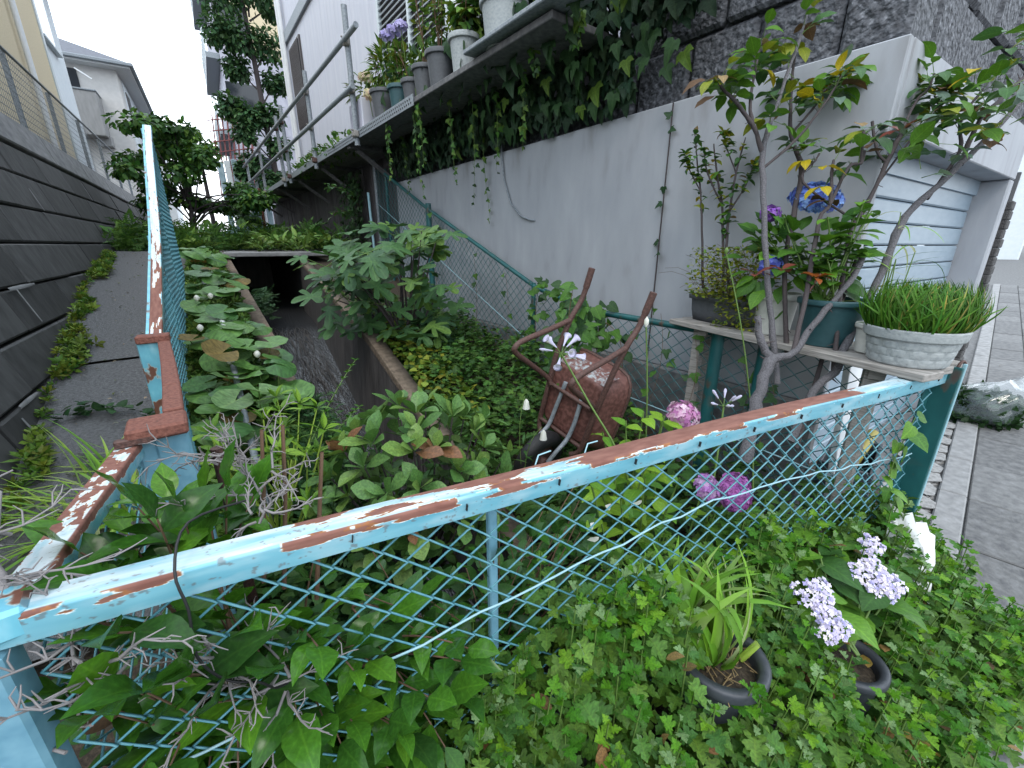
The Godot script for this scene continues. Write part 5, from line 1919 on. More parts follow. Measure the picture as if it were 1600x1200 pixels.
func camellias() -> void:
	rng.seed = 111
	var wood: Material = M.brown_twig
	# the near bush, over and through the fence at the corner
	var t := thing("camellia", "glossy broad-leaved camellia growing over the blue rail by the corner", "shrub", V(-0.12, 0.1, -0.95))
	var mats := [M.cam_a, M.cam_a, M.cam_b, M.cam_b, M.cam_d, M.cam_c]
	stem(t, [V(-0.1, 0.05, -0.95), V(-0.13, 0.5, -0.95), V(-0.15, 0.85, -0.95)], 0.016, 0.009, M.bark_gray, "trunk", 7)
	var over := [[-0.32, 1.13, -0.86], [-0.27, 1.16, -0.93], [-0.22, 1.15, -0.84], [-0.2, 1.18, -1.0], [-0.13, 1.17, -0.93], [-0.1, 1.14, -1.02], [-0.06, 1.19, -0.95], [-0.24, 1.1, -1.06], [-0.17, 1.13, -1.1], [-0.02, 1.14, -1.0], [-0.16, 1.2, -0.9], [-0.29, 1.12, -1.0], [-0.2, 1.14, -0.72]]
	for q in over:
		twig(t, V(-0.15, 0.82, -0.9) + rv(0.04), V(q[0], q[1] - 0.045, q[2] + 0.05), V(0, 0.02, 0), 6, "camellia", mats, 0.105, wood, 0.0035, 0.5)
	for k in 66:
		var s := R(0.0, 0.62)
		var n := R(-0.16, 0.05) if k < 30 else R(0.01, 0.07)
		var e := F(s, R(0.45, 1.04) - (0.25 if s > 0.4 else 0.0) * rng.randf(), n)
		twig(t, F(s * 0.6 + 0.08, R(0.4, 0.8), -0.2), e, V(0, R(0.0, 0.05), 0), 4 + rng.randi() % 2, "camellia", mats, R(0.08, 0.125), wood, 0.003, 0.45)
	for k in 46:
		var s := R(-0.02, 0.4)
		var n := R(-0.14, 0.02) if k % 3 else R(0.01, 0.05)
		twig(t, F(s * 0.5 + 0.1, R(0.3, 0.75), -0.22), F(s, R(0.35, 1.03), n), V(0, R(0.0, 0.04), 0), 4, "camellia", mats, R(0.09, 0.13), wood, 0.003, 0.5)
	leaf(t, "camellia", M.brownleaf, F(0.02, 0.93, -0.03), V(0.3, -1, 0), V(0, 0.2, 1), 0.1)
	# bleached dead tops
	var d := thing("dead_twigs", "bleached grey dead twigs tangled in the mesh below the blue rail", "twigs", V(-0.1, 0.85, -0.72))
	dead_twigs(d, F(0.2, 0.95, -0.02), 0.12, 7)
	dead_twigs(d, F(0.26, 0.88, 0.012), 0.13, 7)
	dead_twigs(d, F(0.08, 1.05, 0.012), 0.12, 7)
	dead_twigs(d, F(0.02, 0.93, -0.01), 0.1, 4)
	d = thing("dead_twigs", "bleached grey dead twigs poking up beside the blue corner post", "twigs", V(-0.05, 1.0, -1.1))
	dead_twigs(d, V(-0.05, 1.1, -1.12), 0.14, 9)
	dead_twigs(d, V(0.0, 1.12, -0.92), 0.13, 7)
	dead_twigs(d, V(-0.02, 1.13, -0.8), 0.08, 5)
	d = thing("dead_twigs", "bleached grey branching twigs lying on the rail's corner bracket", "twigs", V(-0.33, 1.15, -0.78))
	dead_twigs(d, V(-0.34, 1.18, -0.8), 0.15, 8)
	stem(d, [V(-0.3, 1.1, -0.72), V(-0.32, 1.17, -0.78), V(-0.36, 1.22, -0.85)], 0.008, 0.005, M.dead_twig, "twig", 6)
	for k in 4:
		stem(d, [V(-0.33, 1.17, -0.79), V(-0.36 + R(-0.05, 0.05), 1.24, -0.86 + R(-0.06, 0.04)), V(-0.37 + R(-0.06, 0.08), R(1.25, 1.32), -0.9 + R(-0.06, 0.06))], 0.005, 0.0015, M.dead_twig, "twig")
	# cut brown stems
	d = thing("cut_stems", "three pruned brown stems standing behind the rail", "stems", V(0.05, 0.8, -0.95))
	for q in [[0.02, 1.2, -1.05], [0.06, 1.22, -1.0], [0.12, 1.17, -0.92]]:
		stem(d, [V(q[0] - 0.06, 0.8, q[2]), V(q[0] - 0.02, 1.05, q[2]), V(q[0], q[1], q[2])], 0.006, 0.004, M.brown_twig)
	# darker shrub behind the middle of the fence
	t = thing("evergreen_shrub", "dark oval-leaved evergreen shrub behind the middle of the mesh", "shrub", V(0.4, 0.1, -0.85))
	var dm := [M.cam_b, M.cam_d, M.cam_d, M.hyd_d, M.cam_b]
	for k in 62:
		var e := F(R(0.42, 1.12), R(0.45, 1.0), R(-0.3, -0.03))
		twig(t, F(0.75 + R(-0.2, 0.2), 0.2, -0.25), e, V(0, 0.03, 0), 5, "oval", dm, R(0.05, 0.075), M.brown_twig, 0.003, 0.55)
	# dark leaf litter and low growth behind the mesh
	var xs := []
	var cs := []
	for k in 3400:
		var s := R(-0.05, 2.5) if k < 2600 else R(-0.2, 0.5)
		var p := F(s, R(0.0, 0.62), R(-0.75, -0.08))
		if p.x > 0.4 and p.x < 0.85 and p.z < -1.25:
			continue
		xs.append(lx(p, V(R(-1, 1), R(-0.3, 0.6), R(-1, 1)), Vector3.UP + rv(0.5), R(0.04, 0.08)))
		cs.append(gcol(0.03, 0.085, 0.018))
	var u := stuff(self, "undergrowth", LM.oval[0], M.weed, xs, cs)
	tag(u, "dark leafy undergrowth filling the ground behind the mesh", "undergrowth")

# ---- the round bush of paddle leaves in rosettes
func rosette(t: Node3D, p: Vector3, ax: Vector3, n: int, kind: String, mats: Array, size: float, open := 0.75) -> void:
	var s := ax.cross(V(0.3, 0.2, 0.9)).normalized()
	var o := ax.cross(s)
	var a0 := R(0, TAU)
	for k in n:
		var inner := k >= n - 3
		var a := a0 + TAU * k / (n - 3.0 if not inner else 3.0) + R(-0.2, 0.2)
		var e := (open if not inner else open * 0.4) + R(-0.15, 0.15)
		var d := ax * cos(e) + (s * cos(a) + o * sin(a)) * sin(e)
		leaf(t, kind, pick(mats), p + d * size * 0.08, d, ax + rv(0.2), size * R(0.8, 1.15) * (0.75 if inner else 1.0))

func paddle_bush() -> void:
	rng.seed = 121
	var t := thing("rounded_bush", "rounded bush of paddle-shaped leaves in rosettes beside the channel", "bush", V(0.55, 0.15, -1.48))
	var c := V(0.55, 0.6, -1.5)
	var rad := V(0.38, 0.38, 0.32)
	var done := 0
	var pts := []
	while done < 58:
		var d := V(R(-1, 1), R(-0.15, 1), R(-1, 1)).normalized()
		var p := c + d * rad * R(0.86, 1.04)
		var ok := true
		for q in pts:
			if p.distance_to(q) < 0.088:
				ok = false
		if not ok:
			rng.randi()
			if rng.randf() < 0.96:
				continue
		pts.append(p)
		done += 1
		stem(t, curve(c - V(0, 0.35, 0) + d * 0.04, p, V(0, -0.03, 0), 4), 0.006, 0.003, M.bark_dark, "branch")
		var mats := [M.pad_a, M.pad_a, M.pad_b, M.pad_c]
		if rng.randf() < 0.1:
			mats = [M.pad_b, M.pad_red]
		rosette(t, p, (d + V(0, 0.6, 0)).normalized(), 6, "paddle", mats, 0.108, 0.9)
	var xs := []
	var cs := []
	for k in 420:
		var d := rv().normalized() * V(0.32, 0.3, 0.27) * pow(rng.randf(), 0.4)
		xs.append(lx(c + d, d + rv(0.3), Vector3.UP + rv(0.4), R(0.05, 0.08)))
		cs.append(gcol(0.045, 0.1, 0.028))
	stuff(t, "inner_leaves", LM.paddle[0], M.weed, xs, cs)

func fig_tree() -> void:
	rng.seed = 131
	var t := thing("fig_tree", "fig tree with big lobed leaves leaning over the channel", "tree", V(1.3, 0.65, -3.6))
	var tips := []
	for k in 26:
		var p := V(R(0.72, 1.62), R(1.0, 1.85), R(-4.1, -3.2))
		p.y = clampf(p.y - absf(p.x - 1.2) * 0.35, 0.9, 1.9)
		var a := V(1.3, 0.6, -3.6) + rv(0.05)
		stem(t, curve(a, p, V(0, 0.08, 0), 5), 0.012, 0.005, M.bark_dark, "branch", 6)
		tips.append(p)
	for k in 8:
		tips.append(V(1.3 + R(-0.2, 0.25), R(0.75, 1.05), -3.45 + R(-0.1, 0.25)))
	for p in tips:
		for k in 5:
			var d := V(R(-1, 1) - 0.1, R(-0.25, 0.5), R(-0.8, 1.0) + 0.2).normalized()
			var q: Vector3 = p + d * R(0.06, 0.16)
			stem(t, [p, q], 0.003, 0.002, M.stem, "petiole", 4)
			leaf(t, "fig", pick([M.fig_a, M.fig_a, M.fig_b, M.fig_c]), q, d + V(0, -0.15, 0), Vector3.UP + V(-0.35, 0, 0.3) + rv(0.3), R(0.14, 0.22))

func leopard_plants() -> void:
	rng.seed = 141
	var where := [[-0.1, -2.45], [0.04, -2.6], [0.14, -2.8], [-0.1, -2.95], [0.04, -3.1], [0.12, -3.2], [-0.13, -3.5], [0.0, -3.65], [0.08, -3.85], [-0.12, -4.2], [0.0, -4.45], [0.02, -4.9], [-0.12, -5.0], [-0.04, -5.5], [-0.14, -6.1], [-0.02, -6.5]]
	var i := 0
	for q in where:
		var g := bank(q[0], q[1])
		var t := thing("leopard_plant", "leopard plant with big round green leaves between mesh fence and channel" if not i in [4, 6, 9] else "leopard plant with white buds held above its big round leaves", "plant", V(q[0], g, q[1]), "leopard plants along the channel")
		var n := 7 + rng.randi() % 3
		for k in n:
			var a := TAU * k / n + R(-0.3, 0.3)
			var r := R(0.05, 0.15)
			var p := V(q[0] + cos(a) * r, g + R(0.14, 0.34), q[1] + sin(a) * r)
			stem(t, [V(q[0], g - 0.02, q[1]), V(q[0] + cos(a) * r * 0.5, g + 0.12, q[1] + sin(a) * r * 0.5), p], 0.004, 0.003, M.stem, "petiole", 4)
			var d := V(cos(a), R(-0.35, 0.1), sin(a))
			var m: Material = pick([M.round_a, M.round_a, M.round_b, M.round_c])
			if rng.randf() < 0.06:
				m = M.round_brown
			leaf(t, "round", m, p - d * 0.06, d, Vector3.UP + V(0.2, 0, 0.35) + rv(0.25), R(0.12, 0.19))
		if i in [4, 6, 9]:
			for k in 2:
				var b := MB.new()
				var c := V(q[0] + R(-0.1, 0.1), g + R(0.25, 0.32), q[1] + R(-0.1, 0.1))
				b.lathe(Transform3D(Basis(), c), [Vector2(0.002, 0), Vector2(0.016, 0.012), Vector2(0.02, 0.03), Vector2(0.01, 0.045), Vector2(0.0, 0.05)], 8)
				part(t, "white_bud", b, M.white_petal)
		i += 1

# ---- ground cover and weeds, seen as texture
func scatter(called: String, label: String, cat: String, n: int, kind: String, where: Callable, size: Vector2, col: Array, up := 0.6) -> void:
	var xs := []
	var cs := []
	for k in n:
		var p: Vector3 = where.call()
		if p.y < -50.0:
			continue
		xs.append(lx(p, V(R(-1, 1), R(0.0, 1.2) * up + 0.1, R(-1, 1)), Vector3.UP + rv(0.4), R(size.x, size.y)) if kind != "whorl" else Transform3D(Basis(V(R(-0.3, 0.3), R(-1, 1), R(-0.3, 0.3)).normalized(), R(0, TAU)).scaled(Vector3.ONE * R(size.x, size.y)), p))
		var c: Array = pick(col)
		cs.append(gcol(c[0], c[1], c[2]))
	var a: Array = LM[kind]
	var o := stuff(self, numbered(called), a[0], M.weed, xs, cs)
	tag(o, label, cat)

func weeds() -> void:
	rng.seed = 150
	scatter("dead_leaves", "curled brown dead leaves lying among the chrysanthemum stems", "leaf litter", 160, "oval", func() -> Vector3:
		var s := R(0.4, 2.6)
		var n := R(0.0, 0.55)
		return F(s, maxf(-0.08, canopy(s, n) - R(0.04, 0.3)), n), Vector2(0.03, 0.06), [[0.16, 0.09, 0.04], [0.22, 0.15, 0.06], [0.2, 0.17, 0.04]])
	scatter("path_litter", "dry leaf litter and bits of stalk scattered over the concrete path", "leaf litter", 220, "small", func() -> Vector3:
		var z := -1.7 - 6.2 * rng.randf()
		var h := lerps(-z, [[1.6, 0.4], [2.7, 0.6], [3.3, 0.72], [5.7, 1.21], [8.1, 1.53]])
		return V(lerpf(wx(h) + 0.05, -0.36, pow(rng.randf(), 0.8)), h + 0.008, z), Vector2(0.012, 0.035), [[0.14, 0.12, 0.08], [0.22, 0.2, 0.15], [0.09, 0.12, 0.04]], 0.05)
	rng.seed = 151
	scatter("wall_weeds", "bright green weeds creeping along the foot of the block wall", "weeds", 900, "whorl", func() -> Vector3:
		var z := -2.3 - 5.8 * rng.randf()
		var clump := absf(sin(z * 2.7) * sin(z * 1.3 + 1.0))
		if rng.randf() > clump + 0.12:
			return V(0, -99, 0)
		var h := lerps(-z, [[1.6, 0.4], [2.7, 0.6], [3.3, 0.72], [5.7, 1.21], [8.1, 1.53]])
		return V(wx(h) + R(0.0, 0.2) * clump + 0.02, h + R(0.0, 0.1) * clump, z), Vector2(0.035, 0.08), [[0.1, 0.19, 0.025], [0.14, 0.2, 0.03], [0.06, 0.14, 0.025]])
	scatter("creeper", "dark ivy creeper straying across the concrete path", "creeper", 60, "heart", func() -> Vector3:
		var x := R(-0.9, -0.35)
		var z := -3.05 - 0.12 * sin(x * 6.0) + R(-0.05, 0.05)
		return V(x, lerps(-z, [[2.7, 0.6], [3.3, 0.72], [5.7, 1.21]]) + R(0.01, 0.05), z), Vector2(0.03, 0.06), [[0.03, 0.08, 0.03]])
	scatter("bank_weeds", "fine ferny weeds covering the bank under the leopard plants", "weeds", 3600, "whorl", func() -> Vector3:
		var z := R(-7.3, -1.55)
		var x := R(-0.28, cope_l(z).x - 0.15)
		return V(x, bank(x, z) + R(-0.02, 0.12), z), Vector2(0.04, 0.09), [[0.045, 0.115, 0.025], [0.07, 0.15, 0.03], [0.09, 0.17, 0.03]])
	scatter("ferny_weeds", "dark feathery weeds between the pole and the rounded bush", "weeds", 1500, "frond", func() -> Vector3:
		var z := R(-2.9, -1.2)
		var x := R(0.0, 0.42)
		var top := 0.4 * sin(clampf((x + 0.05) / 0.55, 0, 1) * PI)
		return V(x, bank(0.1, z) * 0.8 + R(-0.15, 0.55) * top + 0.05, z), Vector2(0.07, 0.13), [[0.035, 0.1, 0.032], [0.05, 0.125, 0.035], [0.03, 0.085, 0.03]], 0.9)
	scatter("mugwort", "dense dark green mugwort covering the bank below the garage", "weeds", 9500, "mum", func() -> Vector3:
		var z := R(-5.4, -1.15)
		var x := R(1.02, 2.22)
		var top := 0.1 + 0.3 * absf(sin(x * 5.0 + z * 3.0) * sin(z * 4.0)) * clampf((x - 0.95) * 3.0, 0, 1)
		return V(x, maxf(bank(x, z), cope_r(z).y - 0.25 if x < 1.25 else 0.0) + R(0.0, 1.0) * top, z), Vector2(0.032, 0.06), [[0.05, 0.125, 0.026], [0.065, 0.155, 0.03], [0.04, 0.1, 0.026]])
	scatter("clover", "yellow-green low weeds along the brown channel coping", "weeds", 700, "heart", func() -> Vector3:
		var z := R(-3.9, -2.2)
		var x := cope_r(z).x + 0.12 + R(0.0, 0.3)
		return V(x, cope_r(z).y - 0.06 + R(0.0, 0.12), z), Vector2(0.035, 0.06), [[0.12, 0.2, 0.025], [0.09, 0.18, 0.025], [0.18, 0.22, 0.03]])
	scatter("bank_top_weeds", "tangle of weeds at the top of the bank beyond the culvert", "weeds", 2600, "frond", func() -> Vector3:
		var x := R(-1.25, 2.0)
		var z := R(-13.0, -8.3)
		if x > 0.1 and x < 1.5 and z > -9.4:
			return V(0, -99, 0)
		return V(x, 1.5 + R(0.0, 0.45) * absf(sin(x * 3.0 + z)), z), Vector2(0.15, 0.32), [[0.06, 0.15, 0.03], [0.09, 0.19, 0.035], [0.04, 0.11, 0.025]], 1.2)
	scatter("bamboo_grass", "pale broad-bladed grass at the foot of the dark board wall", "grass", 420, "lance", func() -> Vector3:
		var x := R(0.55, 1.9)
		var z := R(-9.9, -8.0)
		return V(x, 1.52 + R(0.0, 0.2), z), Vector2(0.16, 0.3), [[0.12, 0.22, 0.05], [0.09, 0.18, 0.035]], 1.0)
	scatter("culvert_ferns", "small dim ferns growing from the culvert wall", "ferns", 160, "frond", func() -> Vector3:
		return V(R(0.24, 0.5), R(0.7, 1.0), R(-6.9, -6.0)), Vector2(0.08, 0.15), [[0.03, 0.08, 0.03]])
	# grass tuft by the path
	rng.seed = 152
	var t := thing("grass_tuft", "arching bright green grass tuft beside the white and rust rail", "grass", V(-0.6, 0.45, -2.3))
	for k in 130:
		var a := R(0, TAU)
		var p := V(-0.6 + R(-0.14, 0.16), 0.46, -2.35 + R(-0.3, 0.3))
		leaf(t, "blade", pick([M.strap_a, M.strap_a, M.strap_c, M.strap_b]), p, V(cos(a) * 0.7 - 0.3, R(0.8, 1.6), sin(a) * 0.7 + 0.2), V(cos(a), 0.3, sin(a)) * 0.3 + Vector3.UP, R(0.32, 0.56), "blade")

func lance_shrub() -> void:
	rng.seed = 161
	var t := thing("lance_leaved_shrub", "shrub of whorled lance leaves on pale stems near the leaning pole", "shrub", V(-0.02, 0.4, -1.85))
	for k in 24:
		var p := V(R(-0.14, 0.3), R(0.68, 0.95), R(-2.15, -1.45))
		stem(t, curve(V(0.02, 0.35, -1.8) + rv(0.06), p, V(R(-0.04, 0.04), 0, 0), 4), 0.005, 0.003, M.strap_c, "stem")
		rosette(t, p, (Vector3.UP + rv(0.35)).normalized(), 8, "lance", [M.lance_a, M.lance_a, M.lance_b, M.hyd_c], 0.095, 1.0)
	# two arching sprays over the channel
	var s := thing("arching_spray", "two arching small-leaved sprays reaching over the channel", "spray", V(0.25, 0.6, -2.1))
	for q in [[V(0.16, 0.62, -2.0), V(0.56, 0.98, -2.42)], [V(0.2, 0.6, -1.95), V(0.5, 0.78, -2.2)]]:
		var pts := curve(q[0], q[1], V(0, 0.03, 0), 12)
		stem(s, pts, 0.0035, 0.0015, M.stem)
		for i in 13:
			for k in 4:
				var a := i * 1.3 + k * PI / 2
				leaf(s, "small", pick([M.lance_b, M.mum_b, M.hyd_b]), pts[i], V(cos(a), sin(a) * 0.7 + 0.3, sin(a)) + (q[1] - q[0]).normalized() * 0.7, Vector3.UP, 0.032)

# ---- flowers
func flower_head(t: Node3D, c: Vector3, r: float, ax: Vector3, n: int, size: float, cols: Array, flat := 0.75) -> void:
	var b := MB.new()
	b.lathe(Transform3D(look(ax, V(0.2, 0.1, 0.9)), c), [Vector2(0.004, -r * 0.4), Vector2(r * 0.5, -r * 0.12), Vector2(r * 0.6, r * 0.08), Vector2(r * 0.4, r * flat * 0.5), Vector2(0.0, r * flat * 0.6)], 12)
	var mid: Color = cols[0]
	var hm := mat("head", lin(mid.r, mid.g, mid.b), 0.8)
	var h := part(t, "flower_head", b, hm)
	var xs := []
	var cs := []
	for k in n:
		var z := 1.0 - 1.25 * (k + 0.5) / n
		var a := k * 2.39996
		var s := sqrt(maxf(0.0, 1.0 - z * z))
		var o := look(ax, V(0.2, 0.1, 0.9))
		var d := o * V(s * cos(a), z, s * sin(a))
		var dd := o * V(s * cos(a) * r, z * r * flat, s * sin(a) * r) * R(0.82, 1.14)
		if n < 0:
			continue
		xs.append(lx(c + dd, d + rv(0.45), rv(), 1.0) * Transform3D(Basis().scaled(Vector3.ONE * size * R(0.8, 1.2)), Vector3.ZERO))
		var q: Color = pick(cols)
		cs.append(q * R(0.8, 1.15))
	stuff(h, "florets", LM.floret[0], M.floret, xs, cs)

# a flat, gappy head of tiny florets on fine stalks
func lacecap(t: Node3D, c: Vector3, r: float, ax: Vector3, from: Vector3, cols: Array) -> void:
	var o := look(ax, V(0.2, 0.1, 0.9))
	var hub := c - ax * r * 0.75
	var b := MB.new()
	b.tube([from, from.lerp(hub, 0.5) + V(0, 0.02, 0), hub], [0.004, 0.0035, 0.003], 5)
	var h := part(t, "flower_stalk", b, M.stem)
	b = MB.new()
	var xs := []
	var cs := []
	var ph := R(0, TAU)
	for k in int(r * r * 68000.0):
		var a := R(0, TAU)
		var rho := sqrt(rng.randf()) * r * (0.95 + 0.18 * sin(a * 3.0 + ph) + 0.12 * sin(a * 7.0))
		var p := c + o * V(cos(a) * rho, 0.28 * r * (1.0 - rho * rho / (r * r)) + R(-0.007, 0.006), sin(a) * rho)
		xs.append(lx(p, ax + rv(0.55) + (p - hub).normalized() * 0.4, rv(), 1.0) * Transform3D(Basis().scaled(Vector3.ONE * R(0.005, 0.0085)), Vector3.ZERO))
		cs.append(pick(cols) * R(0.85, 1.12))
		if k % 4 == 0:
			b.tube([hub, hub.lerp(p, 0.6) - ax * 0.004, p], [0.0012, 0.001, 0.0007], 3, false)
	part(h, "rays", b, M.stem).set_meta("kind", "stuff")
	stuff(h, "florets", LM.floret[0], M.floret, xs, cs)

func leaf_pairs(t: Node3D, a: Vector3, b: Vector3, n: int, kind: String, mats: Array, size: float, from := 0.25, wood: Material = null) -> void:
	var pts := curve(a, b, V(R(-0.02, 0.02), 0, R(-0.02, 0.02)), 6)
	stem(t, pts, 0.004, 0.003, wood if wood else M.stem)
	for k in n:
		var u := lerpf(from, 0.97, k / maxf(1.0, n - 1.0))
		var i := mini(5, int(u * 6.0))
		var p: Vector3 = pts[i].lerp(pts[i + 1], u * 6.0 - i)
		var w := k * PI / 2 + R(-0.3, 0.3)
		for s in [0.0, PI]:
			var d := V(cos(w + s), R(0.0, 0.55) * u, sin(w + s))
			leaf(t, kind, pick(mats), p, d, Vector3.UP + rv(0.2), size * R(0.75, 1.1) * (0.8 if k == n - 1 else 1.0))

func flowers() -> void:
	rng.seed = 171
	var hy := [M.hyd_a, M.hyd_b, M.hyd_c]
	# pink mophead behind the rail
	var t := thing("pink_hydrangea", "bright-leaved hydrangea with a pink mophead behind the rust-brown rail", "hydrangea", V(1.25, 0.2, -0.95))
	var tips := [V(1.1, 0.93, -1.02), V(1.18, 0.97, -0.98), V(1.24, 1.0, -0.95), V(1.3, 0.99, -0.9), V(1.06, 0.88, -0.92), V(1.2, 0.92, -0.85), V(1.36, 0.96, -0.95), V(1.0, 0.84, -0.98), V(1.14, 0.86, -0.84)]
	for p in tips:
		leaf_pairs(t, V(1.22, 0.2, -0.92) + rv(0.05), p, 4, "broad", [M.hyd_a, M.hyd_c, M.hyd_c], 0.1, 0.55)
	flower_head(t, V(1.37, 0.985, -0.87), 0.055, V(-0.3, 0.8, 0.4).normalized(), 170, 0.0125, [Color(0.5, 0.22, 0.42), Color(0.58, 0.36, 0.5), Color(0.4, 0.15, 0.35), Color(0.62, 0.46, 0.56)])
	# purple mophead against the mesh
	t = thing("purple_hydrangea", "hydrangea with a purple mophead pushed through the blue mesh", "hydrangea", V(1.2, 0.2, -0.68))
	for p in [V(1.1, 0.9, -0.68), V(1.22, 0.86, -0.66), V(0.98, 0.92, -0.72), V(1.3, 0.82, -0.62), V(0.9, 0.86, -0.74), V(1.05, 0.8, -0.68), V(0.82, 0.94, -0.8)]:
		leaf_pairs(t, V(1.08, 0.15, -0.74) + rv(0.06), p, 4, "broad", [M.hyd_a, M.hyd_b, M.hyd_c], 0.085, 0.5)
	flower_head(t, V(1.22, 0.865, -0.565), 0.052, V(0, 0.4, 0.9).normalized(), 1120, 0.0115, [Color(0.34, 0.1, 0.34), Color(0.42, 0.17, 0.44), Color(0.26, 0.08, 0.3)])
	flower_head(t, V(1.12, 0.9, -0.6), 0.036, V(0, 0.6, 0.7).normalized(), 100, 0.0115, [Color(0.36, 0.16, 0.42), Color(0.46, 0.3, 0.5)])
	# lacecap in its pot
	t = thing("lacecap_hydrangea", "potted lacecap hydrangea with pale lilac flower heads", "hydrangea", F(1.78, 0.1, 0.227))
	pot(t, F(1.78, 0.02, 0.227), 0.075, 0.085, 0.36, M.pot_dark, 0.018, 0.03)
	var c0 := F(1.78, 0.42, 0.227)
	for p in [V(1.3, 0.62, -0.3), V(1.52, 0.6, -0.22), V(1.45, 0.66, -0.38), V(1.6, 0.62, -0.36), V(1.36, 0.6, -0.42), V(1.66, 0.55, -0.22), V(1.5, 0.7, -0.45)]:
		leaf_pairs(t, c0 + rv(0.03), p, 3, "broad", [M.hyd_a, M.hyd_b, M.hyd_d], 0.145, 0.5)
	for q in [[V(1.27, 0.635, -0.31), 0.055], [V(1.235, 0.605, -0.255), 0.05], [V(1.51, 0.625, -0.255), 0.06], [V(1.54, 0.605, -0.215), 0.045], [V(1.66, 0.64, -0.3), 0.038]]:
		lacecap(t, q[0], q[1], V(-0.4, 0.8, 0.45).normalized(), c0, [Color(0.5, 0.45, 0.64), Color(0.68, 0.65, 0.74), Color(0.34, 0.32, 0.55), Color(0.72, 0.66, 0.7), Color(0.55, 0.5, 0.68)])
	# lily pot
	t = thing("lily_pot", "dark plastic pot of strap-leaved lilies among the chrysanthemums", "potted plant", F(1.29, 0.1, 0.13))
	pot(t, F(1.29, 0.1, 0.13), 0.085, 0.1, 0.45, M.pot_dark, 0.02, 0.035)
	for k in 74:
		var a := R(0, TAU)
		var r := R(0.0, 0.06)
		var p := F(1.27 + cos(a) * r, 0.52, 0.1 + sin(a) * r * 0.8)
		leaf(t, "strap", pick([M.strap_a, M.strap_b, M.strap_b, M.hyd_a]), p, V(cos(a) * R(0.3, 1.3), R(0.6, 1.4), sin(a) * R(0.2, 1.0) - 0.25), V(cos(a), 0.2, sin(a)) + V(0, 0.3, 0), R(0.24, 0.4), "strap_leaf")
	for k in 5:
		var a := R(0, TAU)
		stem(t, [F(1.31 + cos(a) * 0.04, 0.52, 0.14 + sin(a) * 0.03), F(1.33 + cos(a) * 0.05, 0.58, 0.15 + sin(a) * 0.05)], 0.008, 0.006, M.strap_c, "cut_stalk", 6)
	var rt := MB.new()
	for k in 26:
		var p := F(1.29 + R(-0.07, 0.07), 0.522, 0.14 + R(-0.06, 0.06))
		rt.tube([p, p + V(R(-0.03, 0.03), R(0.0, 0.015), R(-0.03, 0.03)), p + V(R(-0.05, 0.05), 0.0, R(-0.05, 0.05))], 0.0015, 4, false)
	part(t, "dry_roots", rt, M.dry).set_meta("kind", "stuff")
	# agapanthus
	t = thing("agapanthus", "agapanthus head of open pale lilac trumpets on a bent stalk", "flower", V(1.1, 0.3, -0.95))
	agapanthus(t, [V(1.2, 0.55, -0.85), V(1.12, 0.86, -0.95), V(1.07, 1.03, -1.06), V(1.02, 1.21, -1.18)], 9, 0.06, true)
	t = thing("agapanthus", "agapanthus head of closed lilac buds near the rose trunk", "flower", V(1.45, 0.3, -0.75))
	agapanthus(t, [V(1.38, 0.5, -0.72), V(1.44, 0.8, -0.75), V(1.5, 1.02, -0.79)], 8, 0.04, false)
	t = thing("bud_stalk", "tall bare stalk ending in a single pale bud before the wheelbarrow handle", "flower", V(1.4, 0.5, -1.1))
	stem(t, curve(V(1.42, 0.5, -1.05), V(1.42, 1.28, -1.12), V(0.02, 0, 0), 5), 0.004, 0.003, M.stem)
	var bd := MB.new()
	bd.lathe(Transform3D(Basis(), V(1.42, 1.28, -1.12)), [Vector2(0.002, 0), Vector2(0.01, 0.015), Vector2(0.009, 0.03), Vector2(0.0, 0.045)], 8)
	part(t, "bud", bd, M.white_petal)
	t = thing("bud_stalk", "tall bowed stalk with a tiny bud in front of the grey trough", "flower", V(1.75, 0.5, -0.85))
	stem(t, curve(V(1.72, 0.6, -0.72), V(1.72, 1.57, -1.0), V(0.06, 0, 0), 7), 0.0035, 0.0025, M.stem)
	bd = MB.new()
	bd.lathe(Transform3D(Basis(), V(1.72, 1.565, -1.0)), [Vector2(0.002, 0), Vector2(0.008, 0.01), Vector2(0.007, 0.02), Vector2(0.0, 0.028)], 8)
	part(t, "bud", bd, M.stem)
	# hanging white bells beside the barrow
	t = thing("bellflower", "bellflower with two hanging white bells beside the wheelbarrow", "flower", V(1.05, 0.5, -1.5))
	for q in [V(1.18, 0.83, -1.62), V(1.2, 0.7, -1.5)]:
		stem(t, curve(V(1.12, 0.4, -1.55), q + V(-0.01, 0.05, 0), V(-0.03, 0.06, 0), 5), 0.002, 0.0015, M.stem)
		bd = MB.new()
		bd.lathe(Transform3D(Basis(), q), [Vector2(0.019, -0.02), Vector2(0.015, 0.0), Vector2(0.012, 0.02), Vector2(0.003, 0.032)], 10)
		part(t, "bell", bd, M.white_petal)
	for q in 8:
		leaf(t, "lance", M.hyd_d, V(1.12, 0.5 + q * 0.03, -1.55), rv() + V(0, 0.4, 0), Vector3.UP, 0.06)
	# white petals caught behind the mesh
	t = thing("white_litter", "scraps of white film caught in the mesh below the rust rail", "litter", F(1.0, 0.9, -0.06))
	for q in [[1.02, 0.98], [0.96, 0.95], [1.12, 0.97], [0.99, 0.9]]:
		leaf(t, "oval", M.white_petal, F(q[0], q[1], -0.05), rv() + V(0, -0.5, 0), V(0, 0.3, 1), 0.035, "scrap")

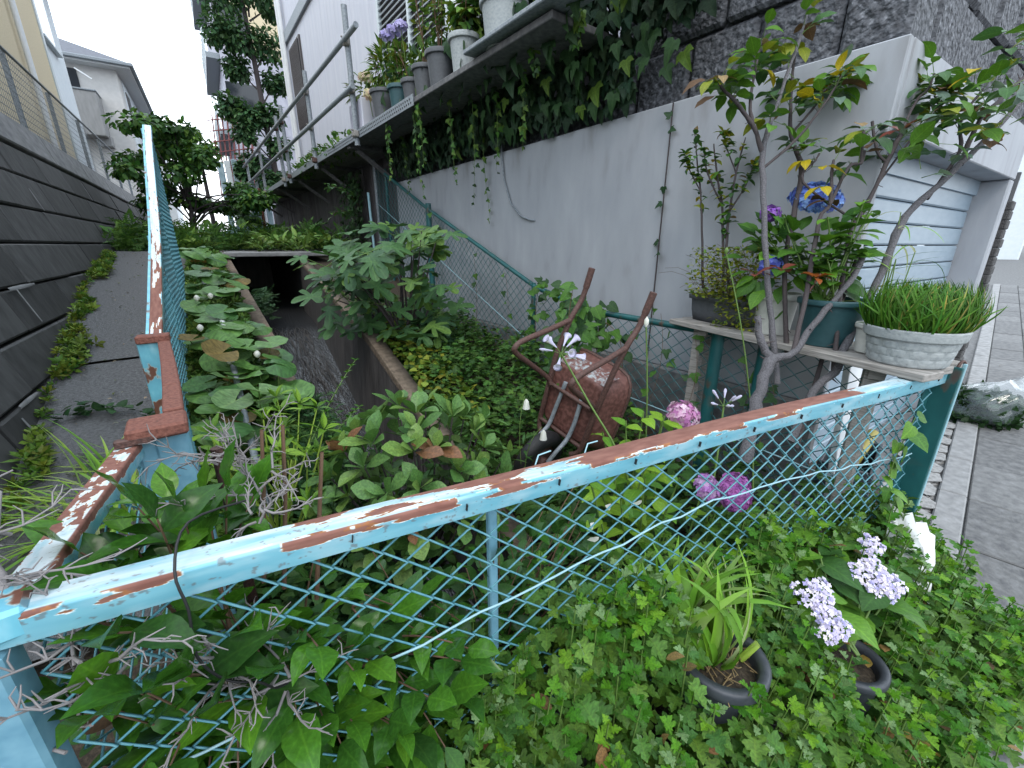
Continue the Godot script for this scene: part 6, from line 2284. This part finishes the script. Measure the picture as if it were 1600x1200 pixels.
func agapanthus(t: Node3D, pts: Array, n: int, l: float, open: bool) -> void:
	stem(t, smooth_path(pts, 4), 0.0045, 0.0035, M.stem, "stalk", 6)
	var c: Vector3 = pts[-1]
	for k in n:
		var a := k * 2.4
		var e := R(-0.3, 0.9)
		var d := V(cos(a) * cos(e), sin(e) + 0.1, sin(a) * cos(e)).normalized()
		var p := c + d * 0.035
		stem(t, [c, p], 0.0015, 0.0012, M.stem, "pedicel", 4)
		var b := MB.new()
		var x := Transform3D(look(d + V(0, -0.25 if open else 0.0, 0), V(0.2, 0.1, 0.9)), p)
		if open and k % 4 != 3:
			b.lathe(x, [Vector2(0.002, 0), Vector2(0.004, l * 0.3), Vector2(0.006, l * 0.55), Vector2(0.01, l * 0.85), Vector2(0.017, l), Vector2(0.009, l * 0.86)], 10)
		else:
			b.lathe(x, [Vector2(0.002, 0), Vector2(0.004, l * 0.4), Vector2(0.006, l * 0.7), Vector2(0.004, l * 0.9), Vector2(0.0, l)], 8)
		part(t, "trumpet" if open else "bud", b, M.petal)

# ---- woody plants by the shelf
func limbs(t: Node3D, data: Array, m: Material, thin: Material, called := "limb") -> void:
	for l in data:
		var raw := []
		for q in l:
			raw.append(V(q[0], q[1], q[2]))
		var sp := smooth_path(raw, 4)
		var rad := []
		for i in sp.size():
			var u := i / 4.0
			var k := mini(int(u), l.size() - 2)
			rad.append(lerpf(l[k][3], l[k + 1][3], u - k) * R(0.9, 1.14))
			sp[i] += rv(rad[i] * 0.25)
		var b := MB.new()
		b.tube(sp, rad, 8)
		part(t, called, b, m if l[0][3] > 0.0105 else thin)

func rose_tree() -> void:
	rng.seed = 181
	var t := thing("rose_bush", "old gnarled rose with thick grey limbs and sparse yellowing leaves", "shrub", V(1.7, 0.2, -0.75))
	limbs(t, ROSE, M.bark_gray, M.bark_dark)
	# thorns and stubs
	for l in ROSE:
		for k in 4:
			var i: int = rng.randi() % (l.size() - 1)
			var a := V(l[i][0], l[i][1], l[i][2]).lerp(V(l[i + 1][0], l[i + 1][1], l[i + 1][2]), rng.randf())
			var d := rv().normalized()
			var b := MB.new()
			b.tube([a, a + d * (l[i][3] + R(0.01, 0.03))], [l[i][3] * 0.35, 0.001], 5)
			part(t, "thorn", b, M.bark_dark)
	var green := [M.rose_a, M.rose_a, M.rose_b, M.rose_a, M.yellowgreen, M.rose_blue, M.rose_b]
	for li in range(6, ROSE.size()):
		var l: Array = ROSE[li]
		var n := l.size()
		var lots := 17 if li in [6, 7, 8, 9, 10, 11] else 4
		if li in [17, 18, 19, 20]:
			lots = 15
		for k in lots:
			var u := R(0.55, 1.0) * (n - 1)
			var i := mini(int(u), n - 2)
			var p := V(l[i][0], l[i][1], l[i][2]).lerp(V(l[i + 1][0], l[i + 1][1], l[i + 1][2]), u - i)
			spray(t, p, green)
	# the leafy crown over the garage corner
	for k in 56:
		var a := V(2.5, 2.0, -0.62).lerp(V(2.85, 2.2, -0.42), rng.randf()) + V(R(-0.1, 0.1), R(-0.15, 0.22), R(-0.12, 0.12))
		spray(t, a, green)
	# young copper shoots
	for q in [[V(2.02, 1.47, -0.78), M.copperleaf, 6], [V(1.82, 1.48, -0.92), M.redleaf, 4], [V(1.9, 1.5, -0.86), M.redleaf, 4], [V(2.35, 2.03, -0.72), M.redleaf, 4]]:
		for k in q[2]:
			var d := V(R(-1, 1), R(0.0, 0.7), R(-1, 1))
			leaf(t, "oval", q[1], q[0] + d * 0.01, d, Vector3.UP + rv(0.3), R(0.05, 0.075))
	for q in [V(2.04, 1.49, -0.77)]:
		stem(t, [V(2.03, 1.4, -0.8), q], 0.004, 0.003, M.red_stem)

func spray(t: Node3D, p: Vector3, mats: Array) -> void:
	var d := V(R(-1, 1), R(-0.2, 0.8), R(-1, 1)).normalized()
	var q := p + d * R(0.04, 0.08)
	stem(t, [p, q], 0.0016, 0.001, M.stem, "leaf_stalk", 4)
	var m: Material = pick(mats)
	if rng.randf() < 0.17:
		m = pick([M.yellow, M.yellow, M.yellowgreen, M.dry, M.brownleaf])
	var side := d.cross(Vector3.UP).normalized()
	leaf(t, "oval", m, q, d + V(0, -0.2, 0), Vector3.UP + rv(0.5), R(0.07, 0.105))
	for s in [-1.0, 1.0]:
		if rng.randf() < 0.7:
			leaf(t, "oval", m if rng.randf() < 0.75 else pick(mats), p.lerp(q, 0.7), side * s + d * 0.5 + V(0, -0.1, 0), Vector3.UP + rv(0.5), R(0.055, 0.085))

func shelf_plants() -> void:
	rng.seed = 191
	# slender shrub and yellow-green fuzz in the trough
	var t := thing("trough_planter", "dark grey trough with a slender shrub and yellow-green trailing plant", "planter", V(2.33, SH, -1.32))
	trough(t, V(2.35, SH, -1.32), 1.35, 0.4, 0.19, 0.15, M.pot_gray)
	limbs(t, SHRUB, M.bark_gray, M.bark_dark, "stem")
	for l in SHRUB:
		for k in 18:
			var u: float = R(0.3, 1.0) * (l.size() - 1)
			var i: int = mini(int(u), l.size() - 2)
			var p := V(l[i][0], l[i][1], l[i][2]).lerp(V(l[i + 1][0], l[i + 1][1], l[i + 1][2]), u - i)
			for j in 2:
				var m: Material = pick([M.rose_a, M.rose_b, M.mum_d, M.yellowgreen])
				if rng.randf() < 0.1:
					m = pick([M.yellow, M.dry])
				leaf(t, "oval", m, p, V(R(-1, 1), R(-0.2, 0.8), R(-1, 1)), Vector3.UP + rv(0.4), R(0.035, 0.06))
	var xs := []
	var cs := []
	for k in 2000:
		var p := V(2.33, SH + 0.15, -1.28) + V(R(-0.16, 0.12), 0, R(-0.2, 0.22)) + V(0, pow(rng.randf(), 1.5) * 0.26, 0)
		if rng.randf() < 0.12:
			p = V(2.2 + R(-0.03, 0.02), SH + R(-0.02, 0.16), R(-1.3, -1.05))
		xs.append(lx(p, V(R(-1, 1), R(-0.1, 1), R(-1, 1)), Vector3.UP + rv(0.5), R(0.018, 0.034)))
		cs.append(gcol(0.2, 0.25, 0.025) if rng.randf() < 0.7 else gcol(0.1, 0.17, 0.03))
	stuff(t, "trailing_foliage", LM.small[0], M.weed, xs, cs)
	var tw := MB.new()
	for k in 30:
		var a := V(2.3, SH + 0.13, -1.3) + V(R(-0.06, 0.06), 0, R(-0.15, 0.15))
		tw.tube(curve(a, a + V(R(-0.25, 0.05), R(0.05, 0.3), R(-0.2, 0.15)), V(0, 0.06, 0), 4), 0.001, 3, false)
	part(t, "runners", tw, M.brown_twig).set_meta("kind", "stuff")
	# hydrangea with blue heads in the dark green pot, white pots beside
	t = thing("blue_hydrangea", "hydrangea with blue mopheads in a dark green pot on the shelf", "hydrangea", V(2.22, SH, -0.78))
	pot(t, V(2.2, SH, -0.76), 0.1, 0.125, 0.2, M.pot_green, 0.008, 0.025)
	for k in 24:
		var p := V(2.27 + R(-0.2, 0.17), SH + R(0.3, 0.6), -0.92 + R(-0.28, 0.25))
		leaf_pairs(t, V(2.2, SH + 0.18, -0.78) + rv(0.04), p, 3, "broad", [M.hyd_b, M.hyd_b, M.hyd_a, M.hyd_d], 0.1, 0.55)
	for k in 70:
		var d := rv().normalized() * pow(rng.randf(), 0.3)
		leaf(t, "broad", pick([M.hyd_b, M.hyd_a, M.hyd_d, M.hyd_b]), V(2.24, 1.54, -0.95) + d * V(0.2, 0.2, 0.24), d + V(-0.2, 0.2, 0.2), Vector3.UP + rv(0.3) + V(-0.3, 0, 0.2), R(0.085, 0.13))
	var blue := [Color(0.1, 0.17, 0.55), Color(0.14, 0.26, 0.65), Color(0.22, 0.36, 0.7), Color(0.1, 0.14, 0.48)]
	flower_head(t, V(2.36, 1.8, -0.98), 0.1, V(-0.3, 0.85, 0.3).normalized(), 420, 0.0145, blue, 0.6)
	flower_head(t, V(2.22, 1.74, -1.1), 0.042, V(-0.5, 0.6, 0.4).normalized(), 120, 0.0105, [Color(0.22, 0.08, 0.42), Color(0.3, 0.14, 0.5)])
	flower_head(t, V(2.1, 1.51, -1.0), 0.045, V(-0.7, 0.4, 0.4).normalized(), 120, 0.0115, [Color(0.08, 0.1, 0.48), Color(0.14, 0.18, 0.55)])
	t = thing("white_pot", "tall off-white plastic pot standing next to the grey trough", "pot", V(2.25, SH, -1.02))
	pot(t, V(2.25, SH, -1.01), 0.075, 0.092, 0.2, M.pot_white, 0.008, 0.03)
	for k in 10:
		leaf(t, "broad", pick([M.hyd_b, M.hyd_a]), V(2.25, SH + 0.2, -1.01) + rv(0.05), V(R(-1, 1), R(0.1, 0.9), R(-1, 1)), Vector3.UP, R(0.07, 0.1))
	t = thing("white_pot", "small off-white pot squeezed behind the pale round planter", "pot", V(2.16, SH, -0.58))
	pot(t, V(2.17, SH, -0.585), 0.05, 0.06, 0.12, M.pot_white, 0.006, 0.02)
	for k in 9:
		leaf(t, "lance", pick([M.hyd_b, M.mum_a]), V(2.17, SH + 0.11, -0.585) + rv(0.03), V(R(-1, 1), R(0.3, 1.2), R(-1, 1)), Vector3.UP, R(0.08, 0.13))
	# grass in the pale round planter
	t = thing("round_planter", "pale grey brick-patterned round planter full of green grass", "planter", V(2.13, SH, -0.41))
	round_pot(t, V(2.1, SH, -0.45))
	xs = []
	cs = []
	for k in 2600:
		var a := R(0, TAU)
		var r := sqrt(rng.randf()) * 0.13
		var p := V(2.1 + cos(a) * r, SH + 0.11, -0.45 + sin(a) * r)
		var o := V(cos(a), 0, sin(a)) * (r / 0.13)
		xs.append(lx(p, V(R(-0.3, 0.3), 1.0, R(-0.3, 0.3)) + o * R(0.2, 1.2), o + V(0, 0.4, 0) + rv(0.2), R(0.11, 0.22)))
		cs.append(gcol(0.05, 0.15, 0.014) if rng.randf() < 0.9 else gcol(0.25, 0.25, 0.06))
	stuff(t, "grass", LM.blade[0], M.weed, xs, cs)
	for q in [V(2.0, SH + 0.17, -0.36), V(2.0, SH + 0.23, -0.42)]:
		leaf(t, "oval", M.dry, q, V(0.2, -1, 0.1), V(-0.5, 0.3, 0.7), 0.07, "dry_leaf")
	# bamboo-like grass behind it
	t = thing("reed_plant", "arching reed-like plant rising between the planter and the garage shutter", "plant", V(2.4, SH, -0.62))
	for k in 5:
		var top := V(2.42 + R(-0.06, 0.1), SH + R(0.35, 0.6), -0.64 + R(-0.08, 0.08))
		var pts := curve(V(2.36, SH - 0.05, -0.62) + rv(0.03), top, V(0, 0.02, 0), 8)
		stem(t, pts, 0.004, 0.002, M.stem)
		for j in 9:
			var a := j * 2.5 + k
			leaf(t, "blade", pick([M.strap_a, M.strap_b, M.hyd_b]), pts[mini(8, j)], V(cos(a), R(0.4, 0.9), sin(a)), V(cos(a) * 0.3, 1, sin(a) * 0.3), R(0.16, 0.27), "blade")

func vines() -> void:
	rng.seed = 201
	var t := thing("fence_vine", "heart-leaved vine smothering the green fence and the barrow handle", "vine", V(1.9, 0.5, -2.2))
	var paths := [[V(2.2, 0.5, -2.6), V(2.18, 1.0, -2.5), V(2.15, 1.28, -2.45)], [V(2.2, 0.5, -2.2), V(2.2, 0.9, -2.15), V(2.15, 1.2, -2.1)], [V(1.55, 0.6, -1.78), V(1.52, 1.0, -1.74), V(1.55, 1.38, -1.72)], [V(2.22, 0.5, -1.9), V(2.2, 1.0, -1.95), V(2.1, 1.15, -2.2)], [V(1.5, 0.9, -1.7), V(1.6, 1.15, -1.75), V(2.0, 1.2, -2.0)], [V(1.55, 1.2, -1.72), V(1.7, 1.12, -1.85), V(2.1, 1.0, -2.1)], [V(2.22, 0.5, -2.9), V(2.2, 1.0, -2.9), V(2.15, 1.3, -2.8)]]
	for p in paths:
		var sp := smooth_path(p, 6)
		stem(t, sp, 0.003, 0.0018, M.brown_twig, "runner")
		for i in sp.size():
			for k in 3:
				leaf(t, "heart" if rng.randf() < 0.7 else "ivy", pick([M.vine_a, M.hyd_b, M.lf_ivy]), sp[i] + rv(0.07), V(R(-1, 0.5), R(-0.8, 0.4), R(-0.5, 1)), V(-0.8, 0.6, 0.5) + rv(0.4), R(0.05, 0.085))
	# sparse vine on the front fence by the end post
	t = thing("bindweed", "thin bindweed with arrow leaves climbing the mesh by the end post", "vine", F(2.3, 0.3))
	var b := smooth_path([F(2.32, 0.3, 0.01), F(2.36, 0.6, 0.015), F(2.3, 0.8, 0.01), F(2.36, 1.0, 0.01)], 6)
	stem(t, b, 0.002, 0.0015, M.stem)
	for i in b.size():
		leaf(t, "heart", pick([M.vine_a, M.hyd_a]), b[i] + rv(0.02), V(R(-1, 1), R(-0.9, 0.1), R(0, 1)), V(-0.3, 0.6, 0.8) + rv(0.3), R(0.045, 0.075))
	# vines low on the mesh right of the barrow
	t = thing("trailing_vine", "slim vine straggling up the second fence by the shelf post", "vine", V(2.2, 0.4, -1.6))
	for q in [[-1.5, 1.1], [-1.75, 1.2], [-1.2, 1.0], [-1.05, 0.95], [-4.1, 1.5], [-3.5, 1.35], [-5.1, 1.9]]:
		var sp := curve(V(2.23, 0.45, q[0]), V(2.22, q[1], q[0] + 0.1), V(0, 0, 0.08), 7)
		stem(t, sp, 0.002, 0.0012, M.brown_twig, "runner")
		for i in 8:
			leaf(t, "ivy", pick([M.vine_a, M.lf_ivy, M.hyd_b]), sp[i] + rv(0.04), V(R(-1, 0.3), R(-0.6, 0.4), R(-1, 1)), V(-1, 0.5, 0.4), R(0.04, 0.065))

func ivy_wall() -> void:
	rng.seed = 211
	var t := thing("wall_ivy", "curtain of dark creeper hanging down the stone wall above the garage", "creeper", H(0, 3.0, -2.6))
	var xs := []
	var cs := []
	for k in 4200:
		var z := R(-5.6, -0.9)
		var y := 2.5 + 0.95 * pow(rng.randf(), 0.7) * lerps(-z, [[0.9, 0.5], [1.4, 1.0], [5.6, 1.0]]) + (0.35 if z > -1.4 else 0.0)
		var off := -0.06 - 0.3 * rng.randf() * clampf((y - 2.5), 0, 1)
		xs.append(lx(H(off, y, z), V(R(-0.5, 0.2), -1.0, R(-0.6, 0.6)), V(-1, 0.35, 0) + rv(0.4), R(0.06, 0.11)))
		cs.append(gcol(0.022, 0.052, 0.028))
	stuff(t, "dense_foliage", LM.ivy[0], M.weed, xs, cs)
	for k in 250:
		var z := R(-4.4, -1.0)
		var y := R(2.55, 3.4)
		var off := -0.1 - 0.5 * rng.randf() * clampf((y - 2.55) / 0.4, 0, 1)
		leaf(t, "ivy", pick([M.lf_dark, M.lf_ivy, M.lf_ivy, M.lf_dark]) if rng.randf() < 0.88 else M.lf_ivy_l, H(off, y, z), V(R(-0.6, 0.2), -1.0, R(-0.6, 0.6)), V(-1, 0.4, 0) + rv(0.35), R(0.08, 0.14))
	for q in [[-3.75, 2.1, -0.55], [-3.3, 2.2, -0.4], [-3.05, 2.0, -0.3], [-2.75, 2.25, -0.25], [-2.3, 2.35, -0.3], [-1.95, 2.75, -0.45], [-1.6, 2.8, -0.45], [-4.3, 2.3, -0.62], [-3.55, 2.35, -0.6], [-4.9, 2.25, -0.2], [-3.2, 1.85, -0.08]]:
		var pts := curve(H(q[2], 3.0, q[0]), H(q[2] + 0.05, q[1], q[0] + R(-0.08, 0.08)), V(R(-0.02, 0.02), 0, R(-0.04, 0.04)), 12)
		stem(t, pts, 0.003, 0.001, M.stem, "strand")
		for i in range(2, 13):
			for k in 2:
				leaf(t, "ivy", pick([M.lf_ivy, M.lf_ivy_l, M.vine_a]), pts[i] + rv(0.02), V(R(-1, 1), -0.8, R(-1, 1)), V(-1, 0.4, 0.3), lerpf(0.065, 0.03, i / 12.0))
	# self-sown sprig on the lintel
	var s := thing("wall_sprig", "small leafy sprig rooted in the white wall near the garage corner", "sprig", H(0, 2.3, -0.5))
	for k in 10:
		leaf(s, "oval", pick([M.rose_b, M.hyd_b]), H(-0.02, 2.34, -0.52) + rv(0.02), V(R(-1, 0), R(-0.4, 0.8), R(-1, 1)), V(-0.6, 0.8, 0), R(0.04, 0.07))
	# creeper on the boards
	t = thing("board_creeper", "loose creeper growing up the dark board wall under the walkway", "creeper", H(0, 1.6, -7.5))
	xs = []
	cs = []
	for k in 520:
		var z := -7.3 + R(-0.9, 0.7) * R(0.3, 1.0)
		var y := R(1.3, 2.75)
		xs.append(lx(H(-0.05 - R(0, 0.15), y, z), V(R(-0.8, 0.2), R(-1, 0.2), R(-1, 1)), V(-1, 0.5, 0) + rv(0.4), R(0.05, 0.1)))
		cs.append(gcol(0.03, 0.075, 0.03))
	stuff(t, "foliage", LM.ivy[0], M.weed, xs, cs)
	for q in [[H(-0.1, 2.2, -7.0), V(1.35, 2.3, -6.2)], [H(-0.1, 2.0, -7.3), V(1.45, 2.0, -6.6)]]:
		var pts := curve(q[0], q[1], V(0, 0.1, 0), 8)
		stem(t, pts, 0.006, 0.002, M.brown_twig, "branch")
		for i in range(2, 9):
			for k in 4:
				leaf(t, "oval", pick([M.rose_b, M.hyd_b, M.lf_ivy]), pts[i] + rv(0.04), V(R(-1, 1), R(-0.3, 0.4), R(-1, 1)), Vector3.UP, R(0.07, 0.11))

func bushy(t: Node3D, c: Vector3, r: Vector3, n: int, kind: String, size: Vector2, col: Array, called := "foliage") -> void:
	var xs := []
	var cs := []
	for k in n:
		var d := rv().normalized()
		var p := c + d * r * pow(rng.randf(), 0.45)
		xs.append(lx(p, d + V(R(-0.7, 0.7), R(-0.3, 0.5), R(-0.7, 0.7)), Vector3.UP + d * 0.4 + rv(0.4), R(size.x, size.y)))
		var q: Array = pick(col)
		cs.append(gcol(q[0], q[1], q[2]))
	stuff(t, called, LM[kind][0], M.weed, xs, cs)

func deck_pots() -> void:
	rng.seed = 221
	var g1 := [0.06, 0.15, 0.03]
	var g2 := [0.1, 0.2, 0.04]
	var defs := [
		[-4.55, 0.15, 0.3, "pot_gray", "large square-shouldered grey pot of feathery green at the walkway edge", "lance", Vector2(0.08, 0.16), V(0.27, 0.22, 0.27), 420],
		[-4.12, 0.12, 0.24, "pot_green", "sea-green pot of broad leaves on the walkway edge", "oval", Vector2(0.06, 0.11), V(0.16, 0.2, 0.16), 150],
		[-3.82, 0.1, 0.22, "pot_gray", "grey pot of low herbs between taller pots on the walkway", "oval", Vector2(0.05, 0.08), V(0.12, 0.14, 0.12), 110],
		[-3.52, 0.115, 0.25, "pot_gray", "grey pot holding a tall staked rose on the walkway", "oval", Vector2(0.05, 0.09), V(0.16, 0.42, 0.16), 170],
		[-3.2, 0.13, 0.27, "pot_gray", "wide dark pot of thin canes on the walkway", "oval", Vector2(0.05, 0.09), V(0.18, 0.4, 0.18), 150],
		[-2.8, 0.12, 0.26, "pot_pale", "pale blue pot with yellow-green trailing leaves on the walkway", "ivy", Vector2(0.06, 0.1), V(0.22, 0.26, 0.24), 260],
		[-2.25, 0.16, 0.3, "pot_pale", "round pale bowl with a ribbed rim at the near end of the walkway", "ivy", Vector2(0.06, 0.1), V(0.22, 0.16, 0.22), 160]]
	for d in defs:
		var p := H(-0.5, 2.932, d[0])
		var t := thing("deck_pot", d[4], "potted plant", p)
		pot(t, p, d[1] * 0.8, d[1], d[2], M[d[3]], 0.014, 0.04)
		bushy(t, p + V(0.06, d[2] + d[7].y * 0.9, 0), d[7] * V(0.8, 1.0, 0.8), d[8], d[5], d[6], [g1, g2, [0.14, 0.2, 0.03]])
		for k in 5:
			stem(t, curve(p + V(0, d[2] - 0.05, 0) + rv(0.03), p + V(R(-0.15, 0.15), d[2] + d[7].y * 1.8, R(-0.15, 0.15)), V(0, 0, 0), 3), 0.005, 0.002, M.brown_twig)
	# lilac and cream blooms
	var t2 := thing("deck_flowers", "lilac and cream blooms above the large grey walkway pot", "flowers", H(-0.45, 3.4, -4.5))
	for q in [[-4.35, 3.68, 0.07, 0], [-4.15, 3.66, 0.07, 0], [-4.0, 3.65, 0.06, 0], [-4.95, 3.28, 0.09, 1], [-4.85, 3.24, 0.08, 1], [-5.1, 3.5, 0.08, 1]]:
		flower_head(t2, H(-0.5, q[1], q[0]), q[2], Vector3.UP, 50, 0.025, [Color(0.36, 0.32, 0.62), Color(0.5, 0.46, 0.72)] if q[3] == 0 else [Color(0.62, 0.56, 0.34), Color(0.66, 0.5, 0.42)])
		stem(t2, [H(-0.45, 3.1, q[0]), H(-0.5, q[1], q[0])], 0.005, 0.004, M.stem)
	# white cabinet beside the pots
	var c := thing("cabinet", "small ribbed pale cabinet standing behind the scaffold post", "cabinet", H(-0.42, 2.93, -5.25))
	var b := MB.new()
	hbox(b, -0.58, 2.932, -5.55, -0.25, 3.3, -5.1, 0.01)
	part(c, "body", b, M.siding)
	for k in 6:
		b = MB.new()
		hbox(b, -0.592, 2.96, -5.53 + k * 0.07, -0.58, 3.28, -5.49 + k * 0.07)
		part(c, "rib", b, M.tower)
	bushy(c, H(-0.42, 3.42, -5.35), V(0.2, 0.16, 0.25), 170, "lance", Vector2(0.08, 0.16), [[0.16, 0.22, 0.1], [0.1, 0.17, 0.05]], "spider_plant")
	# low greenery along the far edge
	var lg := thing("deck_greenery", "low green foliage spilling along the far end of the walkway", "plants", H(-0.4, 2.93, -8))
	for k in 7:
		bushy(lg, H(-0.45, 3.0, -6.2 - k * 0.55), V(0.2, 0.14, 0.3), 90, "oval", Vector2(0.06, 0.11), [g1, g2])
	# dark iron finials
	for k in 4:
		var f := thing("iron_spike", "small black iron fence spike between the walkway pots", "spike", H(-0.2, 2.93, -3.3 + k * 0.09), "iron spikes on the walkway")
		b = MB.new()
		b.tube([H(-0.2, 2.93, -3.3 + k * 0.09), H(-0.2, 3.55, -3.3 + k * 0.09), H(-0.2, 3.6, -3.3 + k * 0.09), H(-0.2, 3.72, -3.3 + k * 0.09)], [0.008, 0.008, 0.022, 0.002], 6)
		part(f, "bar", b, M.black)

func crown(t: Node3D, blobs: Array, n: int, kind: String, size: Vector2, cols: Array) -> void:
	var xs := []
	var cs := []
	for k in n:
		var q: Array = pick(blobs)
		var d := rv().normalized()
		var p: Vector3 = q[0] + d * q[1] * pow(rng.randf(), 0.5)
		xs.append(lx(p, d * 0.5 + V(R(-0.8, 0.8), R(-0.8, 0.2), R(-0.8, 0.8)), Vector3.UP + d * 0.5 + rv(0.4), R(size.x, size.y)))
		var c: Array = pick(cols)
		cs.append(gcol(c[0], c[1], c[2], 0.4))
	stuff(t, "crown", LM[kind][0], M.weed, xs, cs)

func trees() -> void:
	rng.seed = 231
	var t := thing("young_tree", "spreading leafy young tree behind the top of the path fence", "tree", V(-0.3, 1.5, -10.6))
	stem(t, [V(-0.2, 1.4, -10.7), V(-0.25, 2.0, -10.8), V(-0.15, 2.7, -10.8)], 0.06, 0.03, M.bark_dark, "trunk", 7)
	var blobs := []
	for k in 26:
		var p := V(R(-1.1, 0.95), 0, R(-11.8, -9.8))
		p.y = lerpf(2.0, 3.4, rng.randf()) + 0.25 * cos((p.x + 0.1) * 1.6)
		if p.x > 0.5:
			p.y = R(1.9, 2.7)
		stem(t, curve(V(-0.2, R(1.9, 2.6), -10.8), p, V(0, 0.1, 0), 4), 0.02, 0.006, M.bark_dark, "limb")
		blobs.append([p, V(R(0.24, 0.42), R(0.1, 0.18), R(0.24, 0.42))])
	crown(t, blobs, 6500, "oval", Vector2(0.07, 0.13), [[0.05, 0.14, 0.028], [0.09, 0.2, 0.035], [0.03, 0.09, 0.024]])
	t = thing("leaning_tree", "tall dark leafy tree pressed against the grey apartment block", "tree", V(2.2, 1.5, -17.5))
	stem(t, [V(2.4, 1.4, -17.5), V(2.2, 4.0, -17.5), V(2.1, 7.0, -17.5), V(2.0, 9.5, -17.5)], 0.12, 0.05, M.bark_dark, "trunk", 7)
	blobs = []
	for q in [[1.5, 8.6, 0.75], [2.2, 8.9, 0.8], [1.3, 7.7, 0.6], [1.9, 7.6, 0.7], [2.6, 7.6, 0.7], [2.9, 8.8, 0.6], [2.6, 6.6, 0.5], [1.6, 6.9, 0.5], [1.25, 5.8, 0.55], [1.7, 5.5, 0.5], [2.3, 5.6, 0.5], [1.5, 5.0, 0.45], [2.4, 4.7, 0.5], [1.6, 4.2, 0.5], [2.0, 3.6, 0.5], [2.5, 3.7, 0.5], [1.3, 3.9, 0.35], [2.1, 9.9, 0.8], [1.5, 9.8, 0.7]]:
		var p := V(q[0], q[1], -17.6 + R(-0.4, 0.4))
		blobs.append([p, V(q[2] * 0.85, q[2] * 0.75, q[2] * 0.8)])
		stem(t, [V(2.15, q[1] - 0.7, -17.5), p], 0.03, 0.008, M.bark_dark, "limb")
	crown(t, blobs, 9000, "oval", Vector2(0.1, 0.2), [[0.045, 0.115, 0.045], [0.06, 0.14, 0.05], [0.035, 0.09, 0.04]])
	t = thing("round_tree", "distant round-topped tree beyond the white gabled house", "tree", V(0.3, 1.5, -31))
	stem(t, [V(0.3, 1.4, -31), V(0.3, 6.0, -31)], 0.15, 0.08, M.bark_dark, "trunk", 6)
	blobs = []
	for k in 12:
		blobs.append([V(R(-0.6, 1.1), R(5.4, 7.3), R(-31.6, -30.4)), V(0.5, 0.4, 0.5)])
	crown(t, blobs, 1600, "oval", Vector2(0.2, 0.34), [[0.06, 0.16, 0.03], [0.1, 0.22, 0.04]])

func street_end() -> void:
	# what closes the street uphill
	var t := thing("house", "pale rendered house at the upper end of the street", "house", S(26, -1, 0))
	var b := MB.new()
	b.box(Transform3D(Basis(Vector3.UP, 0.144), S(28, -2.6, 2.0)), V(6, 7.0, 6), 0.05)
	part(t, "wall", b, M.bluewhite)
	for k in 3:
		b = MB.new()
		b.box(Transform3D(Basis(Vector3.UP, 0.144), S(25.02, -3.8 + k * 1.5, 2.8)), V(0.1, 1.2, 0.9), 0.02)
		part(t, "window", b, M.window)
	t = thing("parapet", "low white street railing far up the pavement", "railing", S(15, 1.4, 0))
	for k in 12:
		b = MB.new()
		b.tube([S(14 + k * 0.6, 1.3, -0.1), S(14 + k * 0.6, 1.3, 1.0)], 0.03, 6)
		part(t, "post", b, M.white_paint)
	for y in [0.5, 1.0]:
		b = MB.new()
		b.tube([S(14, 1.3, y), S(20.6, 1.3, y)], 0.025, 6)
		part(t, "rail", b, M.white_paint)
	rng.seed = 241
	var tr := thing("street_tree", "bushy tree beside the upper end of the street", "tree", S(22, 4, 0))
	stem(tr, [S(22, 4, -0.1), S(22, 4, 3)], 0.14, 0.08, M.bark_dark, "trunk", 6)
	var blobs := []
	for k in 10:
		blobs.append([S(22 + R(-1, 1), 4 + R(-1.4, 1.4), R(2.4, 4.6)), V(0.7, 0.6, 0.7)])
	crown(tr, blobs, 1200, "oval", Vector2(0.25, 0.4), [[0.06, 0.15, 0.035], [0.09, 0.2, 0.04]])

func _ready() -> void:
	var cam := Camera3D.new()
	cam.name = "camera"
	cam.fov = 84.55
	cam.near = 0.05
	cam.far = 400.0
	add_child(cam)
	cam.position = V(0, 1.6, 0)
	cam.rotation_degrees = V(-18.2, -34.0, 0)
	cam.current = true
	var env := Environment.new()
	var sky := Sky.new()
	var sm := ProceduralSkyMaterial.new()
	sm.sky_top_color = Color(0.9, 0.95, 1.0)
	sm.sky_horizon_color = Color(0.97, 0.985, 1.0)
	sm.sky_energy_multiplier = 1.5
	sm.ground_bottom_color = Color(0.3, 0.3, 0.3)
	sm.ground_horizon_color = Color(0.6, 0.6, 0.62)
	sm.sun_angle_max = 1.0
	sky.sky_material = sm
	env.background_mode = Environment.BG_SKY
	env.sky = sky
	env.tonemap_mode = Environment.TONE_MAPPER_LINEAR
	env.tonemap_exposure = 1.2
	env.sdfgi_enabled = true
	env.ssao_enabled = true
	env.ssil_enabled = true
	var we := WorldEnvironment.new()
	we.name = "environment"
	we.environment = env
	add_child(we)
	var sun := DirectionalLight3D.new()
	sun.name = "sun"
	sun.light_energy = 0.4
	sun.light_angular_distance = 18.0
	sun.light_color = Color(1.0, 0.98, 0.95)
	sun.shadow_enabled = true
	add_child(sun)
	sun.look_at_from_position(V(-4, 9, 3), V(0, 0, -2))
	noise.noise_type = FastNoiseLite.TYPE_SIMPLEX_SMOOTH
	materials()
	leaf_shapes()
	leaf_materials()
	setting()
	fences()
	barrow()
	shelf()
	shelf_plants()
	rose_tree()
	fig_tree()
	paddle_bush()
	leopard_plants()
	camellias()
	lance_shrub()
	flowers()
	mums()
	vines()
	ivy_wall()
	deck_pots()
	trees()
	street_end()
	weeds()
	odds()
